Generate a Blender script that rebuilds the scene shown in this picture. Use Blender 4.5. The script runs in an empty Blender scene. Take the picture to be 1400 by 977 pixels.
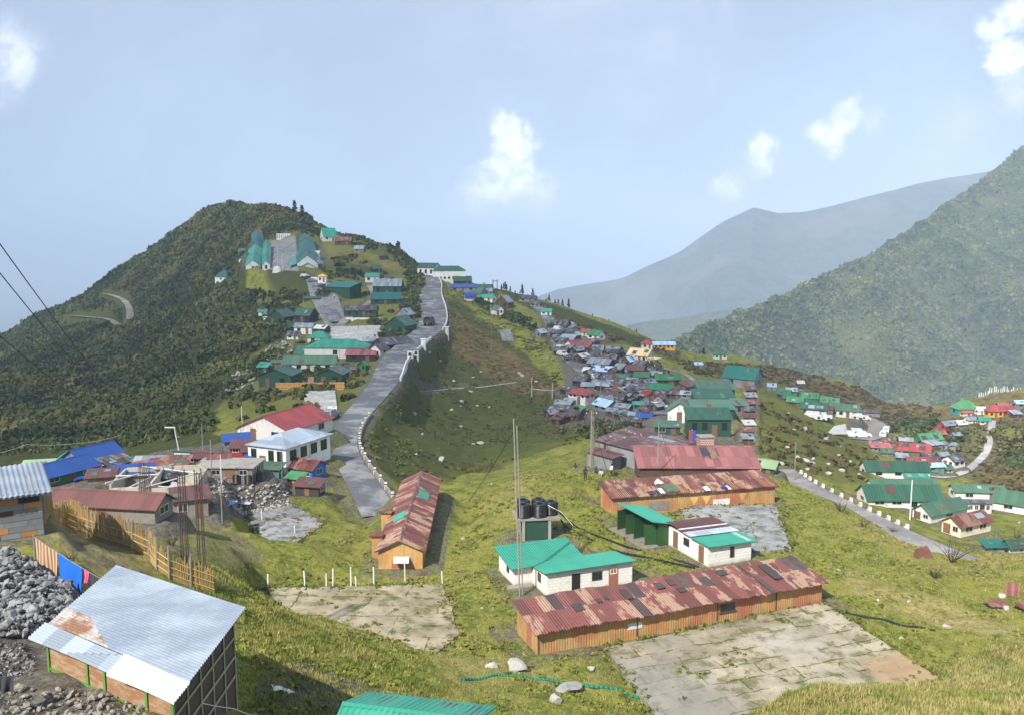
import bpy, math, random
import numpy as np
random.seed(7); RNG = np.random.default_rng(11)
R = math.radians; PI = math.pi
scene = bpy.context.scene
COL = scene.collection
# ------------------------------------------------------------------ camera
F = 1212.0; CX, CY = 700.0, 488.5; TH = R(7.45)
CT, ST = math.cos(TH), math.sin(TH)
cam_d = bpy.data.cameras.new('camera'); cam = bpy.data.objects.new('camera', cam_d); COL.objects.link(cam)
cam_d.sensor_width = 36; cam_d.lens = 36*F/1400; cam_d.clip_end = 80000; cam_d.clip_start = 0.1
cam.rotation_euler = (PI/2-TH, 0, 0); scene.camera = cam
def ray(px, py):
    u = (px-CX)/F; v = (CY-py)/F
    y = CT+v*ST
    return u/y, 1.0, (-ST+v*CT)/y
def PY(px, py, Y):
    a, b, c = ray(px, py); return (a*Y, Y, c*Y)
def PZ(px, py, z):
    a, b, c = ray(px, py); Y = z/c; return (a*Y, Y, z)
def project(x, y, z):
    f = y*CT - z*ST; up = y*ST + z*CT
    f = np.where(f < 0.5, 0.5, f)
    return CX+F*x/f, CY-F*up/f
# ------------------------------------------------------------------ noise
def _h(ix, iy, s):
    n = (ix.astype(np.int64)*374761393 + iy.astype(np.int64)*668265263 + s*974634777) & 0xffffffff
    n = ((n ^ (n >> 13))*1274126177) & 0xffffffff
    return (n ^ (n >> 16)) & 0xffffffff
def gnoise(x, y, s=0):
    xi = np.floor(x); yi = np.floor(y); fx = x-xi; fy = y-yi
    u = fx*fx*fx*(fx*(fx*6-15)+10); v = fy*fy*fy*(fy*(fy*6-15)+10)
    def g(dx, dy):
        a = _h(xi+dx, yi+dy, s)*(2*PI/4294967296.0)
        return np.cos(a)*(fx-dx)+np.sin(a)*(fy-dy)
    n0 = g(0, 0)*(1-u)+g(1, 0)*u; n1 = g(0, 1)*(1-u)+g(1, 1)*u
    return (n0*(1-v)+n1*v)*1.5
def fbm(x, y, s=0, o=3):
    t = 0; a = 1.0
    for k in range(o):
        t = t+a*gnoise(x*2**k, y*2**k, s+k*17); a *= .5
    return t
def sstep(a, b, x):
    t = np.clip((x-a)/(b-a), 0, 1); return t*t*(3-2*t)
# ------------------------------------------------------------------ terrain control points (pixel, depth)
CP = []
def cp(*pts):
    for p in pts: CP.append(PY(*p))
def cz(*pts):
    for p in pts: CP.append(PZ(*p))
def cw(*pts):
    CP.extend(pts)
cw((0,3,-3.2),(-10,3,-3.6),(10,3,-4.2),(0,14,-10),(-14,12,-9),(14,14,-11.5),(-35,15,-12),(40,20,-19),(0,-20,3),(-30,-10,0),(30,-10,-2))
cp((0,977,24),(100,977,25),(220,977,26),(330,977,30),(450,977,36),(560,977,40),(700,977,43.5),(850,977,45.5),(1000,977,45.5),(1100,977,42.5),(1250,977,42),(1400,977,42),(1100,945,46))
cz((825,885,-27),(1125,822,-27),(1285,925,-27),(1040,965,-27),(960,900,-27),(703,890,-27),(620,870,-27),(365,800,-27),(605,795,-27),(500,840,-27),(380,835,-26.9),(780,830,-27),(690,800,-26.8),(650,760,-27),(870,800,-27))
cp((560,920,47),(420,900,43),(350,860,46),(310,790,52),(250,760,52),(100,735,50),(100,800,40),(30,860,33),(30,770,41),(30,735,45),(150,760,47),(330,900,38),(200,900,31),
   (235,725,71),(80,700,72),(380,720,85),(340,690,87),(330,760,66),(400,760,72),(450,770,73),(560,690,96),(545,775,75),(600,720,92),(620,690,104),(480,720,86),
   (100,650,95),(250,640,92),(180,670,84),(385,640,105),(420,600,118),(0,640,97),
   (520,690,97),(480,640,110),(465,600,125),(490,560,150),(525,510,195),(560,465,250),(590,430,300),(597,395,360),(585,368,430))
cp((0,625,200),(100,605,190),(200,590,170),(280,590,140),(330,560,165),(400,535,190),(0,660,130),(100,640,125),(-250,640,150),(-250,560,300),(-250,500,600),
   (0,560,300),(0,500,450),(0,466,700),(100,540,290),(100,480,450),(90,419,690),(200,540,250),(200,480,370),(200,420,480),(180,363,690),(240,327,690),(280,285,680),(340,276,640),(380,285,600),(410,302,570),
   (300,340,580),(250,400,520),(300,400,450),(280,470,340),(280,530,230),(350,470,290),(350,405,390),(380,440,325),
   (385,350,450),(430,372,410),(400,325,500),(350,350,455),(470,315,560),(530,335,520),(560,352,480),(500,350,460),(500,380,400),(470,400,370),(440,420,340),(520,420,340),(550,400,370),(560,375,430),(500,450,300),(470,460,285),(440,490,240),(420,520,210),(460,520,205),(400,490,240),
   (605,378,450),(640,382,430),(700,404,420),(730,414,420),(760,424,415),(850,457,400),(930,487,380),(1000,489,390),(1050,500,370),(1150,524,380),(1265,554,420),
   (1300,545,300),(1380,532,290),(1240,575,290),(1500,525,290),(1310,640,200),(1400,600,220),(1390,650,165),(1360,570,270),(1280,610,230),(1320,575,262),(1500,640,160),
   (1190,580,270),(1140,548,310),(1080,535,330),(1220,600,240),(1250,630,195),
   (1060,560,190),(1100,600,165),(1040,620,140),(1150,632,148),(1060,542,220),(1130,590,195),(1200,630,170),
   (1085,655,118),(1160,690,105),(1250,735,92),(1320,775,84),(1220,655,160),(1230,690,135),(1300,705,118),(1320,735,105),(1390,690,140),(1380,745,100),
   (1140,690,95),(1240,748,80),(1330,770,74),(1400,765,76),(1500,770,75),(1300,800,69),(1390,900,55),(1250,850,62),(1500,900,55),(1150,760,76),
   (740,740,74),(700,680,88),(760,650,100),(830,640,108),(680,662,96),(655,680,93),(930,690,92),(1060,690,92),(950,650,106),(1000,620,125),(880,620,120),
   (650,640,140),(600,640,130),(700,610,150),(770,605,150),(770,595,165),(640,600,170),(740,580,190),(620,560,205),(560,580,165),(540,540,192),(600,500,250),(650,440,310),(640,410,360),(690,456,300),(720,520,240),(680,530,230),(760,500,260),(620,400,375),
   (780,470,290),(800,490,260),(850,520,225),(900,550,190),(940,580,168),(970,600,152),(870,575,190),(800,560,210),(870,470,320),(900,500,290),(960,510,270),(1000,540,210),(740,430,360),(700,420,380))
cp((440,364,430),(440,347,470),(452,354,465),(430,340,495))
cp((60,930,27.2),(150,938,26.3),(240,984,24.4),(318,966,29.8),(200,955,25.6))
cp((0,500,600),(45,475,600),(90,455,605),(135,432,610),(180,402,620),(210,380,625),(240,358,630),(45,444,695),(135,391,690),(210,341,690),(280,304,640),(-120,530,600))
cw((-60,20,-22),(-150,60,-60),(-400,120,-170),(-600,400,-220),(60,30,-28),(120,60,-50),(220,110,-70),(450,250,-140),(700,400,-220),(-200,0,-60),(200,0,-60))
# the far side of the ridges falls away
for px, py, Y in ((-250,500,720),(0,466,700),(90,419,690),(180,363,690),(240,327,690),(280,285,680),(340,276,640),(410,302,570),(470,315,560),(530,335,520),(585,362,470),(640,382,430),(700,404,420),(760,424,415),(850,457,400),(930,487,380),(1000,489,390),(1050,500,370),(1150,524,380),(1265,554,420),(1380,532,290),(1500,525,290),(1650,540,290)):
    x, y, z = PY(px, py, Y)
    k = 1.14; cw((x*k, y*k, z-55)); k = 1.7; cw((x*k, y*k, min(z-260, -280)))
for az in range(-110, 111, 20):
    for r, z in ((1500, -430), (3500, -560), (40000, -620)): cw((r*math.sin(R(az)), r*math.cos(R(az)), z))
CPa = np.array(CP, float)
def _uv(x, y):
    r = np.sqrt(x*x+y*y)+.5
    return np.arctan2(x, y)*1.25, np.log(r), r
_cu, _cv, _cr = _uv(CPa[:, 0], CPa[:, 1]); _cq = CPa[:, 2]/_cr
C2 = 0.05**2
def _phi(u, v):
    return np.sqrt((u[:, None]-_cu[None])**2+(v[:, None]-_cv[None])**2+C2)
_n = len(_cu)
_A = np.zeros((_n+3, _n+3)); _A[:_n, :_n] = _phi(_cu, _cv)+np.eye(_n)*-0.004
_Pm = np.stack([np.ones(_n), _cu, _cv], 1); _A[:_n, _n:] = _Pm; _A[_n:, :_n] = _Pm.T
_w = np.linalg.solve(_A, np.concatenate([_cq, np.zeros(3)]))
def Hbase(x, y):
    x = np.asarray(x, float); y = np.asarray(y, float)
    out = np.empty(x.shape)
    for i in range(0, len(x), 20000):
        u, v, r = _uv(x[i:i+20000], y[i:i+20000])
        out[i:i+20000] = (_phi(u, v)@_w[:_n]+_w[_n]+_w[_n+1]*u+_w[_n+2]*v)*r
    return out
def Hdet(x, y):
    r = np.sqrt(x*x+y*y)
    a = .30*fbm(x/6.5, y/6.5, 3, 3)*sstep(14, 30, r)
    a = a+.17*fbm(x/1.9, y/1.9, 13, 3)*sstep(14, 30, r)*(1-sstep(120, 200, r))
    a = a+.9*fbm(x/22, y/22, 5, 3)*sstep(80, 180, r)
    lh = sstep(-40, -110, x)
    a = a+3.0*fbm(x/55, y/55, 9, 3)*sstep(260, 480, r)*(.4+.7*lh)
    a = a-13*np.abs(fbm((x+.6*y)/95, (y-.6*x)/230, 61, 3))*sstep(170, 330, r)*lh*(1-sstep(560, 680, r)*.7)+3*lh*sstep(170, 330, r)
    a = a-1.6*np.abs(fbm((x+.5*y)/16, (y-.5*x)/50, 67, 3))*sstep(120, 190, r)*(1-sstep(330, 420, r))*sstep(-60, -20, x)
    a = a+9*fbm(x/160, y/160, 23, 4)*sstep(900, 1500, r)
    return a
def Hraw(x, y): return Hbase(x, y)+Hdet(x, y)
PADS = []    # (cx, cy, yaw, half_l, half_w, z, blend)
POLYS = []   # (pts Nx2, plane, drop, blend)
ROADS = []   # (pts Nx4 with half width, blend)
def seg_dist(x, y, pts):
    best = np.full(x.shape, 1e9); zz = np.zeros(x.shape)
    for a, b in zip(pts[:-1], pts[1:]):
        d = b[:2]-a[:2]; L2 = (d*d).sum()+1e-9
        t = np.clip(((x-a[0])*d[0]+(y-a[1])*d[1])/L2, 0, 1)
        ds = np.hypot(x-a[0]-t*d[0], y-a[1]-t*d[1])
        m = ds < best; best = np.where(m, ds, best); zz = np.where(m, a[2]+t*(b[2]-a[2]), zz)
    return best, zz
def seg_dist3(x, y, pts):
    best = np.full(x.shape, 1e9); zz = np.zeros(x.shape); ww = np.zeros(x.shape)
    for a, b in zip(pts[:-1], pts[1:]):
        d = b[:2]-a[:2]; L2 = (d*d).sum()+1e-9
        t = np.clip(((x-a[0])*d[0]+(y-a[1])*d[1])/L2, 0, 1)
        ds = np.hypot(x-a[0]-t*d[0], y-a[1]-t*d[1])
        m = ds < best; best = np.where(m, ds, best); zz = np.where(m, a[2]+t*(b[2]-a[2]), zz); ww = np.where(m, a[3]+t*(b[3]-a[3]), ww)
    return best, zz, ww
def H(x, y, mask=False, mg=.1):
    x = np.asarray(x, float); y = np.asarray(y, float)
    z = Hbase(x, y); det = Hdet(x, y); M = np.zeros(x.shape); z = z+det
    for pts, bl in ROADS:
        mx = pts[:, 3].max()+bl; lo = pts.min(0)-mx; hi = pts.max(0)+mx
        m = np.where((x > lo[0]) & (x < hi[0]) & (y > lo[1]) & (y < hi[1]))[0]
        if len(m) == 0: continue
        d, zz, hw = seg_dist3(x[m], y[m], pts)
        k = 1-sstep(hw, hw+bl, d)
        z[m] = z[m]*(1-k)+(zz-.16)*k; M[m] = np.maximum(M[m], d < hw+mg)
    for cx, cy, yaw, hl, hw, pz, bl in PADS:
        R_ = math.hypot(hl, hw)+bl
        m = np.where((abs(x-cx) < R_) & (abs(y-cy) < R_))[0]
        if len(m) == 0: continue
        c, s = math.cos(yaw), math.sin(yaw)
        lx = (x[m]-cx)*c+(y[m]-cy)*s; ly = -(x[m]-cx)*s+(y[m]-cy)*c
        d = np.hypot(np.maximum(abs(lx)-hl, 0), np.maximum(abs(ly)-hw, 0))
        k = 1-sstep(0, bl, d)
        z[m] = z[m]*(1-k)+pz*k; M[m] = np.maximum(M[m], d < mg)
    for pts, (pa, pb, pc), drop, bl in POLYS:
        lo = pts.min(0)-bl; hi = pts.max(0)+bl
        m = np.where((x > lo[0]) & (x < hi[0]) & (y > lo[1]) & (y < hi[1]))[0]
        if len(m) == 0: continue
        cl = np.concatenate([pts, pts[:1]]); cl = np.concatenate([cl, np.zeros((len(cl), 1))], 1)
        d, _ = seg_dist(x[m], y[m], cl); ins = inpoly(x[m], y[m], [tuple(q) for q in pts])
        k = np.where(ins, 1, 1-sstep(.3, bl, d))
        z[m] = z[m]*(1-k)+(pa*x[m]+pb*y[m]+pc-drop)*k; M[m] = np.maximum(M[m], ins)
    return (z, M > .5) if mask else z
_T = np.concatenate([np.geomspace(16, 1100, 700)])
def hit(px, py, fn=None, ymin=16):
    a, b, c = ray(px, py); T = _T[_T >= ymin]
    z = (fn or Hraw)(a*T, T)
    below = np.where(c*T < z)[0]
    if len(below) == 0: return np.array(PY(px, py, 420))
    i = below[0]
    if i == 0: return np.array(PY(px, py, T[0]))
    d0 = c*T[i-1]-z[i-1]; d1 = c*T[i]-z[i]
    t = T[i-1]+(T[i]-T[i-1])*d0/(d0-d1)
    return np.array([a*t, t, c*t])
def inpoly(px, py, poly):
    r = np.zeros(px.shape, bool); n = len(poly); j = n-1
    for i in range(n):
        xi, yi = poly[i]; xj, yj = poly[j]
        if yi != yj:
            c = ((yi > py) != (yj > py)) & (px < (xj-xi)*(py-yi)/(yj-yi)+xi)
            r ^= c
        j = i
    return r
# ------------------------------------------------------------------ mesh builder
class MB:
    def __init__(s): s.v = []; s.f = []; s.sm = False
    def add(s, vs, fs):
        n = len(s.v); s.v.extend([tuple(map(float, p)) for p in vs]); s.f.extend([tuple(i+n for i in f) for f in fs]); return s
    def box(s, x0, x1, y0, y1, z0, z1):
        return s.add([(x0,y0,z0),(x1,y0,z0),(x1,y1,z0),(x0,y1,z0),(x0,y0,z1),(x1,y0,z1),(x1,y1,z1),(x0,y1,z1)],
                     [(0,3,2,1),(4,5,6,7),(0,1,5,4),(1,2,6,5),(2,3,7,6),(3,0,4,7)])
    def slab(s, quad, t):
        q = np.array(quad, float); n = np.cross(q[1]-q[0], q[2]-q[0]); n = n/(np.linalg.norm(n)+1e-9)
        b = q-n*t; k = len(q)
        fs = [tuple(range(k)), tuple(range(2*k-1, k-1, -1))]+[(i, i+k, (i+1) % k+k, (i+1) % k) for i in range(k)]
        return s.add(list(q)+list(b), fs)
    def tube(s, p, q, r, n=6, r2=None):
        p = np.array(p, float); q = np.array(q, float); d = q-p; L = np.linalg.norm(d); d = d/(L+1e-9)
        a = np.cross(d, (0,0,1) if abs(d[2]) < .9 else (1,0,0)); a /= np.linalg.norm(a); b = np.cross(d, a)
        r2 = r if r2 is None else r2
        vs = []
        for c, rr in ((p, r), (q, r2)):
            for i in range(n):
                t = 2*PI*i/n; vs.append(c+rr*(math.cos(t)*a+math.sin(t)*b))
        return s.add(vs, [(i, (i+1) % n, (i+1) % n+n, i+n) for i in range(n)]+[tuple(range(n-1, -1, -1)), tuple(range(n, 2*n))])
    def path(s, pts, r, n=5):
        for a, b in zip(pts[:-1], pts[1:]): s.tube(a, b, r, n)
        return s
    def lathe(s, prof, n=20, c=(0,0,0)):
        vs = []
        for r, z in prof:
            for i in range(n): vs.append((c[0]+r*math.cos(2*PI*i/n), c[1]+r*math.sin(2*PI*i/n), c[2]+z))
        m = len(prof)
        fs = [(k*n+i, k*n+(i+1) % n, (k+1)*n+(i+1) % n, (k+1)*n+i) for k in range(m-1) for i in range(n)]
        fs += [tuple(range(n-1, -1, -1)), tuple((m-1)*n+i for i in range(n))]
        return s.add(vs, fs)
    def grid(s, fn, nu, nv):
        vs = [fn(i/nu, j/nv) for j in range(nv+1) for i in range(nu+1)]
        return s.add(vs, [(j*(nu+1)+i, j*(nu+1)+i+1, (j+1)*(nu+1)+i+1, (j+1)*(nu+1)+i) for j in range(nv) for i in range(nu)])
    def build(s, name, mat=None, parent=None, loc=None, rz=0, smooth=False):
        me = bpy.data.meshes.new(name); me.from_pydata(s.v, [], s.f); me.validate()
        if smooth: me.shade_smooth()
        if mat: me.materials.append(mat)
        o = bpy.data.objects.new(name, me); COL.objects.link(o)
        if parent: o.parent = parent
        if loc is not None: o.location = loc
        o.rotation_euler = (0, 0, rz)
        return o
def tag(o, label=None, cat=None, group=None, kind=None):
    if label: o['label'] = label
    if cat: o['category'] = cat
    if group: o['group'] = group
    if kind: o['kind'] = kind
    return o
def empty(name, loc=(0,0,0), rz=0):
    o = bpy.data.objects.new(name, None); COL.objects.link(o); o.location = loc; o.rotation_euler = (0, 0, rz)
    o.empty_display_size = .3; return o
def npmesh(name, V, Fq, mat, attrs=None, smooth=False):
    me = bpy.data.meshes.new(name); k = Fq.shape[1]
    me.vertices.add(len(V)); me.vertices.foreach_set('co', np.ascontiguousarray(V, np.float32).ravel())
    me.loops.add(Fq.size); me.loops.foreach_set('vertex_index', np.ascontiguousarray(Fq, np.int32).ravel())
    me.polygons.add(len(Fq)); me.polygons.foreach_set('loop_start', np.arange(0, Fq.size, k, dtype=np.int32))
    me.polygons.foreach_set('use_smooth', np.full(len(Fq), smooth))
    me.update(calc_edges=True)
    for n_, a in (attrs or {}).items():
        at = me.attributes.new(n_, 'FLOAT', 'POINT'); at.data.foreach_set('value', np.ascontiguousarray(a, np.float32))
    if mat: me.materials.append(mat)
    o = bpy.data.objects.new(name, me); COL.objects.link(o); return o
# ------------------------------------------------------------------ materials
class NT:
    def __init__(s, name):
        s.m = bpy.data.materials.new(name); s.m.use_nodes = True; s.t = s.m.node_tree; s.t.nodes.clear()
        s.out = s.t.nodes.new('ShaderNodeOutputMaterial'); s.p = s.t.nodes.new('ShaderNodeBsdfPrincipled')
        s.t.links.new(s.p.outputs[0], s.out.inputs[0]); s._c = None
    def n(s, t, **k):
        x = s.t.nodes.new('ShaderNode'+t)
        for a, b in k.items(): setattr(x, a, b)
        return x
    def l(s, a, b): s.t.links.new(a, b)
    def put(s, v, sock):
        if isinstance(v, (int, float)): sock.default_value = v
        elif isinstance(v, tuple): sock.default_value = (*v, 1) if len(v) == 3 and sock.type == 'RGBA' else v
        else: s.l(v, sock)
    def coord(s, k='Object'):
        if s._c is None: s._c = s.n('TexCoord')
        return s._c.outputs[k]
    def geo(s): return s.n('NewGeometry').outputs['Position']
    def map(s, v, sc=(1,1,1), rot=(0,0,0)):
        m = s.n('Mapping'); s.l(v, m.inputs[0]); m.inputs['Scale'].default_value = sc; m.inputs['Rotation'].default_value = rot; return m.outputs[0]
    def noise(s, v, sc, det=3, rough=.55, dist=0):
        x = s.n('TexNoise'); s.l(v, x.inputs['Vector']); x.inputs['Scale'].default_value = sc; x.inputs['Detail'].default_value = det
        x.inputs['Roughness'].default_value = rough; x.inputs['Distortion'].default_value = dist; return x.outputs[0]
    def math(s, op, a, b=0.0, c=None):
        x = s.n('Math', operation=op); s.put(a, x.inputs[0]); s.put(b, x.inputs[1])
        if c is not None: s.put(c, x.inputs[2])
        return x.outputs[0]
    def step(s, v, lo, hi):
        x = s.n('MapRange', interpolation_type='SMOOTHSTEP'); s.put(v, x.inputs[0]); x.inputs[1].default_value = lo; x.inputs[2].default_value = hi; return x.outputs[0]
    def mix(s, f, a, b, mode='MIX'):
        x = s.n('Mix', data_type='RGBA', blend_type=mode); s.put(f, x.inputs[0]); s.put(a, x.inputs[6]); s.put(b, x.inputs[7]); return x.outputs[2]
    def attr(s, name): return s.n('Attribute', attribute_name=name).outputs['Fac']
    def rnd(s): return s.n('ObjectInfo').outputs['Random']
    def val(s, c, f):  # multiply colour by scalar socket
        x = s.n('Mix', data_type='RGBA', blend_type='MULTIPLY'); x.inputs[0].default_value = 1
        s.put(c, x.inputs[6]); cc = s.n('CombineXYZ')
        for i in range(3): s.l(f, cc.inputs[i])
        s.l(cc.outputs[0], x.inputs[7]); return x.outputs[2]
    def done(s, col, rough=.8, metal=0.0, bump=None, bs=.3, bd=.02, spec=.5):
        s.put(col, s.p.inputs['Base Color']); s.put(rough, s.p.inputs['Roughness']); s.put(metal, s.p.inputs['Metallic'])
        s.p.inputs['Specular IOR Level'].default_value = spec
        if bump is not None:
            b = s.n('Bump'); s.l(bump, b.inputs['Height']); b.inputs['Strength'].default_value = bs; b.inputs['Distance'].default_value = bd
            s.l(b.outputs[0], s.p.inputs['Normal'])
        return s.m
def lin(r, g, b):
    f = lambda c: c/12.92 if c <= .04045 else ((c+.055)/1.055)**2.4
    return (f(r/255), f(g/255), f(b/255))
MATS = {}
def plain(name, col, rough=.7, var=.25, sc=2.0, metal=0.0, dirt=.25, dcol=(.09,.075,.06), spec=.4):
    if name in MATS: return MATS[name]
    t = NT(name); o = t.coord()
    n1 = t.noise(o, sc, 5, .6); n2 = t.noise(t.map(o, (1.2,1.2,.35)), sc*.6, 4, .65)
    c = t.val(col, t.math('MULTIPLY_ADD', n1, var*2, 1-var))
    c = t.val(c, t.math('MULTIPLY_ADD', t.rnd(), .3, .85))
    c = t.mix(t.math('MULTIPLY', t.step(n2, .52, .72), dirt), c, dcol)
    MATS[name] = t.done(c, rough, metal, n1, .15, .02, spec); return MATS[name]
def sheet(name, col, rust=.2, pw=.85, pl=2.4, rib=.18, var=.3, rustcol=(.15,.062,.03), rough=.5, metal=0.0, pale=None, palef=.0, dark=None, darkf=.0, ribs=True):
    """roof sheeting: x runs along the ridge, ribs run down the slope"""
    if name in MATS: return MATS[name]
    t = NT(name); o = t.coord(); sp = t.n('SeparateXYZ'); t.l(o, sp.inputs[0]); x, y = sp.outputs[0], sp.outputs[1]
    cc = t.n('CombineXYZ'); t.l(t.math('FLOOR', t.math('DIVIDE', x, pw)), cc.inputs[0]); t.l(t.math('FLOOR', t.math('DIVIDE', y, pl)), cc.inputs[1]); t.l(t.math('MULTIPLY', t.rnd(), 77.0), cc.inputs[2])
    w = t.n('TexWhiteNoise'); t.l(cc.outputs[0], w.inputs[0]); w1 = w.outputs['Value']
    sw = t.n('SeparateColor'); t.l(w.outputs['Color'], sw.inputs[0])
    c = t.val(col, t.math('MULTIPLY_ADD', w1, var*2, 1-var))
    c = t.val(c, t.math('MULTIPLY_ADD', t.rnd(), .34, .83))
    big = t.noise(o, .45, 4, .6); fine = t.noise(t.map(o, (3,.7,.7)), 1.6, 6, .7)
    if pale: c = t.mix(t.math('MULTIPLY', t.step(t.math('ADD', t.noise(t.map(o, (1.2,.5,.5)), 1.3, 6, .7), t.math('MULTIPLY', sw.outputs[1], .26)), .66, .72), palef), c, pale)
    if dark: c = t.mix(t.math('MULTIPLY', t.step(sw.outputs[2], 1-darkf-.02, 1-darkf), .85), c, dark)
    c = t.mix(t.math('MULTIPLY', t.step(t.math('ADD', t.math('MULTIPLY', fine, .6), t.math('MULTIPLY', big, .5)), .64-rust*.3, .78-rust*.3), min(1, rust*1.6+.1)), c, rustcol)
    fx = t.math('FRACT', t.math('DIVIDE', y, pl)); seam = t.math('LESS_THAN', fx, .02)
    c = t.mix(t.math('MULTIPLY', seam, .45), c, (.04,.035,.03))
    wv = t.math('SINE', t.math('MULTIPLY', x, 2*PI/rib)) if ribs else fine
    MATS[name] = t.done(c, rough, metal, wv, .35 if ribs else .1, .03); return MATS[name]
# ------------------------------------------------------------------ palette
S_ = lambda n, c, **k: sheet(n, lin(*c), **k)
RM = dict(
 teal=S_('teal roofing', (44,142,118), rust=.06, var=.16, rib=.5, rough=.45),
 tealdark=S_('dark teal roofing', (16,92,86), rust=.02, var=.12, rib=.5),
 green=S_('green roofing', (44,112,74), rust=.06, var=.18, rib=.5),
 lime=S_('bright green roofing', (66,130,84), rust=.05, var=.16, rib=.5),
 olive=S_('faded green roofing', (70,104,82), rust=.08, var=.16, rib=.5),
 forest=S_('dark green roofing', (42,84,66), rust=.05, var=.16, rib=.5),
 pale=S_('pale green roofing', (140,165,125), rust=.05, var=.12, ribs=False),
 red=S_('red roofing', (144,58,58), rust=.14, var=.18, rib=.5),
 pink=S_('faded red roofing', (160,78,76), rust=.12, var=.14, rib=.5, dark=(.05,.04,.038), darkf=.03, pale=(.42,.28,.22), palef=.3),
 rust=S_('rusted roofing', (112,62,54), rust=.3, var=.26, rib=.5, pale=(.40,.27,.19), palef=.4),
 brown=S_('brown rusted roofing', (98,62,58), rust=.15, var=.18, rib=.5),
 grey=S_('grey tin roofing', (128,138,146), rust=.14, var=.28, rib=.5, metal=.0, rough=.4, rustcol=(.10,.06,.045)),
 sky=S_('pale blue tin roofing', (160,188,212), rust=.03, var=.14, rib=.5, rough=.4),
 silver=S_('silver tin roofing', (158,170,182), rust=.16, var=.26, rib=.5, rough=.38, rustcol=(.16,.09,.06)),
 dark=S_('blackened tin roofing', (62,62,68), rust=.25, var=.35, rib=.5, pale=(.35,.36,.38), palef=.35),
 blue=S_('blue tarpaulin', (34,72,142), rust=.0, var=.10, ribs=False, rough=.35),
 cream=S_('cream roofing', (225,196,150), rust=.03, var=.08, ribs=False),
 yellow=S_('yellow roofing', (220,165,50), rust=.0, var=.05, ribs=False),
 white=S_('white roofing', (196,198,197), rust=.02, var=.08, ribs=False),
 concrete=plain('weathered concrete', (.30,.28,.25), .9, .3, .8, dirt=.35),
 rustrib=S_('rusty ribbed sheets', (106,62,56), rust=.18, var=.26, pale=(.42,.28,.19), palef=.7, dark=(.052,.044,.042), darkf=.09, rib=.2, pw=.8),
 rustbig=S_('large rusty sheets', (92,58,55), rust=.12, var=.20, pw=1.6, pl=2.2, rib=.3, pale=(.40,.28,.24), palef=.3, ribs=False),
 pinkrib=S_('faded red ribbed sheets', (132,82,78), rust=.2, pw=.9, rib=.25, dark=(.06,.05,.048), darkf=.035),
 tealrib=S_('teal ribbed sheets', (52,146,122), rust=.02, var=.06, rib=.22, pw=1.0, rough=.45),
)
WM = dict(
 white=plain('whitewashed wall', (.74,.72,.67), .9, .16, 1.5, dirt=.5, dcol=(.22,.18,.13)),
 cream=plain('cream plaster', (.66,.56,.40), .9, .14, 1.5, dirt=.35),
 forest=plain('dark green boards', lin(36,74,58), .8, .2, 1.6),
 green=plain('green painted boards', lin(40,120,70), .8, .2, 1.6),
 teal=plain('teal painted boards', lin(70,140,132), .8, .2, 1.6),
 blue=plain('blue painted boards', lin(30,110,190), .75, .15, 1.6),
 brown=plain('brown timber', (.10,.062,.042), .9, .35, 1.6),
 dark=plain('dark weathered timber', (.045,.040,.038), .9, .4, 1.6),
 stone=plain('rough stone masonry', (.24,.21,.18), .95, .4, 2.4, dirt=.4),
 tin=plain('grey tin cladding', (.22,.225,.23), .6, .35, 1.2, dirt=.55, dcol=(.14,.07,.04)),
 orange=plain('orange cladding', (.46,.20,.055), .8, .2, 1.2, dirt=.45, dcol=(.32,.26,.12)),
 yellow=plain('yellow paint', lin(225,165,30), .7, .1, 1),
 red=plain('red paint', lin(170,50,45), .7, .15, 1),
)
GLASS = plain('dark window glass', (.018,.022,.026), .12, .1, 1, dirt=0, spec=.6)
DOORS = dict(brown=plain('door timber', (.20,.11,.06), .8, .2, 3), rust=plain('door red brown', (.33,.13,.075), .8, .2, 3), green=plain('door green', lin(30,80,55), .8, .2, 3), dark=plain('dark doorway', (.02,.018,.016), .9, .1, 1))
TRIM = plain('pale window frame', (.55,.55,.52), .8, .1, 3)
TRIMG = plain('green trim', lin(40,100,80), .8, .1, 3)
ASPH = None
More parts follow.
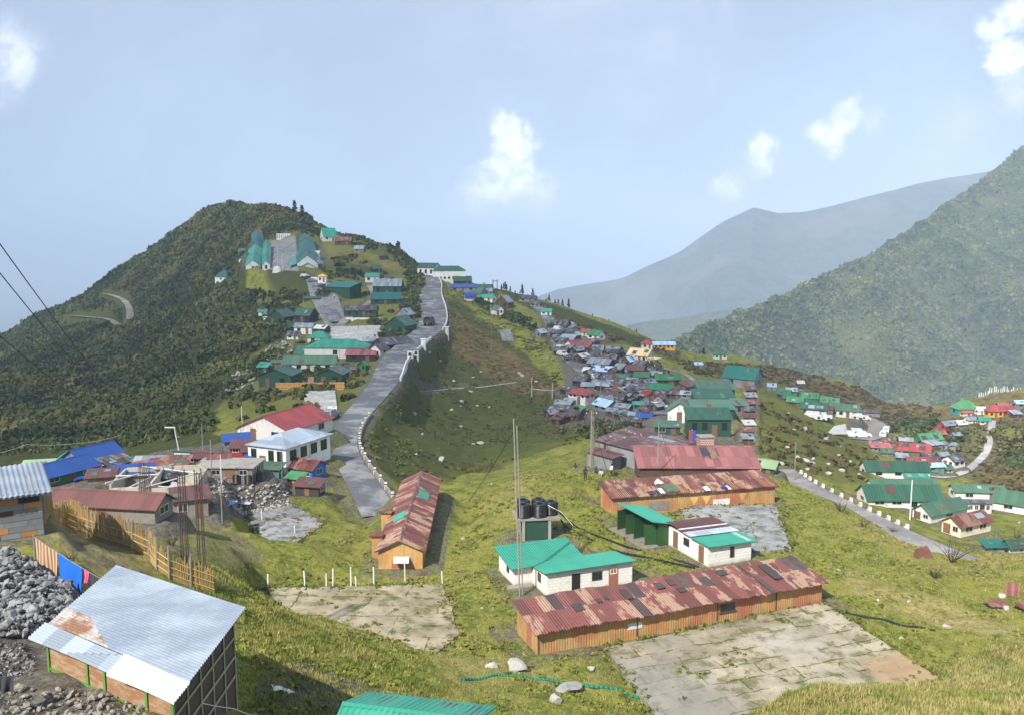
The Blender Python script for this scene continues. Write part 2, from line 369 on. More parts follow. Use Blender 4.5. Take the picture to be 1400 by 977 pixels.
# ------------------------------------------------------------------ houses
def roof_mesh(kind, L, W, h, rh, ov, t=.07, corr=0, wave=.03):
    b = MB(); hl = L/2+ov; w = W/2+ov
    if kind in ('gable', 'shed', 'saw'):
        if kind == 'gable': prof = [(-w, h-ov*rh/(W/2)), (0, h+rh), (w, h-ov*rh/(W/2))]
        elif kind == 'shed': k = rh/W; prof = [(-w, h-ov*k), (w, h+rh+ov*k)]
        else: k = rh/W; prof = [(-w, h+rh+ov*k), (w, h-ov*k)]
        if corr:
            n = int(2*hl/corr*6)
            for (y0, z0), (y1, z1) in zip(prof[:-1], prof[1:]):
                for dz, fl in ((0, 0), (-t, 1)):
                    def fn(u, v):
                        x = -hl+2*hl*u; return (x, y0+(y1-y0)*v, z0+(z1-z0)*v+dz+wave*math.sin(2*PI*x/corr)+.012*math.sin(x*1.9+3*v)+.01*math.sin(x*5.3))
                    b.grid(fn, n, 3)
            for x in (-hl, hl):
                for (y0, z0), (y1, z1) in zip(prof[:-1], prof[1:]):
                    b.add([(x, y0, z0-t), (x, y1, z1-t), (x, y1, z1), (x, y0, z0)], [(0, 1, 2, 3)])
            return b
        m = len(prof); vs = []
        for x in (-hl, hl):
            vs += [(x, y, z) for y, z in prof]+[(x, y, z-t) for y, z in prof]
        fs = []
        for i in range(m-1):
            fs += [(i, i+2*m, i+1+2*m, i+1)[::-1], (m+i, m+i+1, m+i+1+2*m, m+i+2*m)[::-1]]
            fs += [(i, i+1, m+i+1, m+i), (2*m+i, 3*m+i, 3*m+i+1, 2*m+i+1)]
        fs += [(0, m, 3*m, 2*m), (m-1, 3*m-1, 4*m-1, 2*m-1)[::-1] if False else (m-1, 2*m-1, 4*m-1, 3*m-1)]
        b.add(vs, fs)
    elif kind in ('hip', 'pyramid'):
        r = max(.01, hl-w) if hl >= w else .01
        ry = 0 if hl >= w else w-hl
        z0 = h-.05
        top = [(-hl, -w, z0), (hl, -w, z0), (hl, w, z0), (-hl, w, z0)]
        rd = [(-r, -ry, h+rh), (r, ry, h+rh)]
        vs = top+[(x, y, z-t) for x, y, z in top]+rd
        if hl >= w: f = [(0,1,9,8), (1,2,9), (2,3,8,9), (3,0,8)]
        else: f = [(0,1,8), (1,2,9,8), (2,3,9), (3,0,8,9)]
        f += [(0,4,5,1), (1,5,6,2), (2,6,7,3), (3,7,4,0), (7,6,5,4)]
        b.add(vs, f)
    elif kind == 'flat':
        b.box(-hl, hl, -w, w, h, h+.14)
    elif kind == 'barrel':
        n = 10
        def fn(u, v): a = PI*v; return (-hl+2*hl*u, -w*math.cos(a), h+rh*math.sin(a))
        b.grid(fn, max(4, int(2*hl/1.2)), n)
    return b
def wall_mesh(kind, L, W, h, rh, base=1.6):
    b = MB(); x, y = L/2, W/2
    vs = [(-x,-y,-base),(x,-y,-base),(x,y,-base),(-x,y,-base)]
    hf = h; hb = h
    if kind == 'shed': hb = h+rh-.02
    if kind == 'saw': hf = h+rh-.02
    vs += [(-x,-y,hf-.02),(x,-y,hf-.02),(x,y,hb-.02),(-x,y,hb-.02)]
    fs = [(0,3,2,1),(0,1,5,4),(1,2,6,5),(2,3,7,6),(3,0,4,7)]
    if kind == 'gable':
        vs += [(-x,0,h+rh-.05),(x,0,h+rh-.05)]; fs = [(0,3,2,1),(0,1,5,4),(2,3,7,6),(1,2,6,9,5),(3,0,4,8,7),(4,5,9,8),(6,7,8,9)]
    elif kind == 'barrel':
        fs.append((4,5,6,7))
        for sx in (-x, x):
            n = len(vs); vs += [(sx*.985, -y*math.cos(PI*i/10), h+(rh-.03)*math.sin(PI*i/10)) for i in range(11)]
            fs.append(tuple(range(n, n+11)))
    else: fs.append((4,5,6,7))
    return b.add(vs, fs)
FACES = {'f': ((0,-1), 0), 'r': ((1,0), 1), 'b': ((0,1), 0), 'l': ((-1,0), 1)}
def put_box(face, L, W, u, w, z0, z1, proud, thick=.06):
    """box on a wall: u along the wall measured from its middle"""
    b = MB(); d0, d1 = proud-thick, proud
    if face == 'f': b.box(u-w/2, u+w/2, -W/2-d1, -W/2-d0, z0, z1)
    if face == 'b': b.box(u-w/2, u+w/2, W/2+d0, W/2+d1, z0, z1)
    if face == 'r': b.box(L/2+d0, L/2+d1, u-w/2, u+w/2, z0, z1)
    if face == 'l': b.box(-L/2-d1, -L/2-d0, u-w/2, u+w/2, z0, z1)
    return b
def add_window(root, face, L, W, u, w, z0, z1, near=True, trim=None, cols=2):
    trim = trim or TRIM
    if near:
        m = MB(); f = .06
        for a, b_, c, d in ((u, w+2*f, z0-f, z0), (u, w+2*f, z1, z1+f), (u-w/2-f/2, f, z0, z1), (u+w/2+f/2, f, z0, z1)):
            q = put_box(face, L, W, a, b_, c, d, .05); m.add(q.v, q.f)
        for k in range(1, cols):
            q = put_box(face, L, W, u-w/2+w*k/cols, .04, z0, z1, .04); m.add(q.v, q.f)
        wo = m.build('window', trim, root)
        put_box(face, L, W, u, w, z0, z1, .02).build('pane', GLASS, wo)
    else:
        put_box(face, L, W, u, w, z0, z1, .04).build('window', GLASS, root)
def place(px, py, L, W, yaw, Y=None, z=None):
    g = np.array(PY(px, py, Y)) if Y else (np.array(PZ(px, py, z)) if z is not None else hit(px, py))
    d = g[:2]/np.linalg.norm(g[:2]); c, s = math.cos(yaw), math.sin(yaw)
    dl = (d[0]*c+d[1]*s, -d[0]*s+d[1]*c)
    k = abs(dl[0])*L/2+abs(dl[1])*W/2
    return g[0]+d[0]*k, g[1]+d[1]*k, g[2], g[1]
HOUSES = []
def house(name, px, py, lp, wp, hp, rp, yaw, kind, roof, wall, label, cat='house', group=None, nl=2, ne=1, door=True, ov=.3, Y=None, z=None, m=False, corr=0, near=None, trim=None, doormat='brown', winh=None, padm=.5, chimney=False, pad=True, blend=None, at=None):
    ya = R(yaw)
    Y0 = at or (PY(px, py, Y) if Y else PZ(px, py, z) if z is not None else hit(px, py))
    s = 1.0 if m else Y0[1]/F/CT**.5
    L, W, h, rh = lp*s, wp*s, hp*s, rp*s
    cx, cy_, gz, y0 = (at[0], at[1], at[2], at[1]) if at else place(px, py, L, W, ya, Y, z)
    rt = empty(name, (cx, cy_, gz), ya); tag(rt, label, cat, group)
    if pad: PADS.append((cx, cy_, ya, L/2+padm, W/2+padm, gz-.06, blend or max(1.2, min(4, .25*(L+W)/2))))
    wmx = WM[wall] if isinstance(wall, str) else wall; rmx = RM[roof] if isinstance(roof, str) else roof
    wall_mesh(kind, L, W, h, rh).build('wall', wmx, rt)
    roof_mesh(kind, L, W, h, rh, ov, corr=corr).build('roof', rmx, rt, smooth=bool(corr))
    nr = near if near is not None else y0 < 150
    if kind == 'gable' and y0 < 330: MB().add([(-L/2-ov,-.16,h+rh-.16*rh/(W/2)+.03),(L/2+ov,-.16,h+rh-.16*rh/(W/2)+.03),(L/2+ov,0,h+rh+.05),(-L/2-ov,0,h+rh+.05),(L/2+ov,.16,h+rh-.16*rh/(W/2)+.03),(-L/2-ov,.16,h+rh-.16*rh/(W/2)+.03)], [(0,1,2,3),(3,2,4,5),(0,5,4,1),(0,3,5),(1,4,2)]).build('ridge_cap', RM['dark'] if roof in ('grey','sky','silver') else rmx, rt)
    toc = -np.array([cx, cy_]); toc /= np.linalg.norm(toc); c, s_ = math.cos(ya), math.sin(ya)
    tl = (toc[0]*c+toc[1]*s_, -toc[0]*s_+toc[1]*c)
    lf = 'f' if tl[1] < 0 else 'b'; ef = 'r' if tl[0] > 0 else 'l'
    vis_e = abs(tl[0]) > .22; vis_l = abs(tl[1]) > .22
    z0, z1 = .36*h, .78*h
    if winh: z0, z1 = winh
    dw = min(.95, .2*max(L, W)); dh = min(2.0, h*.86)
    dface = ef if (vis_e and (abs(tl[0]) > abs(tl[1]))) else lf
    for face, n, Ln, vis in ((lf, nl, L, vis_l), (ef, ne, W, vis_e)):
        if not vis: continue
        hasd = door and face == dface
        slots = n+(1 if hasd else 0)
        if slots == 0: continue
        di = slots//2 if hasd else -1
        for i in range(slots):
            u = (-.5+(i+.5)/slots)*Ln*.92
            if i == di: put_box(face, L, W, u, dw, .02, dh, .03).build('door', DOORS[doormat], rt)
            else: add_window(rt, face, L, W, u, min(1.2, Ln*.5/slots), z0, z1, nr, trim)
    if chimney: MB().box(L*.2, L*.2+.4, -.2, .2, h, h+rh+.6).build('chimney', WM['stone'], rt)
    if kind in ('gable', 'shed') and y0 < 320 and pad and not corr and not (isinstance(roof, str) and roof in ('blue',)):
        rr_ = random.Random(int(px*13+py*7)); dk = RM['dark'] if rr_.random() < .5 else RM['brown']; n_ = rr_.choice([0,1,1,2,2,3])
        for _ in range(n_):
            w_ = min(L*.25, rr_.uniform(.6,1.8)); l_ = rr_.uniform(.25,.6); x0 = rr_.uniform(-L/2, L/2-w_); t0 = rr_.uniform(.02,.95-l_); t1 = t0+l_
            if kind == 'gable': f_ = lambda t: (-(W/2)*(1-t), h+rh*t+.035)
            else: f_ = lambda t: (-W/2+W*t, h+rh*t+.035)
            (ya_, za_), (yb_, zb_) = f_(t0), f_(t1); MB().slab([(x0,ya_,za_),(x0+w_,ya_,za_),(x0+w_,yb_,zb_),(x0,yb_,zb_)], .03).build('roof_patch', RM[rr_.choice(['dark','brown','grey','rust','olive'])], rt)
    HOUSES.append((rt, L, W, h, rh)); return rt
# ------------------------------------------------------------------ village tables
#    px   py   len  wid  h   roof yaw  kind roof wall label
def T(rows, group, cat='house', name=None, **kw):
    for r in rows:
        px, py, l, w, h, rp, yaw, kind, roof, wall, label = r[:11]
        k = dict(kw); k.update(r[11] if len(r) > 11 else {})
        nm = k.pop('name', name or 'house'); c = k.pop('cat', cat); g = k.pop('group', group)
        house(nm, px, py, l, w, h, rp, yaw, kind, roof, wall, label, cat=c, group=g, **k)
# --- left village
T([
 (152,722,172,48,24,14,-9,'gable','brown','stone','long low barrack with rusty brown tin roof behind the bamboo fence',dict(name='barrack',cat='barrack',nl=0,ne=1)),
 (84,664,86,48,15,13,62,'gable','blue','green','nearer blue tarpaulin house with green gable end left of the ruin'),
 (128,642,64,44,15,13,60,'gable','blue','tin','farther blue tarpaulin house joined behind the green gabled one'),
 (96,634,22,19,9,8,10,'pyramid','teal','white','tiny turquoise roofed hut beside the blue tarpaulin houses',dict(name='hut',cat='hut',nl=1,ne=1)),
 (52,652,36,30,12,5,14,'shed','pale','tin','pale olive roofed hut behind the grey tin shack',dict(name='hut',cat='hut')),
 (160,646,36,26,12,6,58,'shed','dark','dark','dark brown lean-to between the two blue roofs',dict(name='shack',cat='shack',nl=0)),
 (182,657,50,30,10,6,18,'shed','blue','tin','low shack under a rumpled blue tarpaulin beside the roofless ruin',dict(name='shack',cat='shack',nl=0,ne=0)),
 (222,647,72,26,11,6,6,'shed','rust','stone','low shack with long rusty sheets behind the roofless ruin',dict(name='shack',cat='shack',nl=1,ne=0)),
 (261,706,46,40,26,7,22,'shed','brown','stone','dark stone house with sagging rust roof beside the rebar columns',dict(ne=1,nl=1)),
 (314,656,84,50,15,.1,-2,'flat','concrete','stone','flat concrete roofed house in front of the red and silver roofs',dict(nl=3,ov=.25)),
 (398,648,104,66,38,13,66,'hip','silver','white','two storey teal and white house with silver hipped roof beside the road',dict(nl=4,ne=3,trim=TRIMG,winh=(1.5,2.7))),
 (394,607,104,84,20,17,66,'gable','red','white','big coral red roofed house behind the silver hipped roof',dict(nl=2,ne=1)),
 (352,600,42,34,14,9,66,'gable','red','white','small coral red roofed wing house left of the silver hipped roof',dict(nl=1,ne=1)),
 (324,613,34,22,12,5,20,'shed','blue','tin','small blue roofed lean-to at the left end of the coral roofs',dict(name='shack',cat='shack',nl=1)),
 (332,622,30,18,11,5,0,'shed','brown','red','brown roofed shack with red wall behind the flat concrete roof',dict(name='shack',cat='shack',nl=1)),
 (364,640,46,26,16,9,-8,'shed','blue','tin','blue roofed lean-to against the silver hipped house',dict(name='shack',cat='shack',nl=1)),
 (393,637,20,17,13,6,-8,'shed','lime','green','tiny lime green porch roof below the silver hipped house',dict(name='shack',cat='porch',nl=1)),
 (419,657,44,34,17,9,-22,'gable','rust','blue','bright blue walled shack with patchy rusty roof by the hairpin bend',dict(name='shack',cat='shack')),
 (424,679,36,20,15,5,-12,'shed','brown','dark','dark lean-to with brown sheets below the bright blue shack',dict(name='shack',cat='shack',nl=0)),
 (455,566,8,6,9,2,0,'gable','white','teal','small teal and white guard booth beside the pale concrete platform',dict(name='guard_booth',cat='booth',nl=1,door=False)),

 (300,643,26,18,13,5,14,'shed','rust','tin','rusty shack between the ruin and the flat concrete roof',dict(name='shack',cat='shack',nl=1)),
 (272,636,30,18,12,5,-8,'gable','brown','brown','brown gabled shack right behind the green sign board',dict(name='shack',cat='shack',nl=1)),
 (345,628,24,16,13,5,10,'shed','brown','red','dull red shack between the blue lean-tos and the silver hipped house',dict(name='shack',cat='shack',nl=1)),
 (372,652,28,16,12,4,-10,'shed','olive','teal','low teal walled shack at the foot of the silver hipped house',dict(name='shack',cat='shack',nl=1)),
 (405,664,22,14,11,4,-18,'shed','lime','yellow','tiny shack with lime roof and yellow wall left of the bright blue shack',dict(name='shack',cat='shack',nl=1)),
 (140,660,34,20,10,5,16,'shed','brown','stone','low brown shack below the nearer blue tarpaulin house',dict(name='shack',cat='shack',nl=0)),
 (236,662,26,20,12,6,20,'shed','dark','dark','black roofed shack between the ruin and the dark stone house',dict(name='shack',cat='shack',nl=0)),
 (205,642,36,18,9,5,10,'shed','grey','tin','grey roofed shack behind the blue tarpaulin shack at the ruin',dict(name='shack',cat='shack',nl=0)),
], 'houses of the left village')
# --- road hill
T([
 (384,530,44,46,17,9,84,'gable','forest','forest','dark green hut behind the left end of the orange plank fence',dict(name='hut',cat='hut',nl=1)),
 (456,528,38,36,17,8,84,'gable','olive','forest','dark green hut behind the right end of the orange plank fence',dict(name='hut',cat='hut',nl=1)),
 (425,508,72,28,11,9,0,'gable','olive','white','long white walled house with faded green roof above the plank fence',dict(nl=4)),
 (431,493,52,24,9,8,-1,'shed','green','white','house with plain mid green roof behind the long faded green one',dict(nl=0)),
 (463,491,86,38,15,10,-3,'hip','teal','white','big white hall with brightest turquoise hipped roof below the pale plaza',dict(name='hall',cat='hall',nl=1,ne=0,door=False)),
 (437,468,28,18,6,8,-8,'hip','teal','white','small dull turquoise roof just behind the big turquoise hall',dict(nl=1)),
 (494,494,40,18,9,5,4,'shed','pink','dark','low shed with pinkish roof beside the road below the turquoise hall',dict(name='shed',cat='shed',nl=1)),
 (496,507,14,12,9,4,84,'gable','green','green','little bright green booth at the roadside below the turquoise hall',dict(name='booth',cat='booth',nl=1)),
 (519,488,24,17,10,7,66,'gable','dark','white','white gabled house at the right end of the turquoise hall',dict(nl=1)),
 (537,480,52,28,9,8,48,'gable','dark','dark','long charcoal roofed house along the left side of the road',dict(nl=2)),
 (548,458,38,32,13,11,72,'gable','forest','forest','green gabled house on the road bank above the charcoal roofs',dict(nl=1)),
 (554,440,24,18,10,8,72,'gable','grey','tin','grey gabled house peeking out above the green gable by the road',dict(nl=1)),
 (494,434,44,18,10,6,0,'gable','dark','forest','dark long hut above the white wall of the plaza',dict(name='hut',cat='hut',nl=3)),
 (528,416,40,16,7,8,0,'shed','tealdark','forest','teal roofed shed directly below the grey gabled bungalow',dict(name='shed',cat='shed',nl=2)),
 (531,404,38,30,13,9,0,'gable','grey','forest','grey roofed green bungalow on the slope above the dark long hut',dict(name='bungalow',nl=2)),
 (509,386,18,10,8,4,0,'shed','teal','white','little turquoise shed left behind the grey roofed bungalow',dict(name='shed',cat='shed',nl=1)),
 (469,409,44,26,16,6,-28,'shed','tealdark','forest','tall dark green workshop with sloping teal roof beside the barracks yard',dict(name='workshop',cat='workshop',nl=0,ne=1)),
 (441,386,11,8,8,3,0,'pyramid','yellow','white','yellow topped kiosk at the top of the yard',dict(name='kiosk',cat='kiosk',nl=1,ne=0)),
 (354,323,14,14,4,6,0,'pyramid','red','white','little pavilion with pink red pyramid roof on the hilltop terrace',dict(name='pavilion',cat='pavilion',nl=1)),
 (308,385,22,16,6,9,-28,'hip','tealdark','white','lone teal roofed white house among the bushes on the left slope',dict(nl=1)),
 (449,330,18,16,7,11,28,'gable','teal','white','turquoise chalet with white end on the skyline right of the long hall',dict(name='chalet',nl=1)),
 (470,335,22,14,6,5,0,'gable','rust','brown','reddish brown bungalow on the grassy hilltop',dict(name='bungalow',nl=1)),
 (525,355,11,8,5,1,0,'flat','dark','dark','small black shelter on the grassy hilltop',dict(name='shelter',cat='shelter',nl=0,ne=0,door=False)),
 (386,444,27,26,11,9,68,'gable','forest','forest','dark green gabled lodge at the edge of the bushes left of the yard',dict(name='lodge',nl=2)),
 (360,431,11,8,5,3,0,'gable','teal','white','tiny teal roofed outhouse left of the dark green lodge',dict(name='outhouse',cat='outhouse',nl=0,ne=0)),
 (366,440,10,7,6,1,0,'flat','white','white','tiny flat white outhouse left of the dark green lodge',dict(name='outhouse',cat='outhouse',nl=0,ne=0)),
 (419,441,26,20,10,9,-24,'gable','forest','dark','teal grey hut between the dark green lodge and the yard road',dict(name='hut',cat='hut')),
 (417,457,25,15,10,5,-8,'gable','grey','white','white walled grey roofed house left of the pale plaza',dict(nl=1)),
 (441,458,18,13,9,4,-28,'gable','white','forest','stall with pale roof at the left corner of the pale plaza',dict(name='stall',cat='stall',nl=0)),
 (427,413,20,10,5,2,0,'shed','forest','dark','low dark green awning beside the yard road',dict(name='awning',cat='awning',nl=0,ne=0)),
 (361,508,14,11,7,4,-8,'shed','teal','forest','small teal hut among the rubble at the left of the plank fence huts',dict(name='hut',cat='hut',nl=1)),
 (380,500,16,8,5,2,10,'shed','olive','stone','low faded green roof beside the long white walled house',dict(name='shed',cat='shed',nl=0,ne=0)),
], 'houses on the road hill')
T([
 (340,357,22,14,3,8,60,'hip','tealdark','white','teal roofed house stepping down left of the parade ground',dict(nl=1)),
 (334,349,14,9,5,4,10,'shed','olive','tin','low grey green shed at the outer left of the hilltop terrace',dict(name='shed',cat='shed',nl=0)),
 (432,352,10,8,6,3,0,'gable','white','white','tiny white hut right of the long hall',dict(name='hut',cat='hut',nl=1)),
 (434,366,12,9,6,4,20,'gable','grey','tin','little grey hut below the tiny white one right of the long hall',dict(name='hut',cat='hut',nl=1)),
 (456,327,12,9,6,4,10,'gable','tealdark','white','small teal roofed hut touching the turquoise chalet',dict(name='hut',cat='hut',nl=1)),
 (492,345,13,9,5,4,-10,'gable','grey','stone','small grey cottage on the grass below the brown bungalow',dict(name='cottage',nl=1)),
 (402,464,16,11,6,5,-10,'gable','dark','white','small dark roofed hut left of the white walled grey house',dict(name='hut',cat='hut',nl=1)),
 (400,452,14,10,6,5,30,'gable','forest','forest','small green hut among the bushes left of the grey roofed house',dict(name='hut',cat='hut',nl=1)),
 (505,472,16,10,6,4,10,'shed','grey','tin','grey lean-to between the plaza and the charcoal roofs',dict(name='shed',cat='shed',nl=0)),
 (412,482,18,12,6,5,-6,'gable','brown','brown','brown hut left of the plain mid green roof',dict(name='hut',cat='hut',nl=1)),
 (478,510,14,10,6,4,0,'shed','dark','brown','dark brown shack at the right end of the long white walled house',dict(name='shack',cat='shack',nl=1)),
 (515,372,13,9,5,4,20,'gable','olive','forest','small faded green hut behind the little turquoise shed',dict(name='hut',cat='hut',nl=1)),
 (543,396,12,9,6,4,-20,'shed','brown','brown','brown shed at the right side of the grey roofed bungalow',dict(name='shed',cat='shed',nl=0)),
], 'houses on the road hill')
# --- saddle by the end of the road
T([
 (614,385,44,18,15,6,4,'hip','forest','white','large white two storey school with green roof at the end of the road',dict(name='school',cat='school',nl=7,door=False,winh=(1.2,2.1))),
 (587,379,30,15,13,6,-34,'gable','forest','white','white wing with green roof at the left end of the school',dict(name='school_wing',cat='school',nl=3,door=False)),
 (632,390,24,16,6,6,8,'gable','forest','dark','dark green hut below the right end of the school',dict(name='hut',cat='hut',nl=1)),
 (633,398,36,14,5,4,2,'shed','blue','tin','long low blue roofed shed below the school',dict(name='shed',cat='shed',nl=2)),
 (661,398,24,12,5,4,-12,'gable','forest','dark','dark green roofed hut right of the blue roofed shed',dict(name='hut',cat='hut',nl=1)),
 (642,411,13,12,3,8,10,'barrel','blue','white','round blue tarpaulin dome hut on the saddle',dict(name='dome_hut',cat='hut',nl=0,ne=0,door=False)),
 (651,407,26,18,6,7,-32,'gable','olive','tin','faded green house right behind the blue dome hut',dict(nl=1)),
 (667,414,19,13,7,4,-24,'gable','teal','white','white house with turquoise roof right of the blue dome hut',dict(nl=1)),
 (669,403,16,10,5,4,-20,'gable','grey','tin','grey roofed shack above the white turquoise roofed house',dict(name='shack',cat='shack',nl=1)),
 (690,422,20,18,9,8,68,'gable','grey','brown','brown gabled house with striped grey roof on the saddle',dict(nl=1)),
 (680,431,18,11,8,5,112,'gable','olive','white','lone white gabled hut lowest on the saddle slope',dict(name='hut',cat='hut',nl=0)),
 (722,413,22,12,5,4,-22,'gable','dark','tin','slate roofed shack at the head of the market lane',dict(name='shack',cat='shack',nl=1)),
 (733,419,14,9,4,3,-22,'gable','dark','tin','smaller slate shack below the one heading the market lane',dict(name='shack',cat='shack',nl=1)),
 (747,431,14,9,5,3,-10,'shed','teal','white','small turquoise stall beside the upper market lane',dict(name='stall',cat='stall',nl=1)),
 (738,461,18,13,6,5,58,'gable','silver','tin','silver roofed house standing alone left of the market lane',dict(nl=1)),
], 'houses on the saddle')
# --- market
T([
 (815,465,19,15,7,6,-42,'gable','green','white','green gabled house topmost on the right of the market',dict(nl=1)),
 (801,481,21,18,7,6,-42,'gable','red','green','larger red gabled market house with green end wall',dict(nl=1)),
 (781,478,14,13,7,5,48,'gable','red','white','smaller red roof beside the red house with green end wall',dict(nl=1)),
 (800,459,11,8,5,3,-20,'shed','pink','white','faded red shack just left of the topmost green gable',dict(name='shack',cat='shack',nl=0)),
 (786,464,13,11,6,4,48,'gable','grey','dark','grey roofed shack above the smaller red roof',dict(name='shack',cat='shack',nl=1)),
 (789,486,19,14,7,5,48,'gable','grey','dark','grey roofed shop directly below the two red roofs',dict(name='shop',cat='shop',nl=1)),
 (796,495,19,14,7,4,48,'gable','white','dark','whitish roofed shop below the grey one in the lane',dict(name='shop',cat='shop',nl=1)),
 (822,504,32,22,7,6,-32,'gable','grey','dark','long grey roofed house in the middle of the market',dict(nl=2)),
 (827,515,28,20,8,6,-32,'gable','sky','blue','pale blue roofed house with deep blue wall in the market',dict(nl=1)),
 (829,524,16,14,7,3,52,'gable','sky','dark','small pale blue roof in front of the deep blue wall',dict(name='shop',cat='shop',nl=1)),
 (852,523,21,16,6,5,-36,'gable','olive','tin','grey green roofed shop right of the pale blue roofs',dict(name='shop',cat='shop',nl=1)),
 (840,485,20,14,6,5,-40,'gable','grey','dark','grey roofed house at the top of the second lane',dict(nl=1)),
 (854,490,18,13,6,4,-30,'gable','silver','dark','silver roofed house left of the cream building',dict(nl=1)),
 (876,497,32,20,11,8,-40,'gable','cream','cream','large cream coloured building right of the market',dict(nl=3)),
 (894,501,13,12,10,.1,-40,'flat','cream','cream','flat topped cream block at the right end of the cream building',dict(nl=1,door=False)),
 (860,501,17,14,8,6,48,'gable','sky','brown','pale blue roof with brown wall in front of the cream building',dict(nl=1)),
 (870,512,22,18,7,5,-20,'gable','brown','brown','large brown roofed shed below the cream building',dict(name='shed',cat='shed',nl=1)),
 (884,477,14,12,7,5,0,'hip','red','white','red roofed white cottage at the edge of the heath',dict(name='cottage',nl=1)),
 (907,478,30,11,7,4,0,'gable','sky','yellow','long pale blue roof with yellow wall beside the red cottage',dict(nl=4)),
 (984,491,17,11,6,4,0,'hip','green','white','lone green roofed cottage out on the heath',dict(name='cottage',nl=2)),
 (955,502,10,7,4,2,0,'shed','sky','tin','tiny pale blue hut out on the heath',dict(name='hut',cat='hut',nl=0,ne=0)),
 (912,527,34,18,9,6,3,'gable','green','brown','long bright green roof nearest the heath trail',dict(nl=3)),
 (903,539,34,22,8,6,-15,'gable','green','tin','broad green roof below the long bright green one',dict(nl=2)),
 (878,520,20,14,6,5,-18,'gable','green','dark','crumpled green tarpaulin shack at the second lane',dict(name='shack',cat='shack',nl=0)),
 (941,545,19,14,7,4,-20,'gable','silver','tin','silver roof touching the green terraces on the left',dict(nl=1)),
 (795,528,21,16,8,5,-36,'gable','dark','dark','charcoal roofed shop just above the red hipped house',dict(name='shop',cat='shop',nl=1)),
 (804,534,17,11,7,3,-10,'shed','grey','teal','teal walled stall squeezed behind the red hipped house',dict(name='stall',cat='stall',nl=1)),
 (795,554,30,22,15,7,-42,'hip','red','white','two storey white house with big red hipped roof',dict(nl=3,ne=2,winh=(1.9,2.6),ov=.5)),
 (829,563,32,24,8,8,-58,'gable','sky','tin','large pale blue gabled roof right of the red hipped house',dict(nl=2)),
 (774,568,27,23,8,4,-35,'gable','dark','dark','black roofed house left below the red hipped house',dict(nl=1)),
 (791,568,19,9,9,3,-52,'shed','lime','blue','narrow lime green roof with blue wall below the red hipped house',dict(name='shack',cat='shack',nl=0)),
 (853,563,21,16,6,5,-36,'gable','grey','dark','grey gable beside the large pale blue roof',dict(nl=1)),
 (852,570,9,7,6,2,-10,'shed','teal','teal','left one of the two tiny turquoise booths near the bush',dict(name='booth',cat='booth',nl=1)),
 (873,559,15,10,7,2,-10,'shed','teal','teal','turquoise booth standing behind the blue market tarpaulin',dict(name='booth',cat='booth',nl=1)),
 (882,574,21,14,5,4,-24,'gable','blue','dark','blue tarpaulin stall at the foot of the market',dict(name='stall',cat='stall',nl=0)),
 (865,585,23,17,10,4,-20,'gable','dark','brown','scrap covered brown shack behind the big rusty roof',dict(name='shack',cat='shack',nl=1)),
], 'market houses')
fill = [(770,449,'dark'),(777,456,'grey'),(772,462,'dark'),(776,470,'grey'),(812,475,'dark'),(818,486,'grey'),(806,497,'dark'),(812,508,'grey'),(806,515,'dark'),(814,521,'dark'),(818,530,'grey'),(838,528,'dark'),(846,533,'brown'),(856,531,'dark'),(866,534,'grey'),(862,541,'dark'),(874,544,'grey'),(868,551,'dark'),(840,545,'brown'),(848,552,'dark'),(884,548,'grey'),(888,540,'dark'),(897,549,'brown'),(905,545,'grey'),(918,545,'dark'),(926,540,'brown'),(893,558,'dark'),(878,566,'brown'),(866,572,'grey'),(856,576,'dark'),(847,571,'brown'),(838,569,'grey'),(784,541,'dark'),(767,557,'grey'),(782,573,'brown'),(770,577,'dark'),(760,569,'grey'),(846,491,'dark'),(866,489,'dark'),(880,506,'brown'),(890,515,'dark'),(886,530,'grey'),(932,533,'dark'),(834,497,'dark'),(846,510,'grey'),(838,536,'grey'),(776,482,'grey'),(783,498,'dark')]
_r = random.Random(99)
for (px, py, rm) in list(fill):
    fill.append((px+_r.choice([-1,1])*_r.uniform(5,9), py+_r.uniform(-4,4), _r.choice(['dark','grey','brown','dark'])))
for i, (px, py, rm) in enumerate(fill):
    r = random.Random(i*7+1)
    nm = {'dark': 'charcoal', 'grey': 'dull grey', 'brown': 'rusty brown'}[rm]
    house('shack', px, py, r.uniform(12,21), r.uniform(10,15), r.uniform(5.5,8.5), r.uniform(2.5,5.5), r.choice([-40,-34,-28,48,54,-45])+r.uniform(-9,9), r.choice(['gable','gable','shed']), rm, r.choice(['dark','tin','brown','dark']), f'small market shack with {nm} tin roof, one of many packed along the lanes', cat='shack', group=f'{nm} roofed market shacks', nl=1, ne=1 if i % 2 else 0)
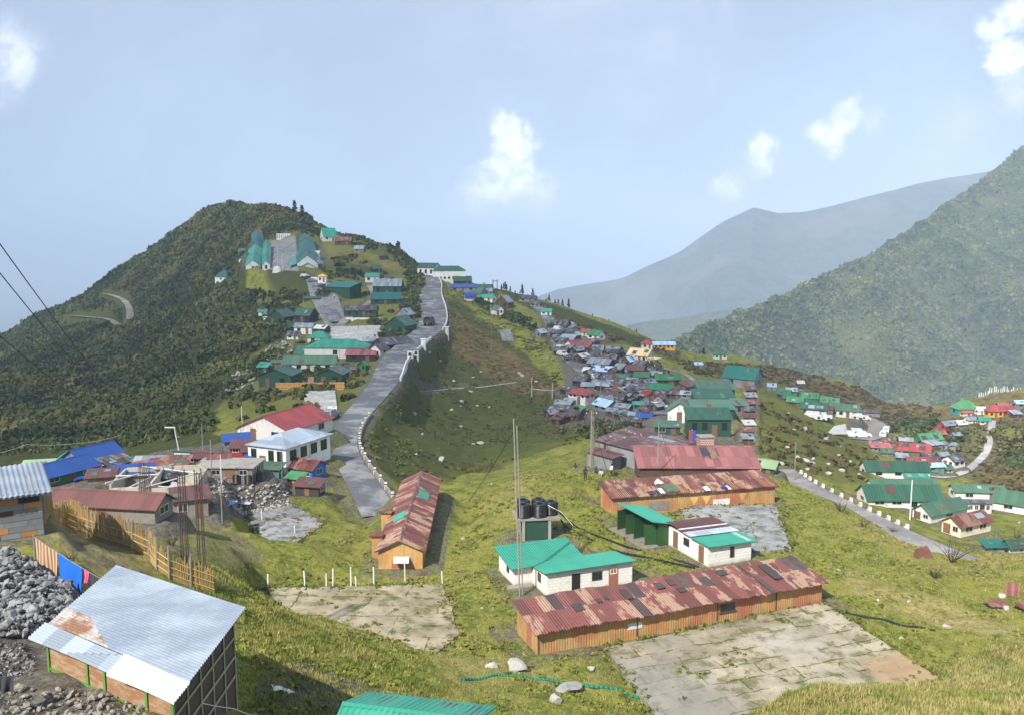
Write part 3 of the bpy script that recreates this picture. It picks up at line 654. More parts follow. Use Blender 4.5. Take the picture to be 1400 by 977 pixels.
# --- green terraces
T([
 (976,548,50,34,16,7,0,'shed','olive','forest','topmost green roof of the stepped green lodge',dict(name='lodge',nl=0,ne=0,door=False,Y=186)),
 (974,560,54,34,16,7,0,'shed','forest','forest','second highest green roof of the stepped green lodge',dict(name='lodge',nl=0,ne=0,door=False,Y=174)),
 (972,574,57,34,15,7,0,'shed','olive','forest','third green roof down of the stepped green lodge',dict(name='lodge',nl=3,ne=1,door=False,Y=163)),
 (967,597,60,26,25,10,-1,'shed','forest','forest','lowest and tallest block of the stepped green lodge with skylights',dict(name='lodge',nl=3,ne=1,Y=152)),
 (929,577,36,32,17,11,78,'gable','olive','white','green gabled house with white end left of the stepped green lodge',dict(nl=0,ne=0,Y=158)),
 (912,594,34,18,12,4,-6,'shed','olive','forest','low green lean-to between the big rusty roof and the stepped lodge',dict(name='shed',cat='shed',nl=1,Y=148)),
 (1015,531,46,32,14,14,-36,'gable','tealdark','tin','big dark teal gabled warehouse behind the stepped green lodge',dict(name='warehouse',cat='warehouse',nl=1)),
 (1010,567,16,30,14,4,0,'shed','olive','tin','grey green annex on the right side of the stepped lodge',dict(name='shed',cat='shed',nl=1,Y=170)),
 (1046,647,32,22,10,7,-34,'gable','pale','forest','pale green gabled roof at the right end of the orange barracks',dict(nl=1)),
 (986,626,32,16,8,4,-20,'shed','pale','tin','pale green sheet roof peeping out behind the faded red roof',dict(name='shed',cat='shed',nl=0)),
], 'green roofed houses of the terrace')
for i in range(8):
    t = i/7; labs = ['topmost','second','third','fourth','fifth','sixth','seventh','lowest']
    house('stall', 1027-5*t, 541+66*t, 13, 12, 9-3*t*0, 3, -4+3*(i % 3), 'shed', ['brown','grey','rust','dark','brown','white','rust','grey'][i], 'brown', f'{labs[i]} stall of the narrow tin roofed row right of the stepped green lodge', cat='stall', group='stall row beside the green lodge', nl=0, ne=0, Y=190-52*t)
# --- right valley
T([
 (1222,656,87,30,11,10,-3,'gable','forest','white','long white barrack with dark green roof and two red shuttered windows',dict(name='barrack',cat='barrack',nl=3,door=False)),
 (1251,659,30,13,7,4,-3,'shed','teal','white','small turquoise lean-to at the end of the long white barrack',dict(name='shed',cat='shed',nl=0,ne=0,door=False)),
 (1232,680,92,34,9,10,0,'gable','olive','white','faded green roofed barrack behind the wide green one',dict(name='barrack',cat='barrack',nl=2)),
 (1228,697,104,46,12,15,-2,'gable','forest','white','widest dark green roofed barrack nearest the road kerb',dict(name='barrack',cat='barrack',nl=3,doormat='dark')),
 (1284,716,78,30,13,11,27,'gable','olive','white','slanting grey green roofed barrack beside the road bend',dict(name='barrack',cat='barrack',nl=1)),
 (1320,735,66,30,17,10,27,'gable','rust','cream','cream walled house with rusty roof below the slanting barrack',dict(nl=2)),
 (1335,686,68,26,13,6,-6,'gable','olive','white','white house with grey green roof above the flat white block',dict(nl=1)),
 (1335,702,34,14,14,.1,-3,'flat','dark','white','flat roofed white block with two dark doorways',dict(nl=3,doormat='dark')),
 (1400,704,74,42,13,13,-40,'gable','olive','white','white house with grey green roof cut by the right edge',dict(nl=1)),
 (1357,753,26,14,6,3,4,'shed','tealdark','stone','low teal grey shed beyond the meadow edge on the right',dict(name='shed',cat='shed',nl=0)),
 (1385,755,24,18,9,7,12,'gable','forest','white','small white cottage with green roof beyond the meadow edge on the right',dict(name='cottage',nl=1)),
 (1250,623,38,20,8,8,-22,'gable','red','green','long red roof with green end in the valley',dict(nl=2)),
 (1268,609,38,18,7,8,20,'gable','lime','green','bright green gabled roof behind the long red one in the valley',dict(nl=1)),
 (1275,613,24,13,5,3,20,'shed','grey','tin','pinkish grey lean-to in front of the bright green valley roof',dict(name='shed',cat='shed',nl=0)),
 (1203,617,26,12,6,3,-4,'shed','pink','stone','low faded pink roofed row left of the long red roof',dict(name='shed',cat='shed',nl=2)),
 (1225,620,15,10,6,4,-14,'gable','red','white','small white hut with red roof left of the long red roof',dict(name='hut',cat='hut',nl=1)),
 (1254,638,27,17,6,6,-12,'gable','red','tin','red roof just behind the long white barrack',dict(nl=1)),
 (1276,645,23,14,8,4,8,'gable','sky','teal','pale blue roofed house right of the red one behind the barrack',dict(nl=1)),
 (1303,640,27,18,11,6,32,'gable','dark','white','black and white striped house beside the foot of the stairs',dict(nl=2)),
 (1318,568,30,20,9,11,4,'hip','lime','teal','bright green hipped house on top of the right hillock',dict(nl=3)),
 (1297,588,31,14,7,5,24,'gable','grey','red','pinkish grey roofed house on the hillock flank',dict(nl=2)),
 (1358,571,20,13,9,8,0,'hip','red','yellow','small yellow shrine with red roof at the head of the stairs',dict(name='shrine',cat='shrine',nl=2)),
 (1322,569,16,8,5,2,6,'shed','pink','cream','low pinkish shed right under the bright green hipped house',dict(name='shed',cat='shed',nl=0)),
 (1340,566,11,9,6,4,0,'gable','white','white','tiny white hut left of the yellow shrine',dict(name='hut',cat='hut',nl=0)),
 (1378,568,20,10,7,4,0,'shed','red','red','dark red shed right of the yellow shrine',dict(name='shed',cat='shed',nl=2)),
 (1396,558,24,13,7,4,8,'gable','sky','tin','pale grey roofed house at the right edge above the shrine',dict(nl=1)),
 (1290,614,22,13,1,7,62,'barrel','grey','tin','left of the two grey rounded tin huts in the valley',dict(name='tin_hut',cat='hut',nl=0,ne=0)),
 (1304,616,22,13,1,7,62,'barrel','grey','tin','right of the two grey rounded tin huts in the valley',dict(name='tin_hut',cat='hut',nl=0,ne=0)),
 (1072,545,18,13,7,5,-34,'gable','green','brown','leftmost green roof of the ridge camp',dict(nl=2)),
 (1082,540,14,9,6,3,-12,'shed','silver','brown','silver roof at the top left of the ridge camp',dict(nl=0)),
 (1091,543,18,12,7,4,-26,'gable','green','brown','green roof right of the silver one in the ridge camp',dict(nl=1)),
 (1087,554,20,14,6,5,-24,'gable','lime','brown','lower left light green roof of the ridge camp',dict(nl=1)),
 (1107,549,22,15,6,6,-22,'gable','lime','green','brightest lime tarpaulin roof of the ridge camp',dict(nl=0)),
 (1125,554,22,15,6,6,-22,'gable','lime','green','lime roof right of the brightest lime tarpaulin',dict(nl=0)),
 (1113,569,34,23,11,7,-24,'gable','forest','stone','dark green roof in front with white vehicles parked below it',dict(nl=2)),
 (1131,567,15,12,9,3,-24,'gable','brown','stone','brown roofed annex beside the dark green roof of the ridge camp',dict(nl=1)),
 (1154,570,38,22,10,7,-20,'gable','olive','white','pale green roofed white building at the right end of the ridge camp',dict(nl=3)),
 (1188,569,28,8,6,2,-20,'shed','dark','tin','long black roofed open shed by the car park',dict(name='shed',cat='shed',nl=0,ne=0,door=False)),
 (1055,533,11,8,5,3,-14,'shed','sky','tin','tiny pale blue hut left of the ridge camp',dict(name='hut',cat='hut',nl=0)),
 (1094,528,9,7,5,3,0,'gable','white','brown','tiny white roofed hut on the heath above the ridge camp',dict(name='hut',cat='hut',nl=0)),

 (1196,611,14,9,5,3,-10,'gable','grey','tin','outermost grey shack left of the red valley roofs',dict(name='shack',cat='shack',nl=0)),
 (1212,622,15,10,5,4,-10,'gable','olive','tin','faded green shack below the pink row in the valley',dict(name='shack',cat='shack',nl=1)),
 (1233,629,14,9,5,3,-16,'shed','grey','dark','grey lean-to below the left end of the long red valley roof',dict(name='shack',cat='shack',nl=0)),
 (1276,634,13,9,5,4,10,'gable','brown','tin','brown shack squeezed above the pale blue roofed valley house',dict(name='shack',cat='shack',nl=0)),
 (1292,646,16,11,6,4,14,'gable','olive','white','small faded green roofed house at the foot of the stairs',dict(nl=1)),
 (1306,600,14,10,5,4,24,'gable','grey','tin','grey shack above the two rounded tin huts',dict(name='shack',cat='shack',nl=0)),
 (1326,578,13,9,5,4,10,'gable','grey','white','small grey roofed hut below the low pinkish hillock shed',dict(name='hut',cat='hut',nl=1)),
 (1238,607,16,11,6,4,-20,'gable','grey','tin','grey shack behind the left end of the long red valley roof',dict(name='shack',cat='shack',nl=1)),
 (1216,608,14,9,5,3,-8,'shed','rust','stone','rusty shack at the top left of the red valley roofs',dict(name='shack',cat='shack',nl=0)),
 (1287,628,16,11,6,4,20,'gable','grey','dark','dull grey shack between the rounded tin huts and the striped house',dict(name='shack',cat='shack',nl=1)),
 (1268,629,15,10,5,4,-10,'gable','dark','tin','charcoal shack between the two long red valley roofs',dict(name='shack',cat='shack',nl=1)),
 (1240,643,14,9,5,3,0,'shed','sky','tin','pale blue shack at the left of the red roof behind the long white barrack',dict(name='shack',cat='shack',nl=0)),
 (1284,598,16,10,5,4,22,'gable','pink','brown','faded red shack right of the bright green valley roof',dict(name='shack',cat='shack',nl=1)),
 (1312,585,15,10,6,4,20,'gable','white','tin','whitish hut on the hillock flank below the bright green hipped house',dict(name='hut',cat='hut',nl=1)),
 (1370,561,14,9,6,4,0,'gable','pink','red','faded red hut behind the yellow shrine',dict(name='hut',cat='hut',nl=1)),
 (1388,571,13,9,6,3,10,'shed','grey','dark','grey shack at the right end of the dark red shed',dict(name='shack',cat='shack',nl=0)),
 (1345,580,14,9,6,4,-10,'gable','teal','cream','small turquoise and cream hut just left of the stairs',dict(name='hut',cat='hut',nl=1)),
 (1099,557,20,14,6,5,-22,'gable','green','brown','green roof in the middle of the ridge camp between lime roofs',dict(nl=1)),
 (1136,556,20,14,6,6,-22,'gable','lime','green','rightmost lime roof of the ridge camp',dict(nl=0)),
 (1141,563,18,13,7,5,-22,'gable','olive','white','faded green roof between the brown annex and the pale green building',dict(nl=1)),
 (1080,549,16,12,6,5,-24,'gable','green','brown','left green roof of the ridge camp below the silver one',dict(nl=1)),
], 'houses of the right valley')
# --- rusty roofs behind the knoll
T([
 (880,642,108,104,21,10,54,'shed','rustbig','tin','big square brown rusty roofed hall behind the knoll',dict(name='hall',cat='hall',nl=0,ne=0,door=False,Y=104)),
 (826,641,26,40,17,4,54,'shed','brown','tin','low whitish tin lean-to at the left of the big rusty hall',dict(name='lean_to',cat='shed',nl=0,ne=0,door=False,Y=104)),
 (950,664,168,62,24,15,-1,'shed','pinkrib','brown','long faded red roofed barrack behind the orange one',dict(name='barrack',cat='barrack',nl=0,ne=0,door=False,Y=98)),
], 'barracks on the knoll')
HALL = [h for h in HOUSES if h[0].get('label', '').startswith('big square brown rusty')][0]; HALLL, HALLW, HALLH, HALLR = HALL[1:]; HALL = HALL[0]
# ------------------------------------------------------------------ near buildings
def rect(A, B, W):
    """centre / yaw / length of a footprint whose front edge runs A->B"""
    A, B = np.array(A), np.array(B); d = B[:2]-A[:2]; L = np.linalg.norm(d); d /= L; n = np.array([-d[1], d[0]])
    c = (A[:2]+B[:2])/2+n*W/2; return (c[0], c[1], A[2]), math.degrees(math.atan2(d[1], d[0])), L
PAVE = []
def paved(name, pix, mat, z=None, thick=.25, drop=.12, bl=1.5, lift=0.0, kind='structure'):
    P = np.array([PZ(a, b, z) if z is not None else hit(a, b) for a, b in pix])
    if z is not None: pl = (0., 0., z)
    else:
        A = np.stack([P[:, 0], P[:, 1], np.ones(len(P))], 1); pl = tuple(np.linalg.lstsq(A, P[:, 2], rcond=None)[0])
    P[:, 2] = pl[0]*P[:, 0]+pl[1]*P[:, 1]+pl[2]+lift
    POLYS.append((P[:, :2].copy(), pl, drop, bl))
    PAVE.append((name, P.copy()))
    if z is not None:
        Q = []; n_ = len(P); cen_ = P.mean(0)
        for i in range(n_):
            a_, b_ = P[i], P[(i+1) % n_]; m_ = max(2, int(np.linalg.norm(b_-a_)/.45))
            for k in range(m_):
                q_ = a_+(b_-a_)*k/m_; d_ = (cen_-q_)[:2]; d_ /= np.linalg.norm(d_); e_ = .0 if k == 0 else .16*float(gnoise(np.array([q_[0]*.9]), np.array([q_[1]*.9]), 5)[0])+.05*RNG.normal(); q_[:2] += d_*e_; Q.append(q_)
        P = np.array(Q)
    o = MB().slab(P if (P[:, 0]*np.roll(P[:, 1], -1)-np.roll(P[:, 0], -1)*P[:, 1]).sum() > 0 else P[::-1], thick).build(name, mat); tag(o, kind=kind); return o, P
def slab_mat(name, a, b, moss, jx, jy, rot=0.0, crack=1.0, stains=()):
    t = NT(name); g = t.map(t.geo(), (1,1,1), (0,0,rot)); n1 = t.noise(g, .35, 5, .6); n2 = t.noise(g, 3.5, 6, .7); n3 = t.noise(g, .9, 6, .65)
    c = t.mix(t.step(n1, .35, .65), a, b); c = t.val(c, t.math('MULTIPLY_ADD', n2, .7, .62))
    wv = t.n('VectorMath', operation='MULTIPLY_ADD'); nz = t.n('TexNoise'); t.l(g, nz.inputs['Vector']); nz.inputs['Scale'].default_value = .7; nz.inputs['Detail'].default_value = 4
    t.l(nz.outputs['Color'], wv.inputs[0]); wv.inputs[1].default_value = (.9,.9,0); t.l(g, wv.inputs[2])
    br = t.n('TexBrick'); t.l(wv.outputs[0], br.inputs['Vector']); br.inputs['Scale'].default_value = 1; br.inputs['Brick Width'].default_value = jx; br.inputs['Row Height'].default_value = jy
    br.inputs['Mortar Size'].default_value = .06; br.inputs['Color1'].default_value = (.88,.88,.88,1); br.inputs['Color2'].default_value = (1.08,1.06,1.0,1); br.inputs['Mortar'].default_value = (1,1,1,1)
    c = t.mix(1.0, c, br.outputs['Color'], 'MULTIPLY')
    vo = t.n('TexVoronoi', feature='DISTANCE_TO_EDGE'); t.l(wv.outputs[0], vo.inputs['Vector']); vo.inputs['Scale'].default_value = .33
    ck = t.math('MULTIPLY', t.math('LESS_THAN', vo.outputs['Distance'], .010), t.step(n3, .50, .56))
    jo = t.math('MULTIPLY', br.outputs['Fac'], t.step(n3, .36, .56))
    ln = t.math('MAXIMUM', jo, t.math('MULTIPLY', ck, crack*.9))
    c = t.mix(t.math('MULTIPLY', t.step(t.math('ADD', n3, t.math('MULTIPLY', n2, .35)), .64, .80), .8), c, moss)
    c = t.mix(ln, c, (.065,.078,.018))
    for p, r0, r1, sc in stains:
        ds = t.n('VectorMath', operation='DISTANCE'); t.l(t.geo(), ds.inputs[0]); ds.inputs[1].default_value = tuple(p)
        f = t.math('SUBTRACT', 1.0, t.step(t.math('ADD', ds.outputs['Value'], t.math('MULTIPLY_ADD', n3, 5.0, -2.5)), r0, r1)); c = t.mix(t.math('MULTIPLY', f, .7), c, sc)
    return t.done(c, .95, 0, n2, .4, .02, .2)
YARD = slab_mat('cracked concrete paving', (.265,.23,.17), (.43,.375,.285), (.12,.115,.04), 4.2, 1.65, R(-20), stains=[(PZ(1238,915,-26.95), 1.5, 3.2, (.36,.235,.125)), (PZ(880,960,-26.95), 3.0, 7.5, (.22,.21,.19)), (PZ(1080,880,-26.95), .5, 3.5, (.40,.37,.30)), (PZ(900,870,-26.95), .5, 3.0, (.26,.24,.20))])
YARD2 = slab_mat('worn concrete slab', (.27,.225,.155), (.39,.335,.25), (.12,.12,.04), 5.5, 3.4, R(3), 1.0)
YARD3 = slab_mat('pale plaza paving', (.46,.45,.43), (.58,.57,.55), (.25,.25,.22), 5, 5, .2, .3)
YARD4 = slab_mat('grey yard paving', (.22,.22,.23), (.32,.32,.33), (.12,.115,.10), 6, 5, .1, .6)
paved('concrete_yard', [(826,885),(1126,822),(1232,893),(1285,926),(1172,950),(1045,982),(925,1012)], YARD, -26.95, .35, .3, 1.6)
paved('concrete_slab', [(366,803),(606,798),(628,866),(596,893),(500,868),(372,838)], YARD2, -26.9, .5, .12, 2.0)
paved('back_yard', [(950,690),(1060,689),(1082,750),(1028,752),(925,700)], YARD4, -27.1, .25, .2, 1.5)
paved('courtyard', [(338,700),(402,688),(442,716),(388,752),(356,746)], YARD4, -28.1, .15, .1, 2.5)
paved('plaza', [(452,446),(524,445),(513,473),(452,472)], YARD3, None, .3, .25, 4)
paved('platform', [(415,534),(458,533),(461,557),(417,556)], YARD3, None, .6, .4, 2.5)
paved('parade_ground', [(372,330),(404,322),(408,371),(362,368)], YARD4, None, .4, .3, 4)
paved('cricket_pitch', [(683,451),(698,451),(703,466),(687,466)], YARD4, None, .3, .25, 2)
paved('yard', [(418,378),(446,378),(462,410),(474,438),(446,446),(425,412)], YARD4, None, .3, .25, 4)

def building_extra(rt, L, W): return rt
# long rust barrack beside the concrete yard
A, B = PZ(735,894,-27), PZ(1123,822,-27); c, yw, L = rect(A, B, 3.6)
rt = empty('barrack', c, R(yw)); tag(rt, 'long orange barrack with patchy rusty roof beside the cracked concrete yard', 'barrack', 'barracks on the knoll')
PADS.append((c[0], c[1], R(yw), L/2+.6, 2.4, -27.05, 2))
ORG = NT('orange ribbed cladding'); o_ = ORG.coord(); n1 = ORG.noise(o_, .5, 5, .65); n2 = ORG.noise(ORG.map(o_, (4,4,.35)), 1.6, 6, .7)
sx = ORG.n('SeparateXYZ'); ORG.l(o_, sx.inputs[0]); rb = ORG.math('SINE', ORG.math('MULTIPLY', sx.outputs[0], 2*PI/.2))
cc = ORG.mix(ORG.step(n1, .35, .6), (.50,.21,.06), (.56,.32,.11)); cc = ORG.mix(ORG.math('MULTIPLY', ORG.step(n2, .48, .62), .8), cc, (.22,.25,.15)); cc = ORG.mix(ORG.math('MULTIPLY', ORG.step(ORG.noise(o_, .28, 3, .5), .55, .68), .8), cc, (.42,.12,.065))
ORANGE = ORG.done(ORG.val(cc, ORG.math('MULTIPLY_ADD', rb, .10, .92)), .75, 0, rb, .4, .03)
wall_mesh('shed', L, 3.6, 1.55, .55).build('wall', ORANGE, rt)
sp = 5.0
for x0, x1, dz in ((-L/2-.35, L/2-sp, 0.), (L/2-sp+.01, L/2+.3, .05)):
    b = MB(); n = int((x1-x0)/.2*6)
    for d2 in (0, -.05):
        def fn(u, v):
            x = x0+(x1-x0)*u; y = -2.32+4.37*v
            return (x, y, 1.70+dz+.55*(y+1.8)/3.6+d2+.022*math.sin(2*PI*x/.2)+.04*math.sin(x*.9+1)*v+.03*math.sin(x*3.1+y)+.035*math.sin(x*7.9)*(v < .2)+.05*math.sin(x*.55))
        b.grid(fn, n, 4)
    b.build('roof', RM['rustrib'], rt, smooth=True)
for fx, fy, w, h in ((.235,.55,.45,.5),(.265,.62,.35,.5),(.335,.62,.55,1.3),(.46,.72,.7,.8),(.505,.78,.5,.8),(.515,.45,.6,.6),(.70,.82,.8,.7),(.16,.45,.7,.9),(.62,.6,.8,1.2),(.86,.55,.75,2.2)):
    y0 = -1.8+3.6*fy; x0 = -L/2+L*fx; dzz = .05 if fx > .79 else 0
    RPM = plain('dark repair sheet', (.060,.050,.048), .7, .35, 2)
    MB().slab([(x0-w/2, y0-h/2, 1.78+dzz+.55*(y0-h/2+1.8)/3.6+.035), (x0+w/2, y0-h/2, 1.78+dzz+.55*(y0-h/2+1.8)/3.6+.035), (x0+w/2, y0+h/2, 1.78+dzz+.55*(y0+h/2+1.8)/3.6+.035), (x0-w/2, y0+h/2, 1.78+dzz+.55*(y0+h/2+1.8)/3.6+.035)], .02).build('roof_patch', RPM, rt)
for u in (-L*.5+.05, -L*.18, L*.1, L*.32): put_box('f', L, 3.6, u, .1, 0, 1.42, .03).build('corner_post', WM['brown'], rt)
put_box('f', L, 3.6, -L/2+14.9, 1.25, .62, 1.22, .03).build('window', GLASS, rt)
put_box('f', L, 3.6, -L/2+14.9, 1.45, .52, .62, .08).build('window_sill', WM['brown'], rt)
put_box('l', L, 3.6, -.35, .8, .02, 1.55, .03).build('door', DOORS['rust'], rt)
po = put_box('f', L, 3.6, -L/2+7.3, 1.1, .55, 1.0, .03); po.build('notice_sheet', TRIM, rt)
# orange barrack behind
A, B = PZ(838,705,-27.5), PZ(1059,687,-27.5); c, yw, L = rect(A, B, 3.6)
rt = house('barrack', 0,0, L, 3.6, 1.95, .65, yw, 'shed', RM['rustrib'], ORANGE, 'orange walled barrack with washing spread on its rusty roof', 'barrack', 'barracks on the knoll', nl=0, ne=0, door=False, at=c, m=True, corr=.22, near=True)
OB = (c, yw, L)
for u, w, zb, zt, mt in ((2.9,1.9,.1,.9,'white'),(-4.1,2.2,.2,1.2,'stone')): put_box('f', L, 3.6, u, w, zb, zt, .03).build('wall_patch', WM[mt], rt)
for u in (-1.6, -.2, 1.2, 5.3):
    b = MB(); y = -1.8-.025; b.slab([(u-.5,y,1.35),(u,y,.45),(u+.5,y,1.35)], .03); b.build('painted_emblem', plain('faded emblem paint', (.55,.36,.12), .85, .25, 3, dirt=.3), rt)
# gabled orange barrack by the road
c0 = PZ(548,776,-27.2); L = 22.3
c = (c0[0]-.25, c0[1]+L/2, -27.2)
rt = house('barrack', 0,0, L, 3.7, 1.62, .85, 91.2, 'gable', RM['rustrib'], ORANGE, 'gabled orange barrack with two chimneys and green roof patches beside the hairpin road', 'barrack', None, nl=0, ne=0, door=False, at=c, m=True, corr=.22, near=True, ov=.28)
for x0, x1, sgn in ((2.2,4.6,-1),(-4.6,-2.6,1)):
    q = []
    for x, y in ((x0,.35),(x1,.35),(x1,1.35),(x0,1.35)): q.append((x, sgn*y, 1.62+.85*(1-y/1.85)+.05))
    b = MB().slab(q if sgn > 0 else q[::-1], .03); b.build('roof_patch', RM['tealrib'], rt)
for x, h in ((-8.2,1.9),(-1.5,1.9)):
    MB().box(x-.45, x+.45, 1.85, 2.75, -1.5, h).build('chimney', ORANGE, rt)
    MB().box(x-.6, x+.6, 1.75, 2.95, h+.003, h+.14).build('chimney_cap', RM['rust'], rt)
w_ = put_box('l', L, 3.7, .1, 1.25, .05, .62, .04).build('window', DOORS['rust'], rt)
MB().slab([(-L/2-.75,-.75,.66),(-L/2-.05,-.75,1.0),(-L/2-.05,.55,1.0),(-L/2-.75,.55,.66)][::-1], .04).build('window_awning', RM['white'], rt)
# white house with turquoise roofs
A, B = PZ(748,815,-27), PZ(864,797,-27); c, yw, L = rect(A, B, 3.0)
rt = empty('house', c, R(yw)); tag(rt, 'white block house with two turquoise sheet roofs below the water tanks', 'house', None)
PADS.append((c[0], c[1], R(yw), L/2+2, 4.4, -27.05, 2))
WHB = NT('whitewashed blockwork'); o_ = WHB.coord(); br = WHB.n('TexBrick'); cx_ = WHB.n('CombineXYZ'); sx = WHB.n('SeparateXYZ'); WHB.l(o_, sx.inputs[0])
WHB.l(WHB.math('ADD', sx.outputs[0], sx.outputs[1]), cx_.inputs[0]); WHB.l(sx.outputs[2], cx_.inputs[1]); WHB.l(cx_.outputs[0], br.inputs['Vector'])
br.inputs['Scale'].default_value = 1; br.inputs['Brick Width'].default_value = .45; br.inputs['Row Height'].default_value = .24; br.inputs['Mortar Size'].default_value = .012
br.inputs['Color1'].default_value = (.82,.80,.75,1); br.inputs['Color2'].default_value = (.76,.73,.67,1); br.inputs['Mortar'].default_value = (.58,.54,.46,1)
n1 = WHB.noise(o_, 1.6, 6, .7); cl = WHB.mix(WHB.math('MULTIPLY', WHB.step(n1, .54, .70), .5), br.outputs['Color'], (.30,.25,.18)); zz = WHB.step(WHB.math('ADD', sx.outputs[2], WHB.math('MULTIPLY', n1, .8)), .75, .25)
cl = WHB.mix(WHB.math('MULTIPLY', zz, .6), cl, (.24,.22,.14))
BLOCK = WHB.done(cl, .9, 0, n1, .2, .02, .2)
wall_mesh('saw', L, 3.0, 1.55, .35).build('wall', BLOCK, rt)
def corr_slab(x0, x1, y0, y1, za, zb, pitch=.22, zx=0.0):
    b = MB(); n = int((x1-x0)/pitch*6)
    for d2 in (0, -.04):
        b.grid(lambda u, v: (x0+(x1-x0)*u, y0+(y1-y0)*v, za+(zb-za)*v+d2+zx*u+.016*math.sin(2*PI*(x0+(x1-x0)*u)/pitch)), n, 2)
    return b
corr_slab(-L/2-.3, L/2+.25, -1.85, 1.9, 1.99, 1.55).build('roof', RM['tealrib'], rt, smooth=True)
put_box('f', L, 3, -1.25, .72, .02, 1.5, .02).build('door', DOORS['dark'], rt)
put_box('f', L, 3, 2.0, .82, .02, 1.5, .03).build('door', DOORS['rust'], rt)
add_window(rt, 'f', L, 3, .55, .75, .8, 1.38, True, WM['dark'], 3)
add_window(rt, 'f', L, 3, 2.0, .5, 1.1, 1.44, True, WM['white'], 2)
add_window(rt, 'l', L, 3, 0, .5, .7, 1.3, True, WM['brown'], 2)
b = wall_mesh('shed', 5.8, 3.4, 1.5, .45); b.v = [(x-L/2+1.35, y+1.5+1.75, z) for x, y, z in b.v]; b.build('wall', BLOCK, rt)
b = corr_slab(-L/2-2.0, -L/2+4.6, 1.15, 5.25, 1.47, 2.02); b.build('roof', RM['tealrib'], rt, smooth=True)
b = MB().box(-L/2-1.6, -L/2-1.56, 2.6, 3.1, .6, 1.25); b.build('window', GLASS, rt)
b = MB().box(-L/2-2.4, -L/2-.2, .8, 1.5, -.3, .06); b.build('plinth', WM['stone'], rt)
# small white store with mixed roof
c0 = np.array(PZ(968,774,-27)); yw = 23; d = np.array([math.cos(R(yw)), math.sin(R(yw))]); n_ = np.array([-d[1], d[0]])
L, W = 4.4, 6.0; cc2 = c0[:2]+d*L/2+n_*W/2
rt = empty('store', (cc2[0], cc2[1], -27), R(yw)); tag(rt, 'small white block store with half rusty half turquoise roof and two doors', 'store'); PADS.append((cc2[0], cc2[1], R(yw), L/2+.6, W/2+.6, -27.05, 2))
wall_mesh('flat', L, W, 1.75, 0).build('wall', BLOCK, rt)
b = MB()
def tl(y0, y1, z, mat, nm='roof'):
    b = MB(); n = int((y1-y0)/.22*6)
    for d2 in (0, -.04): b.grid(lambda u, v: (-L/2-.25+(L+.7)*u, y0+(y1-y0)*v, z-.12*u+d2+.014*math.sin(2*PI*(y0+(y1-y0)*v)/.22)), 2, n)
    b.build(nm, mat, rt, smooth=True)
tl(-3.35, -.7, 1.84, RM['tealrib']); tl(-.75, .55, 1.94, RM['silver']); tl(.5, .95, 2.0, RM['brown']); tl(.9, 1.3, 2.03, RM['white']); tl(1.25, 3.2, 2.07, RM['brown'])
put_box('l', L, W, 1.9, .75, .02, 1.55, .02).build('door', DOORS['brown'], rt); put_box('l', L, W, -2.0, .75, .02, 1.5, .03).build('door', DOORS['brown'], rt)
add_window(rt, 'l', L, W, .2, .7, .85, 1.4, True, WM['dark'], 3); add_window(rt, 'f', L, W, 0.2, .3, .55, 1.35, True, WM['brown'], 1)
# green store with open doors
c0 = np.array(PZ(886,748,-27)); yw = 24; d = np.array([math.cos(R(yw)), math.sin(R(yw))]); n_ = np.array([-d[1], d[0]])
L, W = 3.3, 5.8; cc2 = c0[:2]+d*L/2+n_*W/2
rt = empty('green_store', (cc2[0], cc2[1], -27), R(yw)); tag(rt, 'dark green sheet store with open doors and turquoise lean roof', 'store'); PADS.append((cc2[0], cc2[1], R(yw), L/2+.6, W/2+.6, -27.05, 2))
GRN = plain('dark green sheet', lin(42,80,42), .45, .2, 1.2, dirt=.25)
b = MB(); b.add([(-L/2+1.1,-W/2,-1),(L/2,-W/2,-1),(L/2,W/2,-1),(-L/2+1.1,W/2,-1),(-L/2+1.1,-W/2,2.2),(L/2,-W/2,1.55),(L/2,W/2,1.55),(-L/2+1.1,W/2,2.2)], [(0,3,2,1),(4,5,6,7),(0,1,5,4),(1,2,6,5),(2,3,7,6),(3,0,4,7)]); b.build('wall', GRN, rt)
b = MB()
n = int((W+.6)/.22*6)
for d2 in (0, -.04): b.grid(lambda u, v: (-L/2+.2+(L+.1)*u, -W/2-.3+(W+.6)*v, 2.42-.75*u+d2+.014*math.sin(2*PI*(W*v)/.22)), 2, n)
b.build('roof', RM['tealrib'], rt, smooth=True)
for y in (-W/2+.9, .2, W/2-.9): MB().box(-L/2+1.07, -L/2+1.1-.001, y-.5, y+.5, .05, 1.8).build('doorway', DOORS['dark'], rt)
for y, a in ((-W/2+.35,-12),(-.35,8),(.75,-8),(W/2-.3,10)):
    b = MB().box(-1.1, 0, -.03, .03, .05, 1.9); ca, sa = math.cos(R(a)), math.sin(R(a)); b.v = [(-L/2+1.08+x*ca-y_*sa, y+x*sa+y_*ca, z) for x, y_, z in b.v]; b.build('open_door', GRN, rt)
MB().box(-L/2-.6, -L/2+1.09, -W/2-.3, W/2+.3, -.5, .04).build('plinth', WM['stone'], rt)
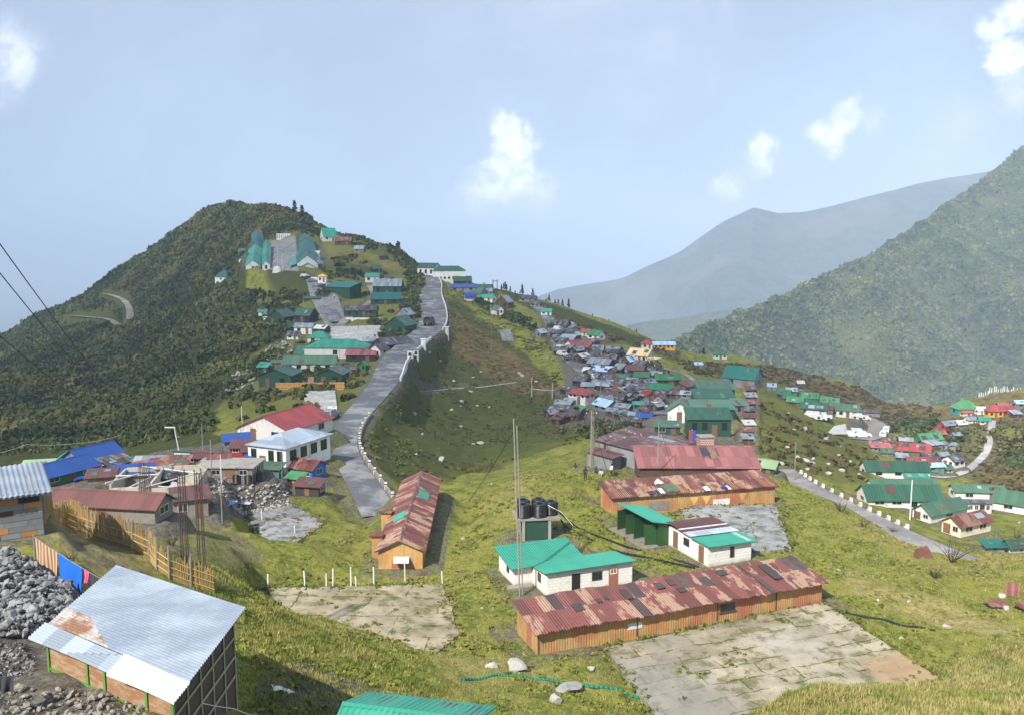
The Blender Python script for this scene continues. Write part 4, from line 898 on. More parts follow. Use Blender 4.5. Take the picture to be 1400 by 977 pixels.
# ---------- tin shed in the corner nearest the camera
RZ = -12.9
fl, fr, br_, bl_ = [np.array(PZ(*p, RZ)) for p in ((42,873),(240,958),(337,832),(160,776))]
cen = (fl+fr+br_+bl_)/4; L = (np.linalg.norm(fr-fl)+np.linalg.norm(br_-bl_))/2; W = (np.linalg.norm(br_-fr)+np.linalg.norm(bl_-fl))/2
rt = empty('tin_shed', (cen[0], cen[1], RZ-2.4), 0); tag(rt, 'timber shed with big silver corrugated roof nearest the camera on the left', 'shed')
def BL(x, y, z):
    u, v = x/L+.5, y/W+.5; p = (fl*(1-u)+fr*u)*(1-v)+(bl_*(1-u)+br_*u)*v-cen; return (p[0], p[1], z)
def bb(x0, x1, y0, y1, z0, z1): 
    b = MB().box(x0, x1, y0, y1, z0, z1); b.v = [BL(*p) for p in b.v]; return b
def strip(x0, x1, y0, y1, mat, name, dz=0):
    b = MB(); n = max(6, int((y1-y0)/.16*7))
    for d2 in (0, -.03):
        b.grid(lambda u, v: BL(x0+(x1-x0)*u, y0+(y1-y0)*v, 2.42+dz+.10*((y0+(y1-y0)*v)/W+.5)+d2+.028*math.sin(2*PI*(y0+(y1-y0)*v)/.16)+.03*math.sin(3*u+2*v)), 14, n)
    return b.build(name, mat, rt, smooth=True)
SILV = NT('corrugated silver sheet'); o_ = SILV.coord(); n1 = SILV.noise(o_, .5, 5, .6); n2 = SILV.noise(SILV.map(o_, (.4,2.5,1), (0,0,.4)), 2.2, 5, .6)
cs = SILV.mix(SILV.step(n1, .35, .65), (.19,.23,.29), (.28,.325,.385)); cs = SILV.val(cs, SILV.math('MULTIPLY_ADD', n2, .45, .78)); cs = SILV.mix(SILV.math('MULTIPLY', SILV.step(n2, .66, .76), .35), cs, (.22,.17,.13))
SILVER = SILV.done(cs, .55, .1, None)
RST = NT('rust stained silver sheet'); o_ = RST.coord(); n1 = RST.noise(o_, .9, 6, .65); n2 = RST.noise(o_, 6, 5, .7)
RUSTY = RST.done(RST.mix(RST.step(n1, .40, .58), (.40,.39,.38), RST.mix(n2, (.16,.065,.03), (.28,.15,.085))), .7, .1, None)
strip(-L/2, L/2, -W/2+1.0, W/2, SILVER, 'roof_sheet'); strip(-L/2-.1, L/2*.18, -W/2-.05, -W/2+1.05, RM['silver'], 'roof_sheet', .035); strip(L/2*.16, L/2+.05, -W/2-.2, -W/2+1.05, RM['white'], 'roof_sheet', .05)
strip(-L/2+.05, -L/2+3.4, -W/2+1.0, -W/2+2.3, RUSTY, 'rusty_sheet', .03)
hl, hw = L/2-.5, W/2-.5
WBD = NT('shed wall boards'); o_ = WBD.coord(); n1 = WBD.noise(WBD.map(o_, (1,1,4)), 1.5, 5, .7); WB = WBD.done(WBD.mix(WBD.step(n1, .4, .62), (.30,.14,.07), (.36,.27,.16)), .9, 0, n1, .3, .02)
bb(-hl, hl, -hw, hw, -1.5, 2.34).build('wall', WB, rt)
fr_ = plain('green painted frame', lin(90,140,60), .8, .2, 2)
for x in (-hl, -hl+2.2, -.1, 2.0, hl): bb(x-.06, x+.06, -hw-.06, -hw-.005, -1.5, 2.33).build('frame_post', fr_, rt)
for z in (.4, 1.3): bb(-hl, hl, -hw-.05, -hw-.006, z-.04, z+.04).build('frame_rail', fr_, rt)
lt = plain('pale battens', (.36,.33,.22), .85, .2, 2)
bb(hl+.003, hl+.02, -hw, hw, -1.5, 2.33).build('side_boards', WM['brown'], rt)
for y in np.linspace(-hw, hw, 6): bb(hl+.021, hl+.07, y-.05, y+.05, -1.5, 2.33).build('batten', lt, rt)
for z in (.1, .8, 1.5, 2.2): bb(hl+.071, hl+.10, -hw, hw, z-.04, z+.04).build('batten', lt, rt)
# ---------- grey tin shack at the left edge
rt = house('shack', -14, 742, 4.9, 3.8, 2.4, .5, 33, 'shed', SILVER, WM['tin'], 'patched grey tin shack at the left edge above the rubble heap', 'shack', None, nl=0, ne=0, door=False, m=True, near=True, ov=.45, corr=.25)
rs = random.Random(4)
for k in range(8):
    z0 = .02+.3*k; x = -2.4
    while x < 2.3:
        w = min(rs.uniform(.7,2.2), 2.42-x); mt = rs.choice(['tin','brown','tin','dark','orange','brown','tin']); put_box('f', 4.9, 3.8, x+w/2, w-.02, z0, z0+.285, .02+.012*(k % 2)).build('wall_board', WM[mt], rt); x += w
rt = house('lean_to', -66, 745, 3.2, 2.0, 1.95, .3, 33, 'shed', RM['lime'], WM['dark'], 'bright green lean-to roof at the left edge of the photo', 'shed', None, nl=0, ne=0, door=False, m=True, near=True, ov=.3, corr=.25)
# ---------- green roof cut by the bottom edge
a_, b_ = np.array(PZ(470,960,-16.9)), np.array(PZ(654,982,-16.9)); yw = math.degrees(math.atan2(b_[1]-a_[1], b_[0]-a_[0])); m_ = (a_+b_)/2; L = np.linalg.norm(b_-a_)
house('house', 0,0, L-.5, 4.6, 2.0, .8, yw, 'gable', RM['tealrib'], WM['brown'], 'house with bright green corrugated roof cut by the bottom edge', 'house', None, nl=1, ne=0, at=(m_[0], m_[1], -19.7), m=True, corr=.24, near=True, ov=.3)
# ---------- roofless ruin
g = hit(205, 682); rt = empty('ruined_house', (g[0], g[1]+3.2, g[2]), R(10)); tag(rt, 'roofless ruined house with bare pale walls and fallen beams', 'ruin'); PADS.append((g[0], g[1]+3.2, R(10), 4.6, 3.6, g[2]-.05, 2))
PALE = plain('bare plaster ruin wall', (.48,.43,.34), .95, .3, 1.2, dirt=.5)
for x0, x1, y0, y1, h in ((-4,-1.6,-3,-2.8,1.2),(-.4,3.6,-3,-2.8,1.0),(-4.2,-4,-3,3,1.6),(3.6,3.8,-3,3,1.3),(-4,3.6,2.8,3,1.7),(-.6,-.4,-2.8,2.8,1.5),(1.4,3.6,.2,.4,1.3)): MB().box(x0, x1, y0, y1, -1, h).build('wall', PALE, rt)
for p, q in (((-4.5,-3,1.75),(.5,2.9,1.9)),((-1,-3.2,1.2),(3.9,.4,1.65)),((-4.2,-.5,1.75),(-.4,-.2,1.65)),((-3.2,-3.2,.9),(-.8,-1.2,1.7)),((.2,-2.9,1.15),(3.2,-2.0,.6)),((-2.5,3,1.75),(3.5,.4,1.45))):
    MB().tube(p, q, .09, 5).build('beam', TRIM, rt)
MB().box(-4, 3.6, -2.8, 2.8, -.6, .08).build('rubble_floor', WM['stone'], rt)
# ---------- water tank stand
g = np.array(PZ(738,738,-25.8)); TK = plain('black plastic tank', (.012,.012,.014), .38, .2, 2, dirt=.12, dcol=(.10,.09,.08), spec=.5)
TKB = (g[0]-.25, g[1]+1.4, -25.8)
rt = empty('tank_stand', TKB, R(8)); tag(rt, 'concrete water tank stand with dark green panel on the grassy knoll', 'stand'); PADS.append((TKB[0], TKB[1], R(8), 2.4, 1.6, -25.85, 1.6))
MB().box(-2.0, 1.9, -1.35, 1.35, 1.75, 1.9).build('deck', RM['concrete'], rt)
for x in (-1.35, .95):
    for y in (-1.2, 1.2): MB().box(x-.12, x+.12, y-.12, y+.12, -1.2, 1.749).build('post', RM['concrete'], rt)
MB().box(-1.2, .82, -1.2, -1.1, -.6, 1.745).build('panel', WM['forest'], rt); MB().box(-1.2, .82, 1.1, 1.2, -.6, 1.745).build('panel', WM['dark'], rt)
def tank_mb(r=.66, h=1.2):
    prof = [(r*.96,0)]
    for k in range(9): z = .08+k*(h*.82)/9; prof += [(r, z), (r, z+.05), (r*.955, z+.07), (r*.955, z+.10)]
    prof += [(r*.97, h*.88), (r*.8, h*.97), (r*.3, h*1.03)]
    return MB().lathe(prof, 22)
tank0 = None
def tank(x, y, z, sc, label, group):
    global tank0
    if tank0 is None:
        tank0 = tank_mb().build('water_tank', TK, None, (x, y, z), 0, True)
        MB().lathe([(.2,1.22),(.24,1.25),(.24,1.31),(.1,1.34)], 14).build('lid', TK, tank0, (0,0,0))
        o = tank0
    else:
        o = tank0.copy(); COL.objects.link(o); l = tank0.children[0].copy(); COL.objects.link(l); l.parent = o; o.location = (x, y, z)
    o.scale = (sc,)*3; tag(o, label, 'water tank', group); return o
for dx, dy, lb in ((-1.25,-.6,'front left black water tank on the concrete stand'),(.15,-.6,'front middle black water tank on the concrete stand'),(1.25,-.1,'right black water tank on the concrete stand beside the pipe'),(-1.1,.72,'back left black water tank on the concrete stand'),(.3,.75,'back middle black water tank on the concrete stand')):
    ca, sa = math.cos(R(8)), math.sin(R(8)); tank(TKB[0]+dx*ca-dy*sa, TKB[1]+dx*sa+dy*ca, TKB[2]+1.905, 1.0, lb, 'black water tanks')
PADS.append((*hit(338,657)[:2], 0, 2.4, 1.6, hit(338,657)[2], 1.5))
TG = hit(338, 659)
for dx, dy, lb in ((-.9,-.3,'left black tank of the row on the ground below the flat concrete roof'),(.35,-.3,'second black tank of the row below the flat concrete roof'),(.9,.9,'rear black tank below the flat concrete roof'),(-.4,1.0,'rear left black tank below the flat concrete roof')): tank(TG[0]+dx, TG[1]+dy, TG[2]-.02, .9, lb, 'black water tanks')
# ---------- long halls climbing the hill
def climbing(name, f, e, W, h, rh, nseg, label, porch=False, veranda=False, roof='tealdark', cat='hall'):
    zf = PY(*f); e = PY(*e); x0, y0, z0 = zf
    rt = empty(name, zf, math.atan2(e[1]-y0, e[0]-x0)); tag(rt, label, cat); th = rt.rotation_euler[2]
    LL = math.hypot(e[0]-x0, e[1]-y0); sl = LL/nseg; sh = (e[2]-z0)/LL; s0 = 4 if porch else 0
    def shear(b, xo=0): b.v = [(x+xo, y, z+sh*(x+xo)) for x, y, z in b.v]; return b
    shear(wall_mesh('gable', LL-s0, W, h, rh, 9), LL/2+s0/2).build('wall', WM['white'], rt)
    for k in range(nseg):
        xa = k*sl+(s0 if k == 0 else 0); xb = (k+1)*sl; b = shear(roof_mesh('gable', xb-xa-.6, W, h, rh, .35, .12), (xa+xb)/2); b.v = [(x, y, z+.22*(k % 2)) for x, y, z in b.v]; b.build('roof', RM[roof], rt)
        xm = (xa+xb)/2; PADS.append((x0+xm*math.cos(th), y0+xm*math.sin(th), th, (xb-xa)/2, W/2+(5 if veranda else 1.5), z0+sh*xm-.1, 4))
        for j in range(3):
            xx = xa+(j+.5)*(xb-xa)/3; shear(MB().box(xx-.6, xx+.6, -W/2-.08, -W/2-.01, h*.35, h*.8)).build('window', GLASS, rt)
            if veranda: shear(MB().box(xx-.12, xx+.12, W/2+3.1, W/2+3.3, -6, 2.25)).build('veranda_post', WM['white'], rt)
        if veranda: shear(MB().slab([(xa,W/2+3.5,2.2),(xb,W/2+3.5,2.2),(xb,W/2+.05,3.2),(xa,W/2+.05,3.2)][::-1], .12)).build('veranda_roof', RM['teal'], rt)
    if porch:
        for fn_, nm, m in ((wall_mesh('gable', 4, 8.0, 2.0, 2.2, 3), 'porch_wall', WM['white']), (roof_mesh('gable', 4, 8.0, 2.0, 2.2, .4, .12), 'porch_roof', RM['teal'])):
            fn_.v = [(x+1.9, y, z) for x, y, z in fn_.v]; fn_.build(nm, m, rt)
        MB().box(-.15, -.103, -.6, .6, .2, 2.1).build('door', DOORS['dark'], rt)
    else: MB().box(-.05, -.003, -.5, .5, .1, min(2, h*.9)).build('door', DOORS['dark'], rt)
climbing('long_hall', (421,372,408), (417,336,505), 9.4, 3.4, 3.6, 4, 'long white hall with stepped teal roof climbing the hill beside the parade ground', True, True)
climbing('row_house', (364,368,425), (365,337,482), 3.6, 2.0, 1.8, 3, 'long narrow teal roofed row along the left edge of the parade ground', roof='teal', cat='house')
climbing('row_house', (346,368,425), (350,345,462), 6.6, 1.5, 2.6, 2, 'broad turquoise roofed block nearest below the parade ground on its left', roof='teal', cat='house')
climbing('row_house', (353,350,463), (352,326,497), 5.6, 2.2, 2.4, 2, 'upper turquoise roofed block between the red pavilion and the broad turquoise one', roof='tealdark', cat='house')
# ---------- cars, booth wall etc. use final ground (see props)
# ------------------------------------------------------------------ roads
def smooth(P, n):
    P = np.array(P, float); out = []
    Q = np.concatenate([P[:1]*2-P[1:2], P, P[-1:]*2-P[-2:-1]])
    for i in range(len(P)-1):
        p0, p1, p2, p3 = Q[i:i+4]
        for t in np.linspace(0, 1, n, endpoint=False):
            out.append(.5*((2*p1)+(-p0+p2)*t+(2*p0-5*p1+4*p2-p3)*t*t+(-p0+3*p1-3*p2+p3)*t**3))
    out.append(P[-1]); return np.array(out)
def road(name, pix, mat, n=8, lift=.0):
    """pix: (px, py, half width[, Y])"""
    P = []
    for p in pix:
        g = np.array(PY(p[0], p[1], p[3])) if len(p) > 3 else hit(p[0], p[1]); P.append([*g, p[2]])
    P = smooth(P, n)
    for _ in range(6): P[1:-1, 2] = (P[:-2, 2]+2*P[1:-1, 2]+P[2:, 2])/4
    Q = P[::2].copy(); Q[:, 3] += .5; ROADS.append((Q, max(1.2, min(4, P[:, 3].max()*.8))))
    d = np.gradient(P[:, :2], axis=0); d /= np.linalg.norm(d, axis=1)[:, None]+1e-9; nrm = np.stack([d[:, 1], -d[:, 0]], 1)
    us = np.linspace(-1, 1, 7); V = []; Fc = []
    for i, p in enumerate(P):
        for u in us: V.append((p[0]+nrm[i, 0]*u*p[3], p[1]+nrm[i, 1]*u*p[3], p[2]+.02+lift-.05*u*u))
    k = len(us)
    for i in range(len(P)-1):
        for j in range(k-1): Fc.append((i*k+j, i*k+j+1, (i+1)*k+j+1, (i+1)*k+j))
    b = MB(); b.v = V; b.f = [f[::-1] if True else f for f in Fc]; o = b.build(name, mat, smooth=True); tag(o, kind='structure'); return P, nrm
def asphalt(name, base, pale, dk):
    t = NT(name); g = t.geo(); n1 = t.noise(g, .22, 6, .65); n2 = t.noise(g, 1.4, 6, .7); n3 = t.noise(g, .06, 3, .5)
    c = t.mix(t.step(n1, .45, .62), base, pale); c = t.mix(t.step(n2, .58, .70), c, dk); c = t.val(c, t.math('MULTIPLY_ADD', n3, .7, .65))
    return t.done(c, .9, 0, n2, .5, .03, .25)
ASPH = asphalt('worn asphalt', (.120,.125,.140), (.27,.27,.27), (.055,.056,.062))
ASPH2 = asphalt('pale patched asphalt', (.19,.18,.175), (.29,.27,.25), (.10,.095,.09))
TRACK = asphalt('gravel track', (.22,.20,.165), (.34,.30,.25), (.13,.12,.09))
PATHM = asphalt('pale stone path', (.36,.35,.33), (.48,.47,.44), (.24,.23,.20))
RD1, RN1 = road('road', [(519,704,1.9,93),(513,690,2.0,97),(498,663,1.9,103),(481,635,1.8,111),(471,606,1.8,123),(479,577,2.1,139),(503,549,2.5,158),(526,520,3.0,185),(538,493,3.3,212),(566,466,3.9,250),(589,446,4.4,282),(592,424,4.4,315),(588,403,4.2,350),(591,388,3.6,380),(586,374,3.2,412),(577,366,3.0,440)], ASPH)
RD2, RN2 = road('road', [(1068,641,1.85,125),(1093,659,1.85,117),(1140,684,1.85,107),(1190,709,1.85,98.5),(1240,733,1.85,92),(1290,754,1.85,87),(1345,775,1.85,83)], ASPH2)
road('lane', [(735,419,2.0),(748,433,2.2),(758,450,2.4),(765,470,2.6),(778,488,2.4),(797,506,2.2),(815,522,2.2),(832,542,2.2),(848,560,2.0)], ASPH)
road('lane', [(822,474,1.8),(838,488,2.0),(855,508,2.2),(875,528,2.2),(894,548,2.2),(908,566,2.0)], ASPH)
road('lane', [(462,440,2.6),(448,420,3.0),(440,404,3.0),(436,390,3.0)], ASPH)
road('track', [(458,452,1.6),(478,432,1.6),(500,418,1.6),(512,404,1.4),(505,390,1.2)], TRACK)
road('track', [(96,432,2.0),(120,434,2.0),(146,437,2.0),(162,445,2.0)], TRACK, lift=.5)
road('track', [(140,402,2.0),(156,405,2.0),(170,412,2.0),(177,424,2.0),(178,438,2.0)], TRACK, lift=.5)
road('track', [(1160,566,2.4),(1185,572,2.8),(1200,582,2.8),(1196,594,2.8),(1176,600,2.6)], TRACK)
road('stairway', [(1357,574,.9),(1354,592,.9),(1350,612,.9),(1340,628,.9),(1318,643,.9),(1290,651,.9),(1262,648,.8)], PATHM)
road('footpath', [(545,533,.5),(580,534,.5),(620,531,.5),(660,528,.5),(706,522,.5)], PATHM)
road('footpath', [(728,531,.5),(755,533,.5),(775,528,.5)], PATHM)
road('footpath', [(893,498,.7),(915,504,.7),(938,512,.7),(952,522,.6)], TRACK)
# ------------------------------------------------------------------ terrain sheet
def ground_mat():
    t = NT('hillside ground'); g = t.geo()
    n_big = t.noise(g, .09, 5, .6); n_mid = t.noise(g, .45, 5, .62); n_fine = t.noise(g, 2.6, 6, .7)
    st = t.noise(t.map(g, (.5,.5,3.2)), .9, 5, .65, .6)
    lush = t.mix(t.step(n_mid, .35, .65), (.095,.125,.020), (.25,.24,.048))
    lush = t.mix(t.step(n_fine, .48, .72), lush, (.36,.33,.075))
    lush = t.mix(t.math('MULTIPLY', t.step(n_fine, .46, .30), .7), lush, (.030,.045,.010))
    dryc = t.mix(t.step(n_fine, .35, .65), (.40,.33,.15), (.215,.175,.06))
    mix = t.math('ADD', t.attr('dry'), t.math('MULTIPLY_ADD', n_big, 1.5, -.80))
    mix = t.math('ADD', mix, t.math('MULTIPLY_ADD', st, 1.4, -.75))
    c = t.mix(t.math('MULTIPLY', t.step(mix, .1, .75), .9), lush, dryc)
    dk = t.mix(n_mid, (.030,.044,.011), (.078,.088,.022))
    dk = t.mix(t.math('MULTIPLY', t.step(st, .50, .68), .6), dk, (.12,.095,.035))
    c = t.mix(t.step(t.math('ADD', t.attr('dark'), t.math('MULTIPLY_ADD', n_mid, .7, -.35)), .25, .75), c, dk)
    st2 = t.noise(t.map(g, (.25,.9,.9), (0,0,.5)), .5, 6, .65, .4)
    he = t.mix(t.step(st, .35, .65), (.10,.075,.032), (.19,.135,.05))
    he = t.mix(t.step(n_mid, .48, .68), he, (.045,.048,.018))
    c = t.mix(t.step(t.math('ADD', t.attr('heath'), t.math('MULTIPLY_ADD', n_mid, .8, -.4)), .25, .75), c, he)
    di = t.mix(t.step(n_fine, .35, .65), (.085,.075,.062), (.20,.18,.15))
    di = t.mix(t.step(n_mid, .52, .7), di, (.11,.085,.06))
    c = t.mix(t.step(t.math('ADD', t.attr('dirt'), t.math('MULTIPLY_ADD', n_mid, .8, -.4)), .35, .65), c, di)
    # bare soil spots in the turf
    sp = t.step(t.math('ADD', n_fine, t.math('MULTIPLY', n_mid, .5)), .82, .92)
    c = t.mix(t.math('MULTIPLY', sp, .55), c, (.11,.08,.05))
    h = t.math('ADD', n_fine, t.math('MULTIPLY', n_mid, 1.5))
    return t.done(c, .95, 0, h, 1., .22, .1)
def zones(x, y, z):
    acc = None; rg = np.random.default_rng(3)
    for k in range(9):
        o = rg.normal(0, 1, 2)*(0 if k == 0 else 1); r_ = _zones(x, y, z, o[0]*9, o[1]*4, k)
        acc = [a+b/9 for a, b in zip(acc, r_)] if acc else [b/9 for b in r_]
    return acc
def _zones(x, y, z, ox, oy, sd):
    px, py = project(x, y, z); r = np.hypot(x, y)
    kx = np.clip(60/r, .15, 1)
    jx = px+ox*(.5+kx)+26*_N1*kx; jy = py+oy*(.5+kx)+14*_N2*kx
    dry = np.full(x.shape, .06); dirt = np.zeros(x.shape); dark = np.zeros(x.shape); heath = np.zeros(x.shape)
    def put(a, poly, v, lo=0, hi=1e9): a[inpoly(jx, jy, poly) & (r > lo) & (r < hi)] = v
    # left hill and everything beyond the ridges
    put(dark, [(-1600,200),(440,200),(420,310),(345,335),(330,395),(395,420),(400,455),(345,480),(320,520),(295,560),(300,640),(-1600,720)], 1., 112)
    put(dark, [(535,330),(590,350),(575,440),(555,430),(545,380)], 1., 200)
    put(dark, [(540,470),(620,400),(760,520),(800,600),(640,650),(520,680),(490,600)], .64, 112)
    put(heath, [(600,410),(625,425),(735,505),(770,545),(690,535),(640,500),(600,470)], .7, 150)
    put(dry, [(610,420),(650,440),(720,500),(700,525),(630,480)], .75, 150)
    put(dark, [(640,380),(740,410),(930,480),(925,494),(760,440),(730,425)], .9, 250)
    put(heath, [(745,425),(930,492),(1060,500),(1280,560),(1240,590),(1160,560),(1060,520),(1000,525),(900,470),(820,470)], 1., 220)
    put(dark, [(900,485),(1050,520),(1290,548),(1240,575),(1100,535),(950,520)], .5, 230)
    put(heath, [(1225,600),(1310,535),(1700,520),(1700,680),(1380,700),(1310,650),(1240,640)], .65, 150)
    put(dry, [(1225,600),(1310,535),(1700,520),(1700,600),(1330,580)], .5, 150)
    put(dark, [(1020,535),(1060,530),(1210,625),(1190,660),(1090,650),(1040,625)], .50, 120)
    put(heath, [(1110,610),(1200,640),(1180,665),(1110,640)], .35, 120)
    # market and yards
    put(dirt, [(735,425),(780,455),(850,490),(950,545),(905,590),(760,585),(770,520),(755,470)], .8, 150)
    put(dirt, [(0,600),(150,608),(330,590),(450,600),(440,680),(340,665),(300,700),(240,690),(60,680),(-60,690)], .75, 60, 125)
    put(dirt, [(60,700),(240,715),(300,700),(350,745),(320,810),(200,775),(110,800),(60,740)], .45, 0, 90)
    put(dry, [(60,700),(240,715),(300,700),(350,745),(320,810),(200,775),(110,800),(60,740)], .5, 0, 90)
    put(dirt, [(60,640),(150,630),(300,620),(350,650),(335,705),(285,712),(245,705),(235,735),(60,690)], .95, 60, 125)
    put(dirt, [(290,660),(390,655),(400,690),(320,710)], .7, 70, 125)
    put(dark, [(405,310),(480,308),(540,335),(600,375),(590,440),(540,470),(500,560),(440,640),(330,600),(300,560),(345,480),(400,455),(400,400)], .42, 130)  # hilltop grass darkened: cloud shade partly put into its colour
    put(dry, [(440,320),(540,340),(560,400),(500,400),(440,350)], .35, 130)
    put(heath, [(450,345),(480,340),(530,365),(545,390),(500,385),(470,365)], .5, 200)
    put(dark, [(355,362),(432,374),(430,412),(370,404)], .75, 200)
    put(dark, [(455,318),(500,325),(545,345),(540,360),(500,342),(460,330)], .6, 200)
    put(dirt, [(420,330),(470,330),(470,400),(520,440),(545,470),(450,470),(420,400)], .35, 240)
    put(dirt, [(300,520),(400,470),(410,480),(350,530)], .6, 170)
    put(dirt, [(880,600),(1030,590),(1030,650),(900,650)], .7, 110, 200)
    put(dirt, [(1170,560),(1240,575),(1200,610),(1150,585)], .8, 200)
    put(dirt, [(-300,760),(60,745),(110,830),(80,900),(130,930),(180,977),(220,1100),(-300,1100)], .75, 0, 48)
    put(dirt, [(700,650),(760,650),(850,690),(880,770),(830,760),(790,700),(740,680)], .35, 60, 125)
    put(dry, [(600,900),(840,890),(840,960),(620,977)], .45, 0, 60)
    put(dry, [(1100,930),(1400,850),(1500,900),(1500,1100),(1000,1100)], .75, 0, 60)
    put(dry, [(1130,770),(1200,790),(1290,830),(1420,860),(1420,885),(1250,845),(1150,800)], .8, 0, 90)
    put(dry, [(700,640),(600,780),(640,780),(740,680)], .4, 0, 120)
    put(dry, [(1100,650),(1250,740),(1400,750),(1400,790),(1230,780),(1120,700)], .5, 0, 120)
    put(dirt, [(340,920),(440,900),(520,940),(470,1000),(330,1000)], .7, 0, 50)
    return dry, dirt, dark, heath
def build_terrain():
    az = np.concatenate([np.arange(-110, -36, 2.0), np.arange(-36, 36, .085), np.arange(36, 111, 2.0)])*PI/180
    rr = [3.0]
    while rr[-1] < 45000:
        r = rr[-1]; k = 1.03 if r < 20 else 1.0062 if r < 140 else 1.008 if r < 500 else 1.014 if r < 900 else 1.05
        rr.append(r*k)
    rr = np.array(rr); A, Rr = np.meshgrid(az, rr)
    x = (Rr*np.sin(A)).ravel(); y = (Rr*np.cos(A)).ravel()
    z, near_ = H(x, y, True, 1.3)
    global _N1, _N2
    _N1 = fbm(x/9, y/9, 31, 3); _N2 = fbm(x/9, y/9, 41, 3)
    na, nr = len(az), len(rr)
    i = (np.arange(nr-1)[:, None]*na+np.arange(na-1)[None]).ravel()
    Fq = np.stack([i, i+1, i+na+1, i+na], 1)
    dry, dirt, dark, heath = zones(x, y, z)
    dirt = np.maximum(dirt, .52*near_*(np.hypot(x, y) < 520))
    far = np.hypot(x, y) > 640
    dark[far] = 1.0
    o = npmesh('ground', np.stack([x, y, z], 1), Fq, ground_mat(), dict(dry=dry, dirt=dirt, dark=dark, heath=heath), True)
    tag(o, kind='structure'); print('terrain', len(x)); return o
build_terrain()
# ------------------------------------------------------------------ far mountains
def mountain(name, ridge, drop, foot, seed, amp, mat, scl, back=.5):
    """ridge: (px,py,Y) from left to right; falls towards the camera over `foot` metres"""
    P = np.array([PY(*p) for p in ridge]); t = np.linspace(0, 1, len(P))
    nu, nv = 420, 170
    tu = np.linspace(0, 1, nu); Rg = np.stack([np.interp(tu, t, P[:, k]) for k in range(3)], 1)
    for _ in range(12):
        Rg[1:-1] = (Rg[:-2]+2*Rg[1:-1]+Rg[2:])/4
    tv = np.concatenate([np.linspace(-back, 0, 30, endpoint=False), np.linspace(0, 1, nv-30)])
    U, V = np.meshgrid(np.arange(nu), tv)
    X = Rg[U, 0]*(1-V*foot/Rg[U, 1]); Y = Rg[U, 1]-V*foot
    Z = Rg[U, 2]-drop*np.abs(V)**.92
    sp = fbm((X+.35*Y)/(scl*1.5), Y/(scl*3.2), seed, 4)
    rid = 1-np.abs(fbm((X+.35*Y)/scl, Y/(scl*2.4), seed+5, 3))
    Z = Z+amp*(1.1*sp+1.0*(rid-.75))*np.clip(np.abs(V)*5, .06, 1)
    V3 = np.stack([X.ravel(), Y.ravel(), Z.ravel()], 1)
    i = (np.arange(nv-1)[:, None]*nu+np.arange(nu-1)[None]).ravel()
    o = npmesh(name, V3, np.stack([i, i+nu, i+nu+1, i+1], 1), mat, None, True)
    tag(o, kind='structure'); return X, Y, Z
def forest_mat(name, a, b, c, sc):
    t = NT(name); g = t.geo(); n1 = t.noise(g, sc, 6, .7); n2 = t.noise(g, sc*.12, 4, .6)
    col = t.mix(t.step(n1, .35, .65), a, b); col = t.mix(t.math('MULTIPLY', t.step(n2, .5, .7), .7), col, c)
    return t.done(col, .95, 0, n1, 1., 6, .1)
FM = forest_mat('forest slope', (.026,.042,.014), (.070,.085,.030), (.13,.115,.05), .06); FM2 = forest_mat('far forest slope', (.008,.020,.012), (.045,.062,.038), (.10,.10,.06), .022)
M1 = mountain('mountain_slope', [(700,640,700),(870,500,850),(930,462,980),(1000,428,1100),(1100,388,1250),(1180,352,1350),(1240,318,1450),(1330,256,1650),(1400,200,1800),(1520,120,2000),(1700,20,2200),(2000,30,2500),(2500,90,2900)], 420, 900, 71, 62, FM, 210)
M2 = mountain('mountain_ridge', [(560,470,4600),(760,396,4400),(850,380,4300),(930,344,4300),(990,302,4200),(1030,284,4200),(1065,292,4200),(1100,290,4200),(1200,266,4200),(1290,245,4300),(1350,236,4300),(1450,200,4400),(1650,150,4500)], 1100, 2300, 91, 110, FM2, 560)
M3 = mountain('mountain_spur', [(760,500,2300),(830,452,2400),(880,440,2500),(920,436,2500),(960,428,2500),(1000,424,2500),(1060,420,2500),(1160,400,2600)], 300, 700, 55, 30, FM, 250)
def sample(poly, n, rmin, rmax, seed, avoid=True, dens=None, mg=.1):
    """random ground points whose picture position lies in the polygon"""
    rg = np.random.default_rng(seed); xs = [p[0] for p in poly]
    a0, a1 = math.atan((min(xs)-700)/F)-.03, math.atan((max(xs)-700)/F)+.03; out = []; tot = 0
    it = 0
    while tot < n and it < 40:
        it += 1
        a = rg.uniform(a0, a1, n*2); r = np.sqrt(rg.uniform(rmin**2, rmax**2, n*2)); x, y = r*np.sin(a), r*np.cos(a); z, bl = H(x, y, True, mg); px, py = project(x, y, z)
        m = inpoly(px, py, poly)
        if dens is not None: m &= rg.random(len(x)) < dens(x, y)
        if avoid: m &= ~bl
        q = np.stack([x, y, z], 1)[m]; out.append(q); tot += len(q)
    return np.concatenate(out)[:n]
